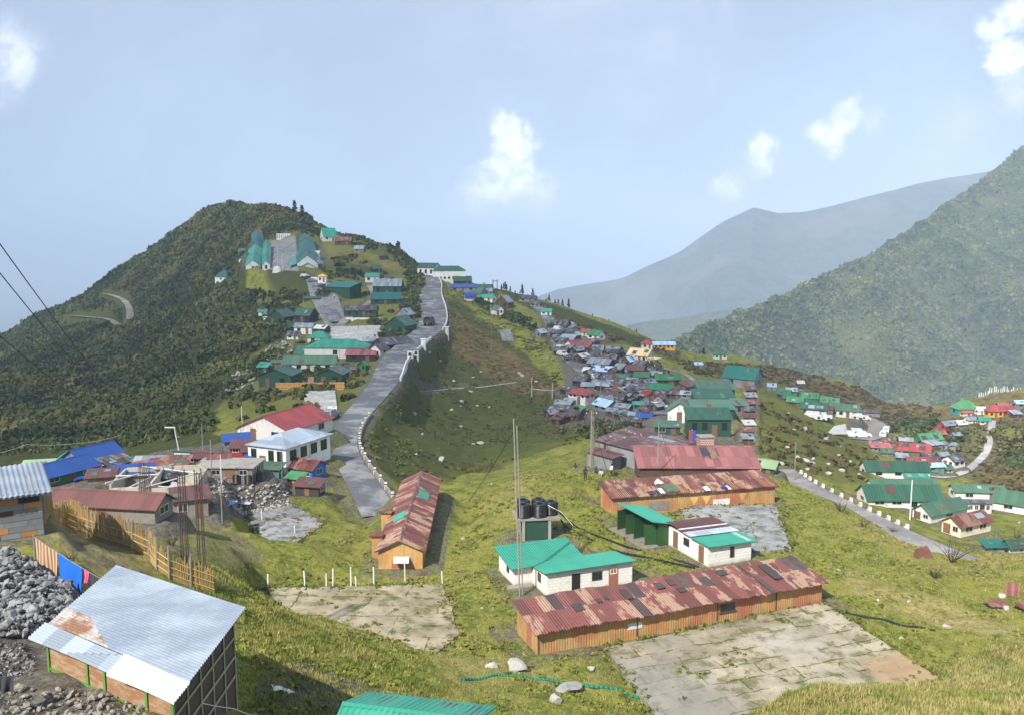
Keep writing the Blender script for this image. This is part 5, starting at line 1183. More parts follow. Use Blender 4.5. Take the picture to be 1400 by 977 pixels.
# ------------------------------------------------------------------ things standing on the finished ground
def gz(x, y): return float(H(np.array([x]), np.array([y]))[0])
def hg(px, py): return hit(px, py, H)
def copy_tree(o, loc=None, rz=None):
    c = o.copy(); COL.objects.link(c)
    for ch in o.children:
        d = ch.copy(); COL.objects.link(d); d.parent = c
        for g in ch.children:
            e = g.copy(); COL.objects.link(e); e.parent = d
    if loc is not None: c.location = loc
    if rz is not None: c.rotation_euler = (0, 0, rz)
    return c
PW = plain('grey weathered pole', (.26,.24,.21), .9, .2, 3); PD = plain('dark rusty steel', (.075,.05,.04), .8, .3, 4); PWH = plain('white painted post', (.72,.72,.70), .7, .12, 3)
WIRE = plain('black cable', (.02,.02,.02), .6, .1, 3, dirt=0); CANE = plain('split bamboo', (.42,.29,.12), .85, .4, 4, dirt=.35)
def pole(px, py, top, label, rad=.09, arm=True, mat=PW, lamp=False, lean=0, name='electric_pole', cat='pole', twin=0, group=None, Y=None):
    g = np.array(PY(px, py, Y)) if Y else hg(px, py); hgt = (py-top)*g[1]/F/.97
    rt = empty(name, g); tag(rt, label, cat, group)
    tp = (lean, 0, hgt)
    MB().tube((0,0,-.8), tp, rad, 7, rad*.75).build('shaft', mat, rt)
    if twin: MB().tube((twin,.1,-.8), (twin+lean,.1,hgt*.96), rad*.9, 6).build('shaft', mat, rt)
    if arm:
        MB().box(lean-.7, lean+.7, -.05, .05, hgt-.5, hgt-.38).build('crossarm', PD, rt)
        for x in (-.6, 0, .6): MB().tube((lean+x,0,hgt-.38), (lean+x,0,hgt-.2), .05, 5).build('insulator', PWH, rt)
    if lamp: MB().box(lean-1.1, lean+.1, -.06, .06, hgt-.06, hgt+.06).build('lamp_arm', PWH, rt)
    return np.array(g)+np.array(tp)
def cable(pts, label, r=.025, sag=.0, mat=WIRE, name='cable', cat='cable', n=14, group=None):
    out = []
    for a, b in zip(pts[:-1], pts[1:]):
        a, b = np.array(a, float), np.array(b, float)
        for t in np.linspace(0, 1, n, endpoint=False): p = a+(b-a)*t; p[2] -= sag*4*t*(1-t); out.append(p)
    out.append(np.array(pts[-1], float))
    o = MB().path(out, r, 5).build(name, mat); tag(o, label, cat, group); return o
t1 = pole(711,815,564,'very tall thin twin mast standing before the white house with turquoise roofs', .06, False, lean=-.5, twin=.24)
cable([t1+np.array((0,0,-1)), hg(641,684)], 'slack guy wire running left from the top of the tall twin mast', .03, .2)
t3 = pole(808,638,560,'timber pole beside the big square rusty hall', .12, True, twin=.2)
t4 = pole(900,622,576,'slim pole rising before the big square rusty hall', .07, False, Y=98)
cable([t3+np.array((0,0,-1)), hg(838,668)], 'guy wire running right from the pole beside the rusty hall', .03, .1)
cable([t4, np.array(PY(925,655,96))], 'thin cable hanging from the slim pole at the rusty hall', .02, .3)
t5 = pole(1086,657,602,'grey pole at the near end of the painted kerb stones', .08, False)
pole(1244,710,654,'pale steel pole between the road and the wide green barrack', .09, False, PWH)
t6 = pole(249,632,583,'leaning street lamp above the green sign board', .07, False, PWH, lamp=True, lean=-.7, name='street_lamp', cat='street lamp')
for px, py, tp, lb in ((278,628,578,'thin pole right of the leaning street lamp'),(290,655,600,'thin pole at the left corner of the flat concrete roof'),(303,662,620,'pale pole before the flat concrete roof'),(386,660,612,'bare pole at the right corner of the flat concrete roof'),(331,578,555,'white pole on the grass left of the coral roof'),(304,715,660,'bare pole beside the stone bank of the courtyard')): pole(px, py, tp, lb, .06, False, PWH if 'white' in lb or 'pale' in lb else PW)
for px, py, tp, lb in ((390,524,488,'pole before the dark green hut left of the plank walkway'),(465,500,470,'pole before the big turquoise hall'),(672,478,446,'slim pole left of the cricket pitch'),(671,430,418,'slim pole beside the lone white gabled hut'),(755,545,523,'white pole at the left edge of the market'),(782,545,519,'pole between the charcoal shop and the grass'),(821,540,520,'pole in the middle of the market lane'),(842,535,515,'pole right of the market lane'),(874,583,565,'pole before the blue tarpaulin stall'),(911,525,503,'pole before the long bright green roof'),(727,543,515,'white pole on the grass left of the market'),(838,576,556,'pole right of the dark bush'),(1280,606,583,'dark pole beside the bright green valley roof'),(490,452,437,'pole standing on the plaza'),(613,466,452,'white post at the road bend')):
    pole(px, py, tp, lb, .09, False, PWH if 'white' in lb else PW)
for dx in (-.9, .9):
    g = hg(677, 412); MB().tube((g[0]+dx, g[1], g[2]-1), (g[0]+dx, g[1], g[2]+9.5), .16, 6).build('mast', PD)
ms = [o for o in COL.objects if o.name.startswith('mast')]; rt = empty('transformer_mast', (0,0,0)); tag(rt, 'twin transformer mast on the skyline of the saddle', 'mast')
for o in ms: o.parent = rt
MB().box(g[0]-1.2, g[0]+1.2, g[1]-.1, g[1]+.1, g[2]+8.6, g[2]+8.9).build('crossarm', PD, rt); MB().box(g[0]-.7, g[0]+.7, g[1]-.4, g[1]+.4, g[2]+4, g[2]+5.4).build('transformer', PD, rt)
# overhead lines at the upper left
for a, b, Ya, Yb, lb in (((-60,250),(172,560),34,95,'upper of the three overhead lines crossing the left hillside'),((-60,298),(150,548),34,95,'middle of the three overhead lines crossing the left hillside'),((-60,408),(140,566),34,95,'lower of the three overhead lines crossing the left hillside')):
    A_, B_ = np.array(PY(*a, Ya)), np.array(PY(*b, Yb)); cable([A_+(A_-B_)*.8, A_, B_], lb, .028, .35, name='overhead_line', cat='power line', group='overhead lines')
cable([PY(-20,622,95), PY(36,607,96), PY(110,605,98), PY(165,594,100)], 'pale line sagging above the olive roofed hut', .03, .15, mat=PW, name='overhead_line', cat='power line')
# rebar columns
def rebar(px, py, top, label, Y=None):
    g = np.array(PY(px, py, Y)) if Y else hg(px, py); h = (py-top)*g[1]/F/.94
    rt = empty('rebar_column', g); tag(rt, label, 'column', 'steel columns of an unfinished house')
    for x in (-.16, .16):
        for y in (-.16, .16): MB().tube((x,y,-.5), (x*.9,y,h*(1 if x*y > 0 else .96)), .035, 5).build('bar', PD, rt)
    b = MB()
    for z in np.arange(.3, h, .45):
        for p, q in (((-.16,-.16),(.16,-.16)),((.16,-.16),(.16,.16)),((.16,.16),(-.16,.16)),((-.16,.16),(-.16,-.16))): b.tube((*p,z), (*q,z), .014, 4)
    b.build('tie', PD, rt)
rebar(253,765,642,'left one of the two tall steel columns before the dark stone house'); rebar(276,772,640,'right one of the two tall steel columns before the dark stone house')
rebar(195,676,632,'left one of the two short steel columns at the ruin', 79); rebar(203,677,633,'right one of the two short steel columns at the ruin', 79)
# sign board
g = hg(250, 634); rt = empty('sign_board', g, R(-12)); tag(rt, 'long dark green sign board on posts beside the leaning street lamp', 'sign')
MB().box(-1.1, 1.1, -.04, .04, .9, 1.55).build('board', plain('sign green', lin(30,90,75), .6, .05, 2, dirt=.1), rt)
MB().box(-1.0, 1.0, -.06, -.041, 1.12, 1.30).build('pale_band', PWH, rt)
for x in (-.8, .8): MB().tube((x,.06,-.4), (x,.06,1.5), .045, 6).build('post', PD, rt)
# ---------- bamboo fence
FP = [(62,716),(92,722),(122,734),(152,744),(182,753),(205,764),(215,778),(232,790),(262,801),(294,812)]
FW = np.array([hg(a, b) for a, b in FP]); rt = empty('bamboo_fence', (0,0,0)); tag(rt, 'long wavy bamboo fence between the tin shed and the rusty barrack', 'fence')
r_ = random.Random(5)
for i in range(len(FW)-1):
    a, b = FW[i], FW[i+1]; L = np.linalg.norm(b[:2]-a[:2]); n = int(L/.05); m = MB(); top = 1.75 if i < 6 else 1.4
    for k in range(n):
        t = k/n; p = a+(b-a)*t; z0 = gz(p[0], p[1]); h = top+r_.uniform(-.22,.25); lx, ly = r_.uniform(-.07,.07), r_.uniform(-.07,.07)
        m.tube((p[0],p[1],z0-.1), (p[0]+lx,p[1]+ly,z0+h), .024, 4)
    m.build('cane_panel', CANE, rt); m = MB()
    for zz in (.3, .7, 1.1):
        m.tube((a[0],a[1]-.05,gz(a[0],a[1])+zz), (b[0],b[1]-.05,gz(b[0],b[1])+zz), .03, 5)
    m.build('rail', CANE, rt); MB().tube((a[0],a[1]-.08,gz(a[0],a[1])-.2), (a[0]+.05,a[1]-.08,gz(a[0],a[1])+1.9), .05, 6).build('post', PW, rt)
# ---------- washing on lines and roofs
def cloth(name, tl, tr, bl, br, mat, label, cat='cloth', amp=.05, group=None, parent=None):
    tl, tr, bl, br = map(lambda p: np.array(p, float), (tl, tr, bl, br)); n = np.cross(tr-tl, bl-tl); n /= np.linalg.norm(n)
    b = MB()
    for off in (0, .02):
        b.grid(lambda u, v: tl*(1-u)*(1-v)+tr*u*(1-v)+bl*(1-u)*v+br*u*v+n*(off+amp*math.sin(9*u+2*v)*(.3+v)), 14, 10)
    o = b.build(name, mat, parent, smooth=True)
    if label: tag(o, label, cat, group)
    return o
CB = plain('blue cloth', lin(28,105,205), .8, .08, 2, dirt=.05); CST = NT('striped cloth'); o_ = CST.coord(); sx = CST.n('SeparateXYZ'); CST.l(o_, sx.inputs[0])
STRIPE = CST.done(CST.mix(CST.step(CST.math('SINE', CST.math('MULTIPLY', sx.outputs[0], 26)), -.2, .2), (.52,.36,.22), (.26,.13,.08)), .9)
Pk = lambda n, c: plain(n, c, .85, .1, 3, dirt=.05)
p0, p1 = np.array(PY(46,733,41)), np.array(PY(150,797,37.5))
cable([p0, p1], 'washing line holding a striped blanket and a blue sheet', .015, .08, PW, 'washing_line', 'washing line')
def online(t): p = p0+(p1-p0)*t; p[2] -= .08*4*t*(1-t); return p
for a, b, drop, mt, lb in ((.02,.33,1.1,STRIPE,'brown striped blanket on the washing line'),(.335,.65,1.25,CB,'bright blue sheet on the washing line'),(.68,.74,.6,Pk('pink cloth', (.75,.1,.28)),'small pink cloth on the washing line'),(.75,.86,.9,Pk('dark cloth', (.04,.045,.05)),'dark cloth on the washing line')):
    A, B = online(a), online(b); cloth('hanging_cloth', A, B, A-np.array((0.05,0,drop)), B-np.array((0.05,0,drop)), mt, lb, 'cloth', .05, 'washing on the line')
for p, lb in ((p0, 'left post of the washing line'), (p1, 'right post of the washing line')):
    g_ = gz(p[0], p[1]); o = MB().tube((p[0],p[1],g_-.3), (p[0],p[1],p[2]+.1), .045, 6).build('line_post', PW); tag(o, lb, 'post')
c, yw, L = OB; ca, sa = math.cos(R(yw)), math.sin(R(yw))
def onroof(x, y, dz=.1): return np.array((c[0]+x*ca-y*sa, c[1]+x*sa+y*ca, c[2]+1.95+.65*(y+1.8)/3.6+dz))
for x, y0, w, h, mt, lb in ((-5.3,-2.0,.75,.75,Pk('purple cloth',(.06,.025,.06)),'dark purple cloth on the orange barrack roof'),(-4.5,-2.1,.45,.95,Pk('dark cloth',(.04,.045,.05)),'dark trousers hung at the eave of the orange barrack'),(-3.95,-1.9,.5,1.1,Pk('white cloth',(.72,.70,.66)),'white cloth left of the green blanket on the orange barrack roof'),(-3.2,-1.7,1.5,1.7,Pk('green cloth',(.09,.14,.08)),'large green blanket on the orange barrack roof'),(1.0,-2.05,.55,.9,Pk('white cloth',(.72,.70,.66)),'white cloth hung at the middle eave of the orange barrack'),(2.9,-1.9,.7,.5,Pk('navy cloth',(.03,.03,.25)),'small blue cloth on the orange barrack roof'),(3.5,-2.1,.35,.8,Pk('pale cloth',(.55,.6,.66)),'pale shirt hung at the right eave of the orange barrack')):
    cloth('drying_cloth', onroof(x,y0+h), onroof(x+w,y0+h+.1), onroof(x+.05,y0), onroof(x+w-.03,y0), mt, lb, 'cloth', .03, 'washing on the roof')
cloth('drying_cloth', onroof(-3.6,.7), onroof(-2.9,1.5), onroof(-3.7,.2), onroof(-2.7,.3), Pk('white cloth',(.72,.70,.66)), 'white cloth at the ridge above the green blanket', 'cloth', .03, 'washing on the roof')
# ---------- stones
STN = plain('grey field stone', (.30,.29,.27), .95, .35, 3, dirt=.3); STW = plain('pale stone', (.40,.385,.35), .95, .25, 3, dirt=.25)
def rockmesh(seed, n=2):
    import bmesh
    bm = bmesh.new(); bmesh.ops.create_icosphere(bm, subdivisions=n, radius=1); r = random.Random(seed)
    dirs = [(Vector((r.gauss(0,1), r.gauss(0,1), r.gauss(0,1))).normalized(), r.uniform(.45,.9)) for _ in range(9)]
    for v in bm.verts:
        for d, k in dirs:
            q = v.co.dot(d)
            if q > k: v.co -= d*(q-k)
    me = bpy.data.meshes.new('stone'); bm.to_mesh(me); bm.free(); me.materials.append(STN); return me
from mathutils import Vector
RK = [rockmesh(i) for i in range(6)]; RKW = []
for m in RK:
    m2 = m.copy(); m2.materials.clear(); m2.materials.append(STW); RKW.append(m2)
def rock(p, s, label, white=False, group=None, name='stone', k=None, sink=.3):
    o = bpy.data.objects.new(name, (RKW if white else RK)[(k if k is not None else RNG.integers(6)) % 6]); COL.objects.link(o)
    o.location = (p[0], p[1], p[2]+s*(.5-sink)); o.scale = (s*RNG.uniform(.8,1.3), s*RNG.uniform(.8,1.2), s*RNG.uniform(.5,.8)); o.rotation_euler = (RNG.uniform(-.3,.3), RNG.uniform(-.3,.3), RNG.uniform(0,6))
    tag(o, label, 'stone', group); return o
rock(hg(708,914), .8, 'largest pale boulder in the grass left of the concrete yard', True)
rock(hg(778,944), .8, 'brownish boulder in the grass at the bottom edge', False)
rock(hg(672,912), .45, 'small stone left of the largest pale boulder', True); rock(hg(808,914), .3, 'small white stone at the corner of the concrete yard', True); rock(hg(758,958), .5, 'small grey stone beside the brownish boulder', True)
for i in range(60):
    px, py = RNG.uniform(1060,1220), RNG.uniform(555,680)
    if inpoly(np.array([px]), np.array([py]), [(1045,560),(1075,560),(1210,640),(1180,680),(1100,650),(1050,640)])[0]: rock(hg(px, py), RNG.uniform(.3,.7), 'pale stone scattered over the dark slope right of the stall row', True, 'stones on the dark slope')
for i in range(40):
    px, py = RNG.uniform(610,1400), RNG.uniform(640,960); g = hg(px, py)
    if g[1] < 130 and abs(g[2]-Hraw(np.array([g[0]]), np.array([g[1]]))[0]) < .02: rock(g, RNG.uniform(.12,.3), 'small pale stone lying in the meadow grass', True, 'stones in the meadow')
for i in range(26):
    px, py = RNG.uniform(560,760), RNG.uniform(440,640); rock(hg(px, py), RNG.uniform(.3,.8), 'pale stone on the green slope below the road', True, 'stones below the road')
for x in range(15):
    u, v = RNG.uniform(.04,.96), RNG.uniform(.05,.95); lx, ly = (u-.5)*9.3, (v-.5)*8.9
    a_ = R(54); hx, hy = HALL.location[0], HALL.location[1]
    rock((hx+lx*math.cos(a_)-ly*math.sin(a_), hy+lx*math.sin(a_)+ly*math.cos(a_), HALL.location[2]+HALLH+HALLR*(ly/HALLW+.5)+.02), .14, 'pale stone weighing down the sheets of the big square rusty hall', True, 'stones on the rusty hall roof', sink=.05)
# rubble heap: uncountable
def rubble(name, poly, n, smin, smax, hfun, mat, Ymin=20, Ymax=60, seed=1):
    rg = np.random.default_rng(seed); V = []; Fc = []; base = [np.array([v.co[:] for v in m.vertices]) for m in [rockmesh(i+40, 1) for i in range(5)]]; fcs = [np.array([p.vertices[:] for p in m.polygons]) for m in [rockmesh(i+40, 1) for i in range(5)]]
    off = 0; PT = sample(poly, n, Ymin, Ymax, seed+900, False); rg.shuffle(PT)
    for g in PT:
        s = smin+(smax-smin)*rg.random()**3; i = rg.integers(5); px = py = 0
        a, b = rg.uniform(0, 6.28, 2); ca, sa, cb, sb = math.cos(a), math.sin(a), math.cos(b), math.sin(b)
        M = np.array([[ca,-sa,0],[sa,ca,0],[0,0,1]])@np.array([[1,0,0],[0,cb,-sb],[0,sb,cb]])
        v = (base[i]*np.array([1,.8,.6])*s)@M.T+np.array([g[0], g[1], g[2]+hfun(px, py)*rg.random()+s*.25]); V.append(v); Fc.append(fcs[i]+off); off += len(v)
    o = npmesh(name, np.concatenate(V), np.concatenate(Fc), mat); tag(o, kind='stuff'); return o
RUB = NT('broken stone'); w_ = RUB.n('TexVoronoi'); RUB.l(RUB.geo(), w_.inputs['Vector']); w_.inputs['Scale'].default_value = 3.0; sc_ = RUB.n('SeparateColor'); RUB.l(w_.outputs['Color'], sc_.inputs[0])
RUBM = RUB.done(RUB.mix(sc_.outputs[0], (.05,.05,.055), (.30,.30,.295)), .95)
rubble('rubble_heap', [(-160,765),(20,760),(55,785),(100,815),(95,850),(40,872),(-160,880)], 6500, .05, .33, lambda a, b: .5, RUBM, seed=2)
rubble('gravel_heap', [(-120,880),(30,880),(50,905),(40,925),(-120,940)], 900, .05, .13, lambda a, b: .2, RUBM, seed=3)
rubble('stone_bank', [(40,940),(150,950),(210,977),(180,990),(-40,990),(-40,955)], 420, .03, .2, lambda a, b: .1, plain('brown field stone', (.24,.215,.18), .95, .35, 3, dirt=.3), seed=4)
rubble('loose_stones', [(295,668),(388,662),(398,690),(330,706)], 500, .08, .3, lambda a, b: .15, STW, 75, 125, seed=6)
rubble('hillside_rubble', [(300,525),(345,500),(372,470),(395,465),(405,480),(350,520),(320,545)], 260, .3, 1.1, lambda a, b: .2, STW, 150, 330, seed=7)
rubble('village_debris', [(150,655),(300,640),(330,650),(290,690),(235,660)], 420, .08, .28, lambda a, b: .2, STW, 65, 120, seed=8)
# ---------- loose sheets and planks of the left village
rq = random.Random(21); SH = {}
for i in range(46):
    while True:
        px, py = rq.uniform(60, 345), rq.uniform(622, 712)
        if inpoly(np.array([px]), np.array([py]), [(60,650),(150,632),(300,622),(345,655),(330,700),(290,705),(240,700),(232,660),(90,662)])[0]: break
    g = hg(px, py); k = rq.choice(['rust','brown','grey','white','blue','rust','plank','plank','dark'])
    if k == 'plank':
        L_ = rq.uniform(1.5,3.5); o = MB().box(-L_/2,L_/2,-.07,.07,-.03,.03).build('plank', WM['brown'] if i % 2 else CANE, None, g+np.array((0,0,.2))); tag(o, 'loose timber plank lying among the shacks of the left village', 'plank', 'loose planks of the left village')
    else:
        nm = {'rust':'rusty','brown':'brown','grey':'grey','white':'white','blue':'blue','dark':'black'}[k]; w_, h_ = rq.uniform(.8,2.2), rq.uniform(.7,1.3)
        b = MB()
        for dz in (0, -.03): b.grid(lambda u, v: ((u-.5)*w_, (v-.5)*h_, dz+.05*math.sin(5*u+3*v)), 8, 4)
        o = b.build('loose_sheet', RM[k], None, g+np.array((0,0,.3))); tag(o, f'loose {nm} roofing sheet lying among the shacks of the left village', 'sheet', f'loose {nm} sheets of the left village')
    o.rotation_euler = (rq.uniform(-.35,.35), rq.uniform(-.3,.3), rq.uniform(0,3.1))
# ---------- hoses and pipes
GH = plain('green hose', lin(20,120,95), .5, .1, 2, dirt=.1)
def lay(pix, label, r, mat, name='hose', dz=.05):
    P = smooth([hg(a, b) for a, b in pix], 9); P[:, 2] = H(P[:, 0], P[:, 1])+dz+.03*np.sin(np.arange(len(P))*.7); o = MB().path(P, r, 6).build(name, mat, smooth=True); tag(o, label, 'hose'); return o
lay([(628,929),(665,926),(700,924),(740,929),(800,938),(860,951),(930,966),(1010,975),(1060,977)], 'long turquoise hose lying across the grass at the bottom', .09, GH)
lay([(1295,926),(1330,919),(1365,914),(1420,905)], 'turquoise hose lying in the dry grass at the right edge', .09, GH)
lay([(1140,834),(1175,842),(1210,848),(1245,857),(1278,862)], 'black pipe lying in the meadow right of the concrete yard', .09, WIRE)
tz = TKB[2]+2.6
a0 = np.array((TKB[0]+1.6, TKB[1]-.6, tz)); 
for k, (lb, pts) in enumerate((('upper black hose sagging from the water tanks to the white store', [(790,722),(830,738),(870,752),(930,768),(955,776)]), ('lower black hose sagging from the water tanks to the white store', [(775,722),(800,735),(840,753),(880,762),(950,777)]))):
    P = [a0+np.array((0,.3*k,-.2*k))]+[hg(*q)+np.array((0,0,.12)) for q in pts]; o = MB().path(smooth(P, 8), .07, 6).build('hose', WIRE, smooth=True); tag(o, lb, 'hose', 'tank hoses')
o = MB().path([a0+np.array((-.6,0,.3)), a0+np.array((.6,0,-.35)), a0+np.array((1.6,.2,-1.6))], .03, 6).build('pipe', PWH); tag(o, 'short white pipe at the right of the water tanks', 'pipe')
# ---------- posts of the left slab, goal posts
for i, (px, py, tp) in enumerate(((366,800,784),(417,799,779),(446,800,783),(455,799,776),(480,800,774),(487,799,787),(511,798,774),(554,794,766),(605,796,780))):
    g = np.array(PZ(px, py, -26.9)); h = (py-tp)*g[1]/F/.95
    o = MB().tube((g[0],g[1],g[2]-.4), (g[0]+RNG.uniform(-.06,.06),g[1],g[2]+h), .055, 6).build('fence_post', PWH); tag(o, 'grey post standing along the far edge of the left concrete slab', 'post', 'posts of the left concrete slab')
for px, py, tp, lb in ((358,712,697,'left white stick in the courtyard'),(403,729,717,'right white stick in the courtyard')):
    g = hg(px, py); o = MB().tube(g-np.array((0,0,.3)), g+np.array((0,0,(py-tp)*g[1]/F)), .05, 6).build('stick', PWH); tag(o, lb, 'stick')
# ---------- roadside kerbs and parapets
KR = plain('faded red kerb paint', (.36,.11,.08), .85, .2, 3); KB = bpy.data.meshes
def along(P, N, side, d, i0, i1, step):
    out = []; acc = 0; last = None
    for i in range(i0, i1):
        p = np.array([P[i,0]+N[i,0]*side*(P[i,3]+d), P[i,1]+N[i,1]*side*(P[i,3]+d), P[i,2]])
        if last is None or np.linalg.norm(p[:2]-last[:2]) >= step: out.append((p, math.atan2(-N[i,0]*1, N[i,1]))); last = p
    return out
kb = None
for k, (p, a) in enumerate(along(RD2, RN2, -1, .35, 2, 30, 1.6)):
    if kb is None:
        kb = MB().box(-.34,.34,-.13,.13,-.4,.34).build('kerb_block', PWH); MB().box(-.35,-.05,-.135,.135,.05,.345).build('red_band', KR, kb); o = kb
    else: o = copy_tree(kb)
    o.location = p; o.rotation_euler = (RNG.uniform(-.05,.05), RNG.uniform(-.05,.05), math.atan2(RN2[10,0], -RN2[10,1])); tag(o, 'white and red painted kerb block along the right hand road', 'kerb block', 'painted kerb blocks')
def parapet(name, P, N, side, d, i0, i1, h, w, mat, label):
    b = MB(); vs = []
    for i in range(i0, i1):
        for dd, z in ((d,-.5),(d,h),(d+w,h),(d+w,-1.2)):
            vs.append((P[i,0]+N[i,0]*side*(P[i,3]+dd), P[i,1]+N[i,1]*side*(P[i,3]+dd), P[i,2]+z))
    n = i1-i0; fs = []
    for i in range(n-1):
        for j in range(3): fs.append((i*4+j, i*4+j+1, i*4+j+5, i*4+j+4))
    b.add(vs, fs); b.add(vs[:4], [(0,1,2,3)]); b.add(vs[-4:], [(3,2,1,0)]); o = b.build(name, mat); tag(o, label, 'wall'); return o
parapet('roadside_wall', RD1, RN1, 1, .15, 2, 44, .4, .35, WM['stone'], 'low stone wall round the hairpin bend of the road')
parapet('roadside_wall', RD1, RN1, 1, .15, 56, 74, .7, .3, PWH, 'white parapet beside the road at the truck')
parapet('roadside_wall', RD1, RN1, 1, .15, 78, 110, .7, .3, PWH, 'white parapet along the upper road towards the school')
pp = None
for k, (p, a) in enumerate(along(RD1, RN1, 1, .3, 6, 44, 2.6)):
    if pp is None:
        pp = MB().box(-.16,.16,-.16,.16,-.3,.62).build('road_marker', PWH); MB().box(-.165,.165,-.165,.165,.3,.45).build('black_band', PD, pp); o = pp
    else: o = copy_tree(pp)
    o.location = p+np.array((0,0,.2)); tag(o, 'small whitewashed marker stone on the hairpin wall', 'road marker', 'hairpin marker stones')
for px, py, w, h, mt, lb in ((561,491,1.3,2.3,'white','left white guard booth at the roadside'),(569,489,1.2,2.0,'white','right white guard booth at the roadside'),(611,457,1.0,2.2,'white','white pillar at the outer bend of the road'),(579,476,1.2,2.4,'white','white pillar on the road parapet')):
    g = hg(px, py); rt = empty('pillar' if 'pillar' in lb else 'guard_booth', g); tag(rt, lb, 'booth' if 'booth' in lb else 'pillar')
    MB().box(-w/2,w/2,-w/2,w/2,-1,h).build('body', WM[mt], rt); MB().box(-w/2-.15,w/2+.15,-w/2-.15,w/2+.15,h+.003,h+.18).build('cap', WM['teal'] if 'booth' in lb else PWH, rt)
    if 'booth' in lb: MB().box(-w*.3,w*.3,-w/2-.03,-w/2-.003,.9,1.7).build('window', GLASS, rt)
g = hg(547,507); o = MB().lathe([(.5,0),(.55,.1),(.5,.55),(.55,.6),(.5,1.1),(.1,1.15)], 14).build('yellow_barrel', WM['yellow'], None, g); tag(o, 'yellow barrel standing at the roadside', 'barrel')
# orange plank fence
A, B = hg(377,532), hg(471,532); rt = empty('plank_fence', A); tag(rt, 'orange plank fence on the green bank above the pale platform', 'fence')
d = B-A; n = 40; m = MB(); hF = 9.5*A[1]/F
for k in range(n):
    t0, t1_ = k/n, (k+.9)/n; m.box(d[0]*t0, d[0]*t1_, d[1]*t0-.05, d[1]*t0+.05, d[2]*t0-.8, d[2]*t0+hF+random.uniform(-.06,.06))
m.build('planks', plain('orange planks', (.50,.27,.085), .85, .25, 2), rt)
for z in (.3, 1.1): MB().tube((0,.12,z), (d[0],d[1]+.12,d[2]+z), .05, 5).build('rail', WM['brown'], rt)
rt = empty('plank_walkway', hg(425,530)); tag(rt, 'narrow brick coloured walkway between the two dark green huts', 'walkway')
a, b = hg(424,530)-rt.location, hg(426,511)-rt.location; MB().slab([(a[0]-.7,a[1],a[2]+.15),(a[0]+.7,a[1],a[2]+.15),(b[0]+.7,b[1],b[2]+.25),(b[0]-.7,b[1],b[2]+.25)], .2).build('deck', plain('brick paving', (.32,.17,.12), .9, .2, 2), rt)
# plaza furniture
A, B = hg(473,441), hg(515,441); o = MB().box(0, B[0]-A[0], -.2, .2, -.6, 1.7).build('plaza_wall', WM['white'], None, A); tag(o, 'white wall below the dark long hut at the back of the plaza', 'wall')
g = hg(479,457); rt = empty('flower_bed', g); tag(rt, 'round white rimmed bed on the pale plaza', 'flower bed'); MB().lathe([(1.6,-.3),(1.6,.5),(1.35,.5),(1.3,.3)], 24).build('rim', WM['white'], rt); MB().lathe([(1.3,.2),(1.2,.36),(.3,.45)], 16).build('soil', WM['brown'], rt)
g = hg(388,327); rt = empty('hoarding', g); tag(rt, 'white hoarding with dark columns at the head of the parade ground', 'hoarding')
MB().box(-4,4,-.15,.15,-.5,3.0).build('board', PWH, rt)
for x in np.linspace(-3.4,3.4,7): MB().box(x-.16,x+.16,-.2,-.152,.3,2.4).build('dark_strip', PD, rt)
for i, py in enumerate((341,349,357)):
    A, B = hg(371,py), hg(405,py); o = MB().box(0, B[0]-A[0], -.25, .25, -.6, .9).build('terrace_wall', WM['stone'], None, A); tag(o, ['upper','middle','lower'][i]+' dark terrace wall across the parade ground', 'wall', 'parade ground walls')
for px, py, tp, lb in ((380,369,340,'left white flagpole at the parade ground'),(384,330,322,'short white flagpole at the head of the parade ground'),(386,371,350,'right white flagpole at the parade ground')): pole(px, py, tp, lb, .1, False, PWH, name='flagpole', cat='flagpole')
g = hg(379,372); o = MB().add([(-2,-1,-.5),(2,-1,-.5),(2,1,-.5),(-2,1,-.5),(-1.6,-.8,1.6),(1.6,-.8,1.6),(1.6,.8,1.6),(-1.6,.8,1.6),(-.8,-.5,2.6),(.8,-.5,2.6),(.8,.5,2.6),(-.8,.5,2.6)], [(0,1,5,4),(1,2,6,5),(2,3,7,6),(3,0,4,7),(4,5,9,8),(5,6,10,9),(6,7,11,10),(7,4,8,11),(8,9,10,11)]).build('memorial', WM['white'], None, g); tag(o, 'small white memorial at the lower end of the parade ground', 'memorial')
# kiosk and banner before the stepped lodge
g = np.array(PY(964,612,138)); rt = empty('lattice_kiosk', g, R(6)); tag(rt, 'small red brick lattice kiosk before the stepped green lodge', 'kiosk')
LAT = NT('red lattice'); br = LAT.n('TexBrick'); LAT.l(LAT.map(LAT.coord(), (1,1,1), (R(90),0,0)), br.inputs['Vector']); br.inputs['Scale'].default_value = 1; br.inputs['Brick Width'].default_value = .4; br.inputs['Row Height'].default_value = .3; br.inputs['Mortar Size'].default_value = .05
br.inputs['Color1'].default_value = (.45,.12,.07,1); br.inputs['Color2'].default_value = (.38,.14,.09,1); br.inputs['Mortar'].default_value = (.62,.50,.40,1)
MB().box(-1.1,1.1,-1,1,-.8,1.9).build('body', LAT.done(br.outputs['Color'], .9), rt); MB().box(-1.25,1.25,-1.15,1.15,1.903,2.05).build('cap', RM['concrete'], rt)
g = np.array(PY(946,606,140)); rt = empty('banner', g); tag(rt, 'red and blue upright banner left of the brick lattice kiosk', 'banner'); MB().box(-.5,0,-.05,.05,.2,2.2).build('red_half', plain('banner red', (.5,.05,.05), .7, .05, 1, dirt=0), rt); MB().box(.003,.5,-.05,.05,.2,2.2).build('blue_half', plain('banner blue', (.03,.1,.45), .7, .05, 1, dirt=0), rt); MB().tube((0,.08,-.6), (0,.08,2.3), .05, 6).build('post', PWH, rt)
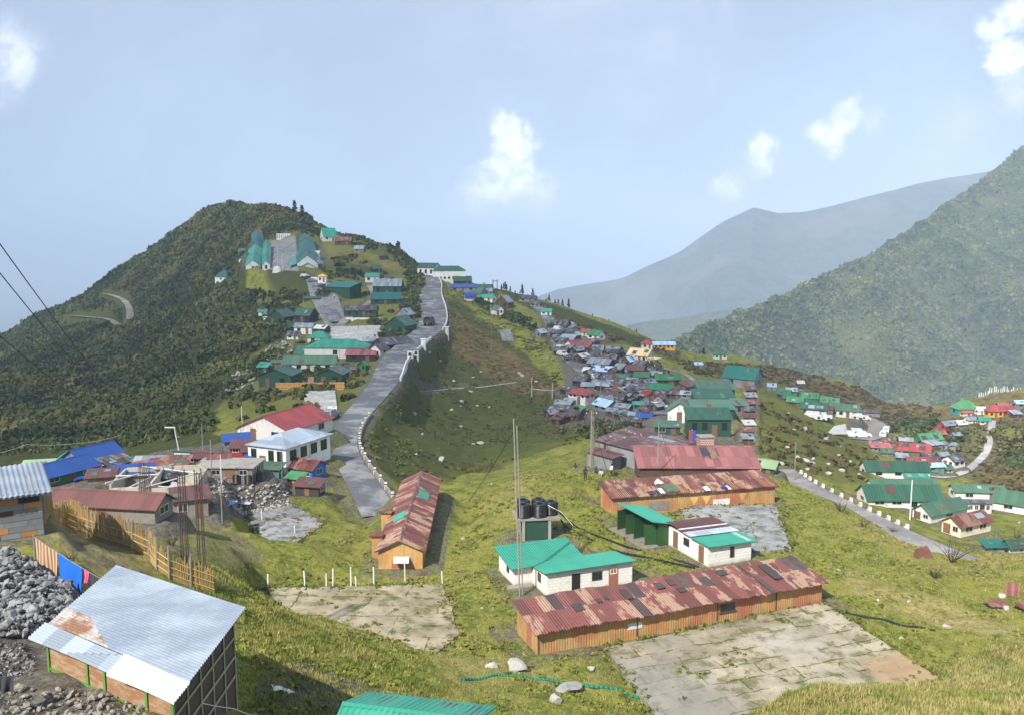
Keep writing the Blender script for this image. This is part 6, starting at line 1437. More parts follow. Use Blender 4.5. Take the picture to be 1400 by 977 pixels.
# prayer flags on the right hillock
fl_ = None
for i in range(26):
    px = 1338+i*2.9+RNG.uniform(-.8,.8); g = np.array(PY(px, 545-.05*i, 292)); g[2] = gz(g[0], g[1]); h = RNG.uniform(1.4,2.6)
    if fl_ is None:
        fl_ = empty('prayer_flag', g); MB().tube((0,0,-.4), (0,0,4), .045, 5).build('pole', PWH, fl_); b = MB(); b.grid(lambda u, v: (.06+.28*u, .05*math.sin(6*v+3*u), .9+3*v), 3, 8); b.grid(lambda u, v: (.06+.28*u, .02+.05*math.sin(6*v+3*u), .9+3*v), 3, 8); b.build('cloth_strip', Pk('white cloth',(.72,.70,.66)), fl_); o = fl_
    else: o = copy_tree(fl_, g)
    o.scale = (.75,.75,h/4); tag(o, 'tall white prayer flag in the row on top of the right hillock', 'prayer flag', 'white prayer flags')
# pit, scraps
rt = empty('brick_stump', hg(1262,762)); tag(rt, 'reddish broken brick stump in the right meadow', 'ruin'); MB().add([(-.9,-.5,-.3),(.9,-.5,-.3),(.8,.5,-.3),(-.8,.5,-.3),(-.5,-.35,1.1),(.45,-.3,.8),(.5,.4,1.0),(-.6,.35,.7)], [(0,1,5,4),(1,2,6,5),(2,3,7,6),(3,0,4,7),(4,5,6,7)]).build('masonry', plain('broken brick', (.20,.085,.06), .95, .3, 4), rt)
PKS = RM['rust']
for px, py, w, h, tilt, rz, lb in ((1362,829,1.6,1.0,.25,.2,'flat rusty red metal sheet lying in the right meadow'),(1384,813,1.0,1.3,1.1,-.3,'upright bent rusty red metal sheet in the right meadow'),(1396,832,1.2,.9,.3,.8,'rusty red metal sheet at the right edge of the meadow')):
    g = hg(px, py); o = MB().box(-w/2,w/2,-h/2,h/2,-.02,.02).build('scrap_sheet', PKS, None, g+np.array((0,0,.3))); o.rotation_euler = (tilt, .1, rz); tag(o, lb, 'scrap metal', 'scrap sheets')
for px, py, lb in ((1376,833,'white rubble lump between the red scrap sheets'),(1370,815,'white stones before the upright red sheet')): rock(hg(px, py), .38, lb, True)
g = hg(1143,592); o = MB().slab([(-2.6,-1,0),(2.2,-1.2,.1),(2.4,.6,2.2),(-.2,.9,1.6)], .06).build('canvas_sheet', plain('grey canvas', (.42,.42,.43), .8, .1, 1), None, g); tag(o, 'pale grey canvas sheet on the slope below the ridge camp', 'canvas')
g = np.array(PY(-4,918,24.5)); g[2] = gz(g[0], g[1]); rt = empty('small_flag', g); tag(rt, 'small black flag on a stick at the left edge', 'flag'); MB().tube((0,0,-.3), (0,0,1.0), .02, 6).build('stick', PW, rt); cloth('flag_cloth', (.02,0,1.0), (.42,.05,.95), (.02,0,.5), (.40,.05,.45), Pk('dark cloth', (.04,.045,.05)), None, parent=rt)
cable([np.array(PY(245,952,26)), np.array(PY(320,968,27.5)), np.array(PY(390,990,29))], 'white cord running from the tin shed to the bottom edge', .015, .05, PWH, 'cord', 'cord')
o = cloth('plastic_sheet', *[hg(a, b)+np.array((0,0,.12)) for a, b in ((371,938),(395,944),(377,946),(402,951))], Pk('white cloth',(.72,.70,.66)), 'white plastic sheet on the dark soil beside the tin shed', 'plastic sheet', .06)
# ---------- vehicles
CARP = [plain('white car paint', (.72,.72,.72), .3, .04, 1, dirt=.05), plain('grey car paint', (.22,.23,.25), .3, .04, 1, dirt=.05), plain('dark car paint', (.04,.045,.05), .3, .04, 1, dirt=.05), plain('red car paint', (.4,.04,.03), .3, .04, 1, dirt=.05)]
TY = plain('tyre rubber', (.02,.02,.02), .9, .1, 2, dirt=.1)
def make_car(paint, van=False):
    rt = empty('car'); b = MB(); w = .85
    pr = [(-2.1,.35),(-2.1,.95),(-1.95,1.0),(-1.7,1.62),(.55 if not van else 1.2,1.62),(1.05 if not van else 1.75,1.05),(2.0,.92),(2.1,.7),(2.1,.35)]
    vs = [(x,s*(w if z < 1.1 else w*.86),z) for s in (-1,1) for x, z in pr]; n = len(pr)
    b.add(vs, [tuple(range(n)), tuple(range(2*n-1,n-1,-1))]+[(i,i+n,(i+1)%n+n,(i+1)%n) for i in range(n)]); b.build('body', paint, rt)
    for s in (-1, 1): MB().add([(-1.6,s*(w*.93),1.06),(.75,s*(w*.93),1.06),(.45,s*(w*.885),1.54),(-1.55,s*(w*.885),1.54)], [(0,1,2,3)]).build('side_window', GLASS, rt)
    xw = 1.05 if not van else 1.75; xr = .55 if not van else 1.2
    MB().slab([(xw+.015,-.68,1.1),(xw+.015,.68,1.1),(xr+.05,.62,1.56),(xr+.05,-.62,1.56)], .01).build('windscreen', GLASS, rt); MB().slab([(-1.98,.66,1.06),(-1.98,-.66,1.06),(-1.75,-.6,1.55),(-1.75,.6,1.55)], .01).build('rear_window', GLASS, rt)
    for x in (-1.35, 1.3):
        for s in (-1, 1): MB().tube((x,s*.72,.33),(x,s*.88,.33),.33,12).build('wheel', TY, rt)
    return rt
cars = [make_car(CARP[0]), make_car(CARP[1]), make_car(CARP[2]), make_car(CARP[3]), make_car(CARP[0], True)]
used = set()
def car(k, px, py, rz, label, group, Y=None):
    g = np.array(PY(px, py, Y)) if Y else hg(px, py); g[2] = gz(g[0], g[1])
    if k in used: o = copy_tree(cars[k], g, R(rz))
    else: o = cars[k]; o.location = g; o.rotation_euler = (0,0,R(rz)); used.add(k)
    tag(o, label, 'car', group); return o
for a in ((0,417,379,20,'leftmost white car parked at the front of the long hall'),(2,423,382,15,'dark car between white cars before the long hall'),(0,431,384,10,'white car parked before the porch of the long hall'),(1,427,386,30,'grey car parked nearest the yard before the long hall'),(2,441,394,70,'dark car beside the tall green workshop')): car(*a, 'cars before the long hall')
for a in ((4,1112,571,-24,'left white van parked below the dark green ridge camp roof'),(0,1119,574,-24,'second white car parked below the dark green ridge camp roof'),(0,1126,572,-24,'third white car parked below the dark green ridge camp roof'),(0,1175,571,-20,'white car at the left of the black open shed'),(4,1182,574,-24,'white van at the bend of the car park track'),(4,1171,593,-14,'upper white van at the lower end of the car park'),(0,1180,597,-12,'right white car at the lower end of the car park'),(0,1163,597,-14,'left white car at the lower end of the car park'),(4,1212,590,60,'white van parked alone on the right of the car park loop'),(0,1208,596,60,'white car behind the lone van on the car park loop')): car(*a, 'vehicles of the ridge camp')
for a in ((4,763,452,-60,'white van at the head of the market lane'),(0,767,479,-62,'white car halfway up the market lane'),(0,769,487,-60,'lower white car halfway up the market lane'),(1,762,464,-62,'grey car in the upper market lane'),(4,808,518,-50,'white van in the middle of the market lane'),(0,806,510,-48,'white car in the middle of the market lane'),(3,888,543,-50,'red car in the second market lane'),(0,882,535,-50,'white car in the second market lane'),(0,901,558,-45,'white car at the lower end of the second market lane'),(1,838,551,-45,'grey car at the lower end of the market lane')): car(*a, 'vehicles in the market lanes')
car(1, 452, 572, 80, 'grey car parked by the silver roofed house at the road', None)
# truck
g = hg(587,445); g[2] = gz(g[0], g[1])+.08; rt = empty('truck', g, R(80)); tag(rt, 'dark green truck driving up the road', 'truck')
TG_ = plain('truck green paint', (.05,.07,.055), .5, .1, 1)
MB().box(-3.2,1.2,-1.15,1.15,.9,1.25).build('chassis', PD, rt)
b = MB(); b.box(-3.2,1.0,-1.15,-1.08,1.25,2.1); b.box(-3.2,1.0,1.08,1.15,1.25,2.1); b.box(-3.2,-3.13,-1.08,1.08,1.25,2.1); b.build('cargo_side', TG_, rt)
b = MB(); b.grid(lambda u, v: (-3.1+4.0*u, -1.05*math.cos(PI*v), 2.1+.85*math.sin(PI*v)), 4, 8); b.build('canvas_cover', plain('truck canvas', (.09,.10,.09), .9, .1, 1), rt)
b = MB(); pr = [(1.2,.7),(1.2,2.5),(2.2,2.5),(2.6,1.6),(3.3,1.5),(3.3,.7)]; n = 6; b.add([(x,s*1.05,z) for s in (-1,1) for x, z in pr], [tuple(range(n)), tuple(range(2*n-1,n-1,-1))]+[(i,i+n,(i+1)%n+n,(i+1)%n) for i in range(n)]); b.build('cab', TG_, rt)
MB().slab([(2.63,-.9,1.65),(2.63,.9,1.65),(2.25,.85,2.4),(2.25,-.85,2.4)], .01).build('windscreen', GLASS, rt)
for x in (-2.2, -1.1, 2.5):
    for s in (-1, 1): MB().tube((x,s*.85,.5),(x,s*1.12,.5),.5,14).build('wheel', TY, rt)
# ---------- people on the knoll
SK = plain('skin', (.30,.17,.11), .6, .05, 3, dirt=0)
def person(px, py, label, pose, top, legs, rz=0, sc=.92):
    g = hg(px, py); g[2] = gz(g[0], g[1])
    if pose == 'stand':
        J = dict(pel=(0,0,.92),chest=(0,0,1.32),neck=(0,0,1.48),head=(0,-.02,1.64),shl=(-.19,0,1.40),ell=(-.26,-.02,1.12),hal=(-.24,-.14,.90),shr=(.19,0,1.40),elr=(.27,-.04,1.13),har=(.18,-.22,1.02),hil=(-.1,0,.88),knl=(-.11,-.03,.48),anl=(-.12,.02,.08),tol=(-.13,-.16,.03),hir=(.1,0,.88),knr=(.12,-.02,.48),anr=(.14,.04,.08),tor=(.16,-.14,.03))
    else:
        J = dict(pel=(0,0,.12),chest=(0,-.06,.52),neck=(0,-.1,.68),head=(0,-.15,.84),shl=(-.19,-.08,.60),ell=(-.28,-.22,.40),hal=(-.16,-.42,.42),shr=(.19,-.08,.60),elr=(.28,-.22,.40),har=(.16,-.42,.42),hil=(-.1,-.05,.12),knl=(-.16,-.45,.45),anl=(-.14,-.62,.08),tol=(-.14,-.78,.04),hir=(.1,-.05,.12),knr=(.16,-.45,.45),anr=(.14,-.62,.08),tor=(.14,-.78,.04))
    E = [('pel','chest'),('chest','neck'),('neck','head'),('chest','shl'),('shl','ell'),('ell','hal'),('chest','shr'),('shr','elr'),('elr','har'),('pel','hil'),('hil','knl'),('knl','anl'),('anl','tol'),('pel','hir'),('hir','knr'),('knr','anr'),('anr','tor')]
    Rr = dict(pel=.15,chest=.17,neck=.06,head=.115,shl=.085,ell=.055,hal=.04,shr=.085,elr=.055,har=.04,hil=.10,knl=.07,anl=.045,tol=.04,hir=.10,knr=.07,anr=.045,tor=.04)
    ks = list(J); me = bpy.data.meshes.new('person'); me.from_pydata([J[k] for k in ks], [(ks.index(a), ks.index(b)) for a, b in E], [])
    o = bpy.data.objects.new('person', me); COL.objects.link(o); sm = o.modifiers.new('skin', 'SKIN'); ss = o.modifiers.new('sub', 'SUBSURF'); ss.levels = 1; ss.render_levels = 1
    lay_ = me.skin_vertices[0] if me.skin_vertices else None
    if lay_ is None: me.skin_vertices.new() if hasattr(me.skin_vertices, 'new') else None
    for i, k in enumerate(ks): me.skin_vertices[0].data[i].radius = (Rr[k],)*2
    me.skin_vertices[0].data[0].use_root = True
    t = NT('clothing '+top[0]); sx = t.n('SeparateXYZ'); t.l(t.coord(), sx.inputs[0]); z = sx.outputs[2]
    w, nk = ((.92, 1.50) if pose == 'stand' else (.20, .70))
    c_ = t.mix(t.math('GREATER_THAN', z, nk), t.mix(t.math('GREATER_THAN', z, w), legs, top[1]), (.30,.17,.11))
    me.materials.append(t.done(c_, .85)); o.location = g; o.scale = (sc,)*3; o.rotation_euler = (0,0,R(rz)); tag(o, label, 'person', 'people resting on the knoll')
    h = J['head']; b = MB(); b.lathe([(.02,.13),(.085,.10),(.118,.03),(.12,-.02)], 12, (h[0],h[1]+.015,h[2])); b.build('hair', plain('black hair', (.015,.012,.01), .7, .1, 3, dirt=0), o)
    return o
person(800,656,'person standing on the knoll in dark clothes','stand',('dark',(.04,.04,.05)),(.03,.03,.035),20)
person(836,651,'person on the knoll in a white shirt and dark trousers','stand',('white',(.70,.70,.70)),(.03,.03,.04),-60)
person(814,646,'person sitting on the knoll in a black and white top','sit',('black',(.05,.05,.06)),(.05,.05,.06),30)
person(822,650,'person sitting on the knoll in pale grey clothes','sit',('grey',(.45,.45,.46)),(.16,.16,.17),-20)
person(785,640,'person crouching at the left of the group on the knoll','sit',('navy',(.05,.06,.10)),(.4,.4,.42),60)
person(466,414,'person walking on the hill yard in dark clothes, right one of the two','stand',('dark',(.04,.04,.05)),(.03,.03,.035),20,1.0)
person(457,408,'person walking on the hill yard in a white shirt, left one of the two','stand',('white',(.70,.70,.70)),(.03,.03,.04),-40,1.0)
for o in list(COL.objects):
    if o.get('category') == 'person' and 'hill yard' in o['label']: o['group'] = 'people on the hill yard'
# ------------------------------------------------------------------ vegetation
def leaf_mat(name, a, b, c, rough=.9):
    t = NT(name); tn = t.attr('tint'); n = t.noise(t.geo(), .035, 3, .6)
    col = t.mix(tn, a, b); col = t.mix(t.math('MULTIPLY', t.step(n, .48, .66), .8), col, t.mix(tn, tuple(x*.6 for x in c), c))
    return t.done(col, rough, 0, None, spec=.15)
def bush_tmpl(seed, n, card, squash=.75, hollow=.45):
    rg = np.random.default_rng(seed); V = []
    lob = rg.normal(0, .32, (5, 3))*np.array([1,1,.5])
    for i in range(n):
        d = rg.normal(0, 1, 3); d /= np.linalg.norm(d); r = (hollow+(1-hollow)*rg.random()**.5)
        c = d*r*.72*np.array([1,1,squash])+lob[i % 5]; c[2] = abs(c[2])*.95+.08
        nrm = d+rg.normal(0, .55, 3); nrm /= np.linalg.norm(nrm); a = np.cross(nrm, rg.normal(0, 1, 3)); a /= np.linalg.norm(a); b = np.cross(nrm, a); s = card*rg.uniform(.6,1.4)
        V.append([c-a*s-b*s*.7, c+a*s*.9-b*s, c+a*s+b*s*.8, c-a*s*.8+b*s])
    return np.array(V)
def scatter(name, pos, size, mat, nq, card, label_kind='stuff', squash=.75, seed=1, tintv=None, stretch=None):
    rg = np.random.default_rng(seed); T_ = [bush_tmpl(seed*10+i, nq, card, squash) for i in range(6)]; N = len(pos)
    which = rg.integers(0, 6, N); ang = rg.uniform(0, 6.28, N); V = np.empty((N, nq, 4, 3), np.float32); tint = np.empty((N, nq, 4), np.float32)
    base = rg.random(N) if tintv is None else tintv
    for k in range(6):
        m = np.where(which == k)[0]; ca, sa = np.cos(ang[m])[:, None, None], np.sin(ang[m])[:, None, None]; t = T_[k][None]
        s = size[m][:, None, None]; zs = s if stretch is None else s*stretch[m][:, None, None]
        V[m, ..., 0] = (t[..., 0]*ca-t[..., 1]*sa)*s+pos[m, 0][:, None, None]; V[m, ..., 1] = (t[..., 0]*sa+t[..., 1]*ca)*s+pos[m, 1][:, None, None]; V[m, ..., 2] = t[..., 2]*zs+pos[m, 2][:, None, None]
    tint[:] = np.clip(base[:, None]*.8+rg.random((N, nq))*.28-.04, 0, 1)[..., None]
    o = npmesh(name, V.reshape(-1, 3), np.arange(N*nq*4, dtype=np.int32).reshape(-1, 4), mat, dict(tint=tint.ravel())); o.data.polygons.foreach_set('use_smooth', np.zeros(len(o.data.polygons), bool))
    if label_kind: tag(o, kind=label_kind)
    return o
LM = leaf_mat('hillside shrub leaves', (.030,.048,.018), (.105,.130,.040), (.20,.185,.062))
hill = [(-480,650),(-480,180),(430,200),(425,310),(395,315),(345,338),(330,395),(395,405),(408,425),(398,455),(345,480),(318,515),(292,548),(290,590),(180,612)]
P = sample(hill, 33000, 125, 800, 1, mg=2.2)
sz = np.random.default_rng(2).uniform(.8, 2.0, len(P))*np.clip(np.hypot(P[:, 0], P[:, 1])/330, .6, 1.05)
sz *= np.where(np.random.default_rng(5).random(len(P)) < .06, 1.55, 1); tv = np.clip(.42+.75*fbm(P[:, 0]/38, P[:, 1]/38, 83, 3)+np.random.default_rng(6).normal(0, .10, len(P)), 0, 1)
scatter('hillside_shrubs', P, sz, LM, 24, .27, seed=3, tintv=tv, stretch=np.random.default_rng(7).uniform(.7, 1.5, len(P)))
P = np.concatenate([sample([(535,328),(590,352),(582,385),(572,440),(556,445),(548,420),(560,385),(545,350)], 500, 240, 560, 4), sample([(402,300),(480,310),(540,335),(536,345),(470,322),(420,330)], 260, 380, 640, 5), sample([(640,405),(690,425),(730,440),(735,455),(700,440),(655,420)], 160, 250, 440, 6), sample([(330,400),(400,395),(412,420),(400,440),(350,470)], 300, 250, 480, 7), sample([(500,395),(520,440),(560,440),(565,470),(510,470)], 60, 240, 400, 21), sample([(1240,550),(1300,545),(1260,600),(1220,590)], 130, 200, 320, 22), sample([(1362,590),(1420,585),(1420,640),(1375,640)], 110, 140, 280, 23), sample([(1300,590),(1345,585),(1335,620),(1300,615)], 60, 190, 280, 24)])
P = np.concatenate([P, sample([(432,318),(480,315),(545,345),(575,400),(570,440),(500,440),(480,400),(440,380)], 260, 330, 560, 25, dens=lambda x, y: np.clip(-.1+2.2*fbm(x/22, y/22, 91, 3), .01, 1), mg=1.5), sample([(300,520),(400,470),(405,405),(440,400),(455,440),(530,480),(500,560),(440,600),(330,575)], 240, 150, 400, 26, dens=lambda x, y: np.clip(-.05+2.0*fbm(x/18, y/18, 93, 3), .02, 1), mg=1.2)])
scatter('slope_shrubs', P, np.random.default_rng(8).uniform(.9, 2.1, len(P)), LM, 30, .30, seed=4)
HM = leaf_mat('heath scrub leaves', (.050,.045,.018), (.15,.115,.045), (.085,.085,.030))
P = np.concatenate([sample([(745,425),(930,492),(1060,500),(1280,556),(1240,590),(1160,560),(1060,522),(1000,520),(940,510),(900,470),(820,466)], 1900, 200, 460, 9), sample([(1225,600),(1310,536),(1500,525),(1500,680),(1390,690),(1330,650),(1240,640)], 900, 120, 310, 10), sample([(1040,545),(1200,625),(1185,662),(1100,648),(1035,630)], 160, 110, 230, 11)])
scatter('heath_scrub', P, np.random.default_rng(12).uniform(.4, 1.0, len(P)), HM, 16, .34, seed=5, squash=.6)
GMm = leaf_mat('slope tussock leaves', (.060,.075,.018), (.13,.13,.04), (.20,.155,.06))
P = sample([(545,470),(620,392),(740,440),(770,520),(800,600),(640,650),(520,680),(495,600)], 2600, 100, 400, 13, dens=lambda x, y: np.clip(.3+1.5*fbm(x/14, y/14, 51, 3), .03, 1))
scatter('slope_tussocks', P, np.random.default_rng(14).uniform(.2, .55, len(P)), GMm, 10, .34, seed=6, squash=.5)
# forest on the near mountain
def on_grid(X, Y, Z, n, seed, vmin=-.05, vmax=.9):
    rg = np.random.default_rng(seed); nv, nu = X.shape; i = rg.uniform(26, nv-2, n); j = rg.uniform(0, nu-1.01, n); i0 = i.astype(int); j0 = j.astype(int); fi, fj = i-i0, j-j0
    f = lambda A: (A[i0, j0]*(1-fi)+A[i0+1, j0]*fi)*(1-fj)+(A[i0, j0+1]*(1-fi)+A[i0+1, j0+1]*fi)*fj
    return np.stack([f(X), f(Y), f(Z)], 1)
FL = leaf_mat('mountain forest leaves', (.024,.048,.012), (.13,.175,.042), (.22,.22,.07))
P = on_grid(*M1, 44000, 31); px, py = project(P[:, 0], P[:, 1], P[:, 2]); P = P[(px > 820) & (px < 1480) & (py < 640) & (py > 120)]
rg = np.random.default_rng(32); n_ = fbm(P[:, 0]/70, P[:, 1]/70, 77, 3); sz = rg.uniform(3, 6.5, len(P))*np.where(n_ > .25, .6, 1); scatter('mountain_forest', P-np.array([0,0,1]), sz, FL, 15, .30, seed=7, tintv=np.clip(.48+.7*n_+rg.normal(0,.11,len(P)), 0, 1), stretch=rg.uniform(.8,1.3,len(P)))
print('forest', len(P))
# turf
def grass(name, poly, n, rmin, rmax, hmin, hmax, mat, seed, blades=5):
    P = sample(poly, n, rmin, rmax, seed); N = len(P); rg = np.random.default_rng(seed+50)
    ang = rg.uniform(0, 6.28, (N, blades)); lean = rg.uniform(.15, .7, (N, blades)); h = rg.uniform(hmin, hmax, (N, 1))*rg.uniform(.6, 1.2, (N, blades)); w = h*.11
    c = P[:, None, :]+np.stack([rg.normal(0, .07, (N, blades)), rg.normal(0, .07, (N, blades)), np.full((N, blades), -.03)], -1)
    ca, sa = np.cos(ang), np.sin(ang); V = np.empty((N, blades, 3, 3))
    V[:, :, 0] = c+np.stack([-sa*w, ca*w, 0*w], -1); V[:, :, 1] = c+np.stack([sa*w, -ca*w, 0*w], -1); V[:, :, 2] = c+np.stack([ca*h*lean, sa*h*lean, h], -1)
    tint = np.repeat(np.clip(rg.random((N, 1))*.8+rg.random((N, blades))*.3-.05, 0, 1)[..., None], 3, 2)
    o = npmesh(name, V.reshape(-1, 3), np.arange(N*blades*3, dtype=np.int32).reshape(-1, 3), mat, dict(tint=tint.ravel())); tag(o, kind='stuff')
def grass_mat(name, a, b, c):
    t = NT(name); n1 = t.noise(t.geo(), .4, 4, .6); col = t.mix(t.attr('tint'), a, b); col = t.mix(t.step(n1, .45, .62), col, c); return t.done(col, .9, 0, None, spec=.1)
GA = grass_mat('meadow grass blades', (.14,.185,.026), (.31,.31,.058), (.43,.355,.12)); GB = grass_mat('dry grass blades', (.20,.19,.05), (.42,.35,.14), (.18,.20,.045))
mead = [(340,985),(300,850),(420,760),(500,720),(610,790),(640,680),(720,645),(840,640),(1060,650),(1250,742),(1420,760),(1420,985)]
grass('meadow_grass', mead, 42000, 30, 125, .06, .17, GA, 41)
grass('dry_grass', [(1020,985),(1100,935),(1300,915),(1420,850),(1420,985)], 14000, 38, 66, .15, .42, GB, 42)
grass('dry_grass', mead, 7000, 30, 125, .10, .28, GB, 43)
grass('slope_grass', [(230,780),(340,770),(430,830),(560,910),(640,985),(330,985),(330,850)], 9000, 28, 70, .10, .26, grass_mat('slope grass blades', (.09,.135,.018), (.22,.235,.045), (.32,.27,.09)), 44)
P = sample(mead, 4200, 30, 125, 61, dens=lambda x, y: np.clip(.15+1.6*fbm(x/5, y/5, 71, 3), .02, 1))
scatter('meadow_tussocks', P, np.random.default_rng(62).uniform(.08, .26, len(P)), leaf_mat('tussock leaves', (.09,.12,.018), (.26,.265,.05), (.33,.27,.11)), 12, .36, seed=9, squash=.55)
E = []; rg = np.random.default_rng(63)
for nm, Pp in PAVE:
    if nm in ('concrete_yard', 'concrete_slab', 'back_yard', 'courtyard'):
        for i in range(len(Pp)):
            a_, b_ = Pp[i], Pp[(i+1) % len(Pp)]; L_ = np.linalg.norm(b_-a_)
            for _ in range(int(L_*5)): E.append(a_+(b_-a_)*rg.random()+np.array([rg.normal(0,.28), rg.normal(0,.28), -.06]))
        x0, y0 = Pp[:, :2].min(0); x1, y1 = Pp[:, :2].max(0)
        for _ in range(420):
            q = np.array([rg.uniform(x0, x1), rg.uniform(y0, y1), Pp[0, 2]-.03])
            if inpoly(q[:1], q[1:2], [tuple(t[:2]) for t in Pp])[0] and fbm(q[:1]/3, q[1:2]/3, 15, 3)[0] > .42: E.append(q)
E = np.array(E); scatter('edge_weeds', E, rg.uniform(.07, .24, len(E)), leaf_mat('weed leaves', (.06,.085,.015), (.20,.20,.045), (.30,.24,.10)), 9, .40, seed=10, squash=.5)
# bushes and trees one can tell apart
BK = plain('dark bark', (.055,.042,.032), .95, .3, 5)
def bush(px, py, wpx, label, kind='bush', mat=LM, bare=False, k=1.0, group=None, nq=150, Y=None, tall=1.0):
    g = np.array(PY(px, py, Y)) if Y else hit(px, py, H); s = wpx*g[1]/F/2*k; rt = empty(kind, g); tag(rt, label, 'bush' if 'bush' in kind or 'shrub' in kind else 'tree', group)
    rg = random.Random(int(px*7+py)); b = MB(); tips = []
    for i in range(6 if not bare else 12):
        a = rg.uniform(0, 6.28); p = Vector((0,0,-.2)); d = Vector((math.cos(a)*.55, math.sin(a)*.55, 1.0)); r = s*.05
        for q in range(4):
            p2 = p+d*s*.33*tall; b.tube(p, p2, r, 5, r*.7); 
            if bare and q > 0:
                for _ in range(3):
                    d3 = Vector((rg.gauss(0,.6), rg.gauss(0,.6), rg.uniform(.2,.9))); b.tube(p2, p2+d3*s*.35, r*.4, 4, r*.12)
            p = p2; r *= .7; d = d+Vector((rg.gauss(0,.25), rg.gauss(0,.25), rg.uniform(-.1,.25)))
    b.build('stems', BK, rt)
    t = bush_tmpl(int(px+py), nq if not bare else 40, .11 if not bare else .04, .85)*s; t[..., 2] *= tall; tint = np.repeat(np.random.default_rng(int(px)).random((len(t), 1)), 4, 1)
    o = npmesh('foliage', t.reshape(-1, 3), np.arange(len(t)*4, dtype=np.int32).reshape(-1, 4), mat, dict(tint=tint.ravel())); o.parent = rt; return rt
for px, py, w, lb in ((797,590,34,'dark bush at the left end of the clump below the market'),(815,600,44,'largest dark bush in the clump below the market'),(836,596,40,'dark bush right of the largest one below the market'),(853,588,34,'dark bush at the right end of the clump below the market'),(822,584,34,'dark bush at the back of the clump below the market'),(770,592,24,'small dark bush left of the clump below the market'),(890,505,30,'dark bush beside the cream building'),(903,512,24,'smaller dark bush right of the cream building'),(770,455,18,'dark bush at the head of the market lane'),(752,448,18,'dark bush left of the upper market lane'),(818,478,20,'dark bush between the red roofs and the cream building'),(440,404,26,'dark bush on the rock above the yard road'),(560,455,22,'dark bush on the road bank above the green gable')): bush(px, py, w, lb)
for px, py, w, t, lb in ((1302,768,34,1.3,'largest leafless shrub at the meadow edge on the right'),(1278,790,30,.8,'low leafless shrub beside the pit in the right meadow'),(1180,720,18,1.1,'small leafless shrub beside the right hand road'),(1222,728,18,.9,'second small leafless shrub beside the right hand road'),(1390,735,20,.9,'leafless shrub before the white cottage on the right'),(1150,700,26,.9,'dry bushy shrub left of the small leafless shrub by the road'),(235,745,26,1.2,'leafless shrub beside the steel columns'),(98,765,22,1.2,'leafless shrub behind the striped blanket')): bush(px, py, w, lb, 'bare_shrub', HM, True, tall=t)
TM = leaf_mat('skyline tree leaves', (.014,.024,.010), (.035,.050,.018), (.03,.045,.015))
tr0 = []
for v in range(3):
    rt = empty('skyline_tree'); MB().tube((0,0,-.5), (0,0,4.6), .16, 6, .04).build('trunk', BK, rt)
    rg = np.random.default_rng(60+v); V = []
    for i in range(120):
        z = rg.uniform(.8, 5.4); r = (1.35*(1-z/5.8)+.12)*rg.random()**.5; a = rg.uniform(0, 6.28); c = np.array([r*math.cos(a), r*math.sin(a), z]); u = rg.normal(0,1,3); u /= np.linalg.norm(u); w = np.cross(u, rg.normal(0,1,3)); w /= np.linalg.norm(w); s = .26
        V.append([c-u*s-w*s, c+u*s-w*s*.7, c+u*s+w*s, c-u*s*.7+w*s])
    V = np.array(V); o = npmesh('crown', V.reshape(-1, 3), np.arange(len(V)*4, dtype=np.int32).reshape(-1, 4), TM, dict(tint=np.repeat(rg.random((len(V), 1)), 4, 1).ravel())); o.parent = rt; tr0.append(rt)
seen = 0
ln = [(648,386,428),(665,392,424),(690,398,420),(712,407,418),(745,418,418),(770,428,412),(800,440,408),(830,450,403),(860,460,396),(890,470,390),(925,484,380),(960,488,384),(1010,491,386)]
xs = [p[0] for p in ln]
for i in range(34):
    px = RNG.uniform(690, 965) if i > 8 else RNG.uniform(655, 735); py = np.interp(px, xs, [p[1] for p in ln]); Y = np.interp(px, xs, [p[2] for p in ln])+RNG.uniform(-14, 4)
    g = np.array(PY(px, py, Y)); g[2] = gz(g[0], g[1]); s = RNG.uniform(.3, .75)
    if seen < 3: o = tr0[seen]; o.location = g
    else: o = copy_tree(tr0[seen % 3], g, RNG.uniform(0, 6))
    seen += 1; o.scale = (s, s, s*RNG.uniform(.8,1.2)); tag(o, 'small dark conifer on the skyline ridge behind the market', 'tree', 'skyline conifers')
for px, Y, s, lb in ((537,516,1.9,'leaning dark tree on the right brow of the hilltop'),(533,516,1.3,'smaller dark tree beside the leaning one on the hilltop'),(414,560,1.6,'dark tree on the skyline left of the turquoise chalet'),(404,575,1.5,'second dark tree on the skyline left of the turquoise chalet')):
    g = np.array(PY(px, 330, Y)); g[2] = gz(g[0], g[1]); o = copy_tree(tr0[0], g, 1); o.scale = (s*1.3, s, s); o.rotation_euler = (0, .35 if 'leaning' in lb[:8] else 0, 0); o.name = 'hilltop_tree'; tag(o, lb, 'tree'); o['group'] = 'hilltop trees'
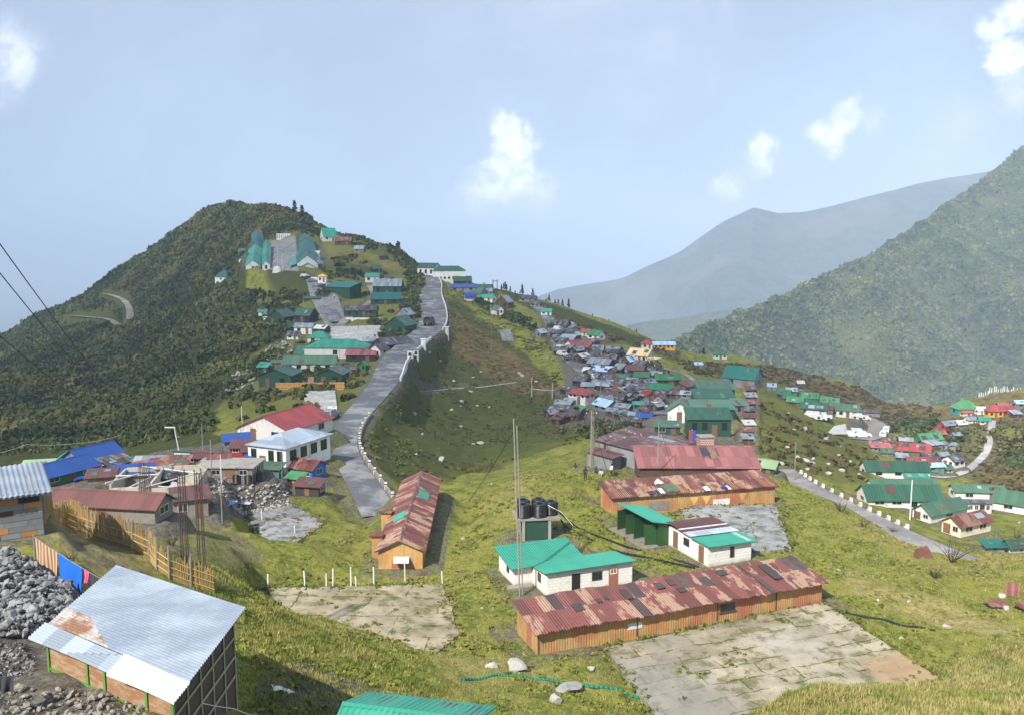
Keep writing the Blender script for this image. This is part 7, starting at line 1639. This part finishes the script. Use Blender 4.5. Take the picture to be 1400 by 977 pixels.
# ------------------------------------------------------------------ light, sky, haze
SUN_EL = R(43); to_sun = np.array([-.55, -.835, 0]); to_sun /= np.linalg.norm(to_sun)
S3 = np.array([to_sun[0]*math.cos(SUN_EL), to_sun[1]*math.cos(SUN_EL), math.sin(SUN_EL)])
sd = bpy.data.lights.new('sun', 'SUN'); so = bpy.data.objects.new('sun', sd); COL.objects.link(so)
sd.energy = 5.0; sd.angle = R(.5); sd.color = (1.0, .95, .87)
from mathutils import Vector
so.rotation_euler = Vector(S3).to_track_quat('Z', 'Y').to_euler(); so.location = (0, 0, 900)
W = bpy.data.worlds.new('World'); scene.world = W; W.use_nodes = True
wt = W.node_tree; wt.nodes.clear()
wo = wt.nodes.new('ShaderNodeOutputWorld'); wb = wt.nodes.new('ShaderNodeBackground'); wt.links.new(wb.outputs[0], wo.inputs[0])
sk = wt.nodes.new('ShaderNodeTexSky'); sk.sky_type = 'NISHITA'; sk.sun_disc = False
sk.sun_elevation = SUN_EL; sk.sun_rotation = math.atan2(to_sun[0], to_sun[1]) % (2*PI); sk.altitude = 3000; sk.dust_density = 2.0; sk.air_density = 1.0
wb.inputs[1].default_value = .088
class WN:
    pass
def wn(t, **k):
    x = wt.nodes.new('ShaderNode'+t)
    for a, b in k.items(): setattr(x, a, b)
    return x
def wmath(op, a, b=0.0):
    x = wn('Math', operation=op)
    for i, v in enumerate((a, b)):
        if isinstance(v, (int, float)): x.inputs[i].default_value = v
        else: wt.links.new(v, x.inputs[i])
    return x.outputs[0]
tc = wn('TexCoord')
def wnoise(sc, det=5, rough=.55, dist=0.0, off=(0,0,0)):
    m = wn('Mapping'); wt.links.new(tc.outputs['Generated'], m.inputs[0]); m.inputs['Location'].default_value = off
    x = wn('TexNoise'); wt.links.new(m.outputs[0], x.inputs['Vector']); x.inputs['Scale'].default_value = sc; x.inputs['Detail'].default_value = det
    x.inputs['Roughness'].default_value = rough; x.inputs['Distortion'].default_value = dist; return x
def wstep(v, lo, hi):
    x = wn('MapRange', interpolation_type='SMOOTHSTEP'); wt.links.new(v, x.inputs[0]); x.inputs[1].default_value = lo; x.inputs[2].default_value = hi; return x.outputs[0]
def wmix(f, a, b):
    x = wn('Mix', data_type='RGBA')
    for s_, v in ((x.inputs[0], f), (x.inputs[6], a), (x.inputs[7], b)):
        if isinstance(v, tuple): s_.default_value = (*v, 1)
        elif isinstance(v, float): s_.default_value = v
        else: wt.links.new(v, s_)
    return x.outputs[2]
skyc = sk.outputs[0]
# thin high overcast veil
veil = wstep(wnoise(2.2, 5, .55, .4, (3,1,2)).outputs[0], .30, .75)
skyc = wmix(wmath('MULTIPLY_ADD', veil, .30) if False else wmath('ADD', wmath('MULTIPLY', veil, .30), .58), skyc, (4.9, 5.9, 7.4))
grey = wstep(wnoise(3.1, 5, .55, .3, (7,4,1)).outputs[0], .40, .66)
skyc = wmix(wmath('MULTIPLY', grey, .55), skyc, (3.3, 4.0, 5.3))
mist = wstep(wnoise(4.3, 6, .6, .5, (2,9,5)).outputs[0], .50, .74)
skyc = wmix(wmath('MULTIPLY', mist, .5), skyc, (6.2, 7.0, 8.3))
# cumulus puffs: soft blobs around directions, broken up by noise
nz = wnoise(15, 8, .62, .3)
warp = wn('VectorMath', operation='MULTIPLY_ADD'); sb = wn('VectorMath', operation='SUBTRACT')
wt.links.new(nz.outputs['Color'], sb.inputs[0]); sb.inputs[1].default_value = (.5,.5,.5)
wt.links.new(sb.outputs[0], warp.inputs[0]); warp.inputs[1].default_value = (.085,.085,.085); wt.links.new(tc.outputs['Generated'], warp.inputs[2])
def cloud_mask(blobs):
    acc = None
    for px, py, rad, k in blobs:
        d = np.array(ray(px, py)); d /= np.linalg.norm(d)
        x = wn('VectorMath', operation='DISTANCE'); wt.links.new(warp.outputs[0], x.inputs[0]); x.inputs[1].default_value = tuple(d)
        v = wmath('MULTIPLY', wmath('SUBTRACT', 1.0, wstep(x.outputs['Value'], rad*.2/F, rad*1.0/F)), k)
        acc = v if acc is None else wmath('MAXIMUM', acc, v)
    return acc
CL1 = [(692,183,46,.95),(706,212,40,.9),(684,224,38,.85),(680,250,50,.9),(655,272,50,.85),(722,272,52,.8),(690,288,84,1.),(662,306,70,1.),(716,300,64,.85),(690,255,60,1.),(664,318,50,1.)]
CL2 = [(1128,190,42,.75),(1155,162,36,.8),(1035,212,42,.65),(1038,232,36,.55),(990,262,34,.6),(1020,245,40,.35),(1385,70,44,.8),(1388,12,40,.6),(1370,35,35,.5),(1195,165,25,.25),(1390,120,45,.3),(1310,175,80,.18),(2,75,60,.45),(0,110,50,.3)]
m1 = cloud_mask(CL1+CL2)
det = wstep(wnoise(38, 6, .62).outputs[0], .25, .62)
m1 = wmath('MULTIPLY', wstep(m1, .02, .95), wmath('ADD', wmath('MULTIPLY', det, .5), .5))
skyc = wmix(m1, skyc, wmix(wstep(wnoise(26, 6, .6, .2, (1,5,2)).outputs[0], .38, .60), (8.6, 9.2, 10.6), (16, 16.1, 16.6)))
wt.links.new(skyc, wb.inputs[0])
# haze: one box of even air
hz = NT('mountain haze'); hz.t.nodes.remove(hz.p)
pv = hz.n('VolumePrincipled'); pv.inputs['Color'].default_value = (.53, .655, .84, 1); pv.inputs['Density'].default_value = .00021; pv.inputs['Anisotropy'].default_value = -.3
hz.l(pv.outputs[0], hz.out.inputs['Volume'])
ho = MB().box(-48000, 48000, -48000, 48000, -1300, 480).build('haze', hz.m); tag(ho, kind='stuff')
# a cloud high behind the camera: its shade lies over the middle hill
def cloud_overhead(cx, cy, cz_, rx, ry, rot, dens):
    t = NT('cloud vapour'); t.t.nodes.remove(t.p); o = t.coord()
    ln = t.n('VectorMath', operation='LENGTH'); fl_at = t.n('VectorMath', operation='MULTIPLY'); t.l(o, fl_at.inputs[0]); fl_at.inputs[1].default_value = (1, 1, 0); t.l(fl_at.outputs[0], ln.inputs[0])
    nn = t.noise(o, 2.6, 5, .6)
    a = t.math('ADD', ln.outputs['Value'], t.math('MULTIPLY_ADD', nn, .7, -.35))
    al = t.math('MULTIPLY', t.math('SUBTRACT', 1.0, t.step(a, .62, 1.0)), dens)
    tr = t.n('BsdfTransparent'); df = t.n('BsdfTranslucent'); df.inputs[0].default_value = (.9,.9,.9,1)
    mx = t.n('MixShader'); t.l(al, mx.inputs[0]); t.l(tr.outputs[0], mx.inputs[1]); t.l(df.outputs[0], mx.inputs[2]); t.l(mx.outputs[0], t.out.inputs[0])
    b = MB()
    def f(u, v):
        a_ = 2*PI*u; s_ = PI*v; x, y, z = math.sin(s_)*math.cos(a_), math.sin(s_)*math.sin(a_), math.cos(s_)
        k = 1+.16*math.sin(5*a_+2*z)*math.sin(s_)+.1*math.sin(9*a_-4*s_)
        return (x*k, y*k, z*(.55 if z < 0 else 1)*k)
    b.grid(f, 64, 32)
    ob = b.build('cloud', t.m, None, (cx, cy, cz_), rot, True); ob.scale = (rx, ry, 90); tag(ob, kind='structure'); return ob
Hc = 850.0; off = S3[:2]/S3[2]
def shade_over(x, y, zg, rx, ry, rot, dens):
    k = Hc-zg; cloud_overhead(x+off[0]*k, y+off[1]*k, Hc, rx, ry, rot, dens)
shade_over(-120, 350, -25, 300, 310, R(0), .34)
shade_over(-360, 600, -30, 270, 290, R(0), .22)  # second unseen cloud, added to carry the shade on over the left hill
scene.view_settings.view_transform = 'Standard'; scene.view_settings.look = 'None'; scene.view_settings.exposure = .68; scene.view_settings.gamma = 1
scene.view_settings.use_curve_mapping = False
scene.render.engine = 'CYCLES'
cy = scene.cycles; cy.use_denoising = True; cy.max_bounces = 5; cy.diffuse_bounces = 2; cy.glossy_bounces = 2; cy.transmission_bounces = 2; cy.volume_bounces = 1; cy.transparent_max_bounces = 10
cy.sample_clamp_indirect = 4; cy.use_adaptive_sampling = True; cy.adaptive_threshold = .015
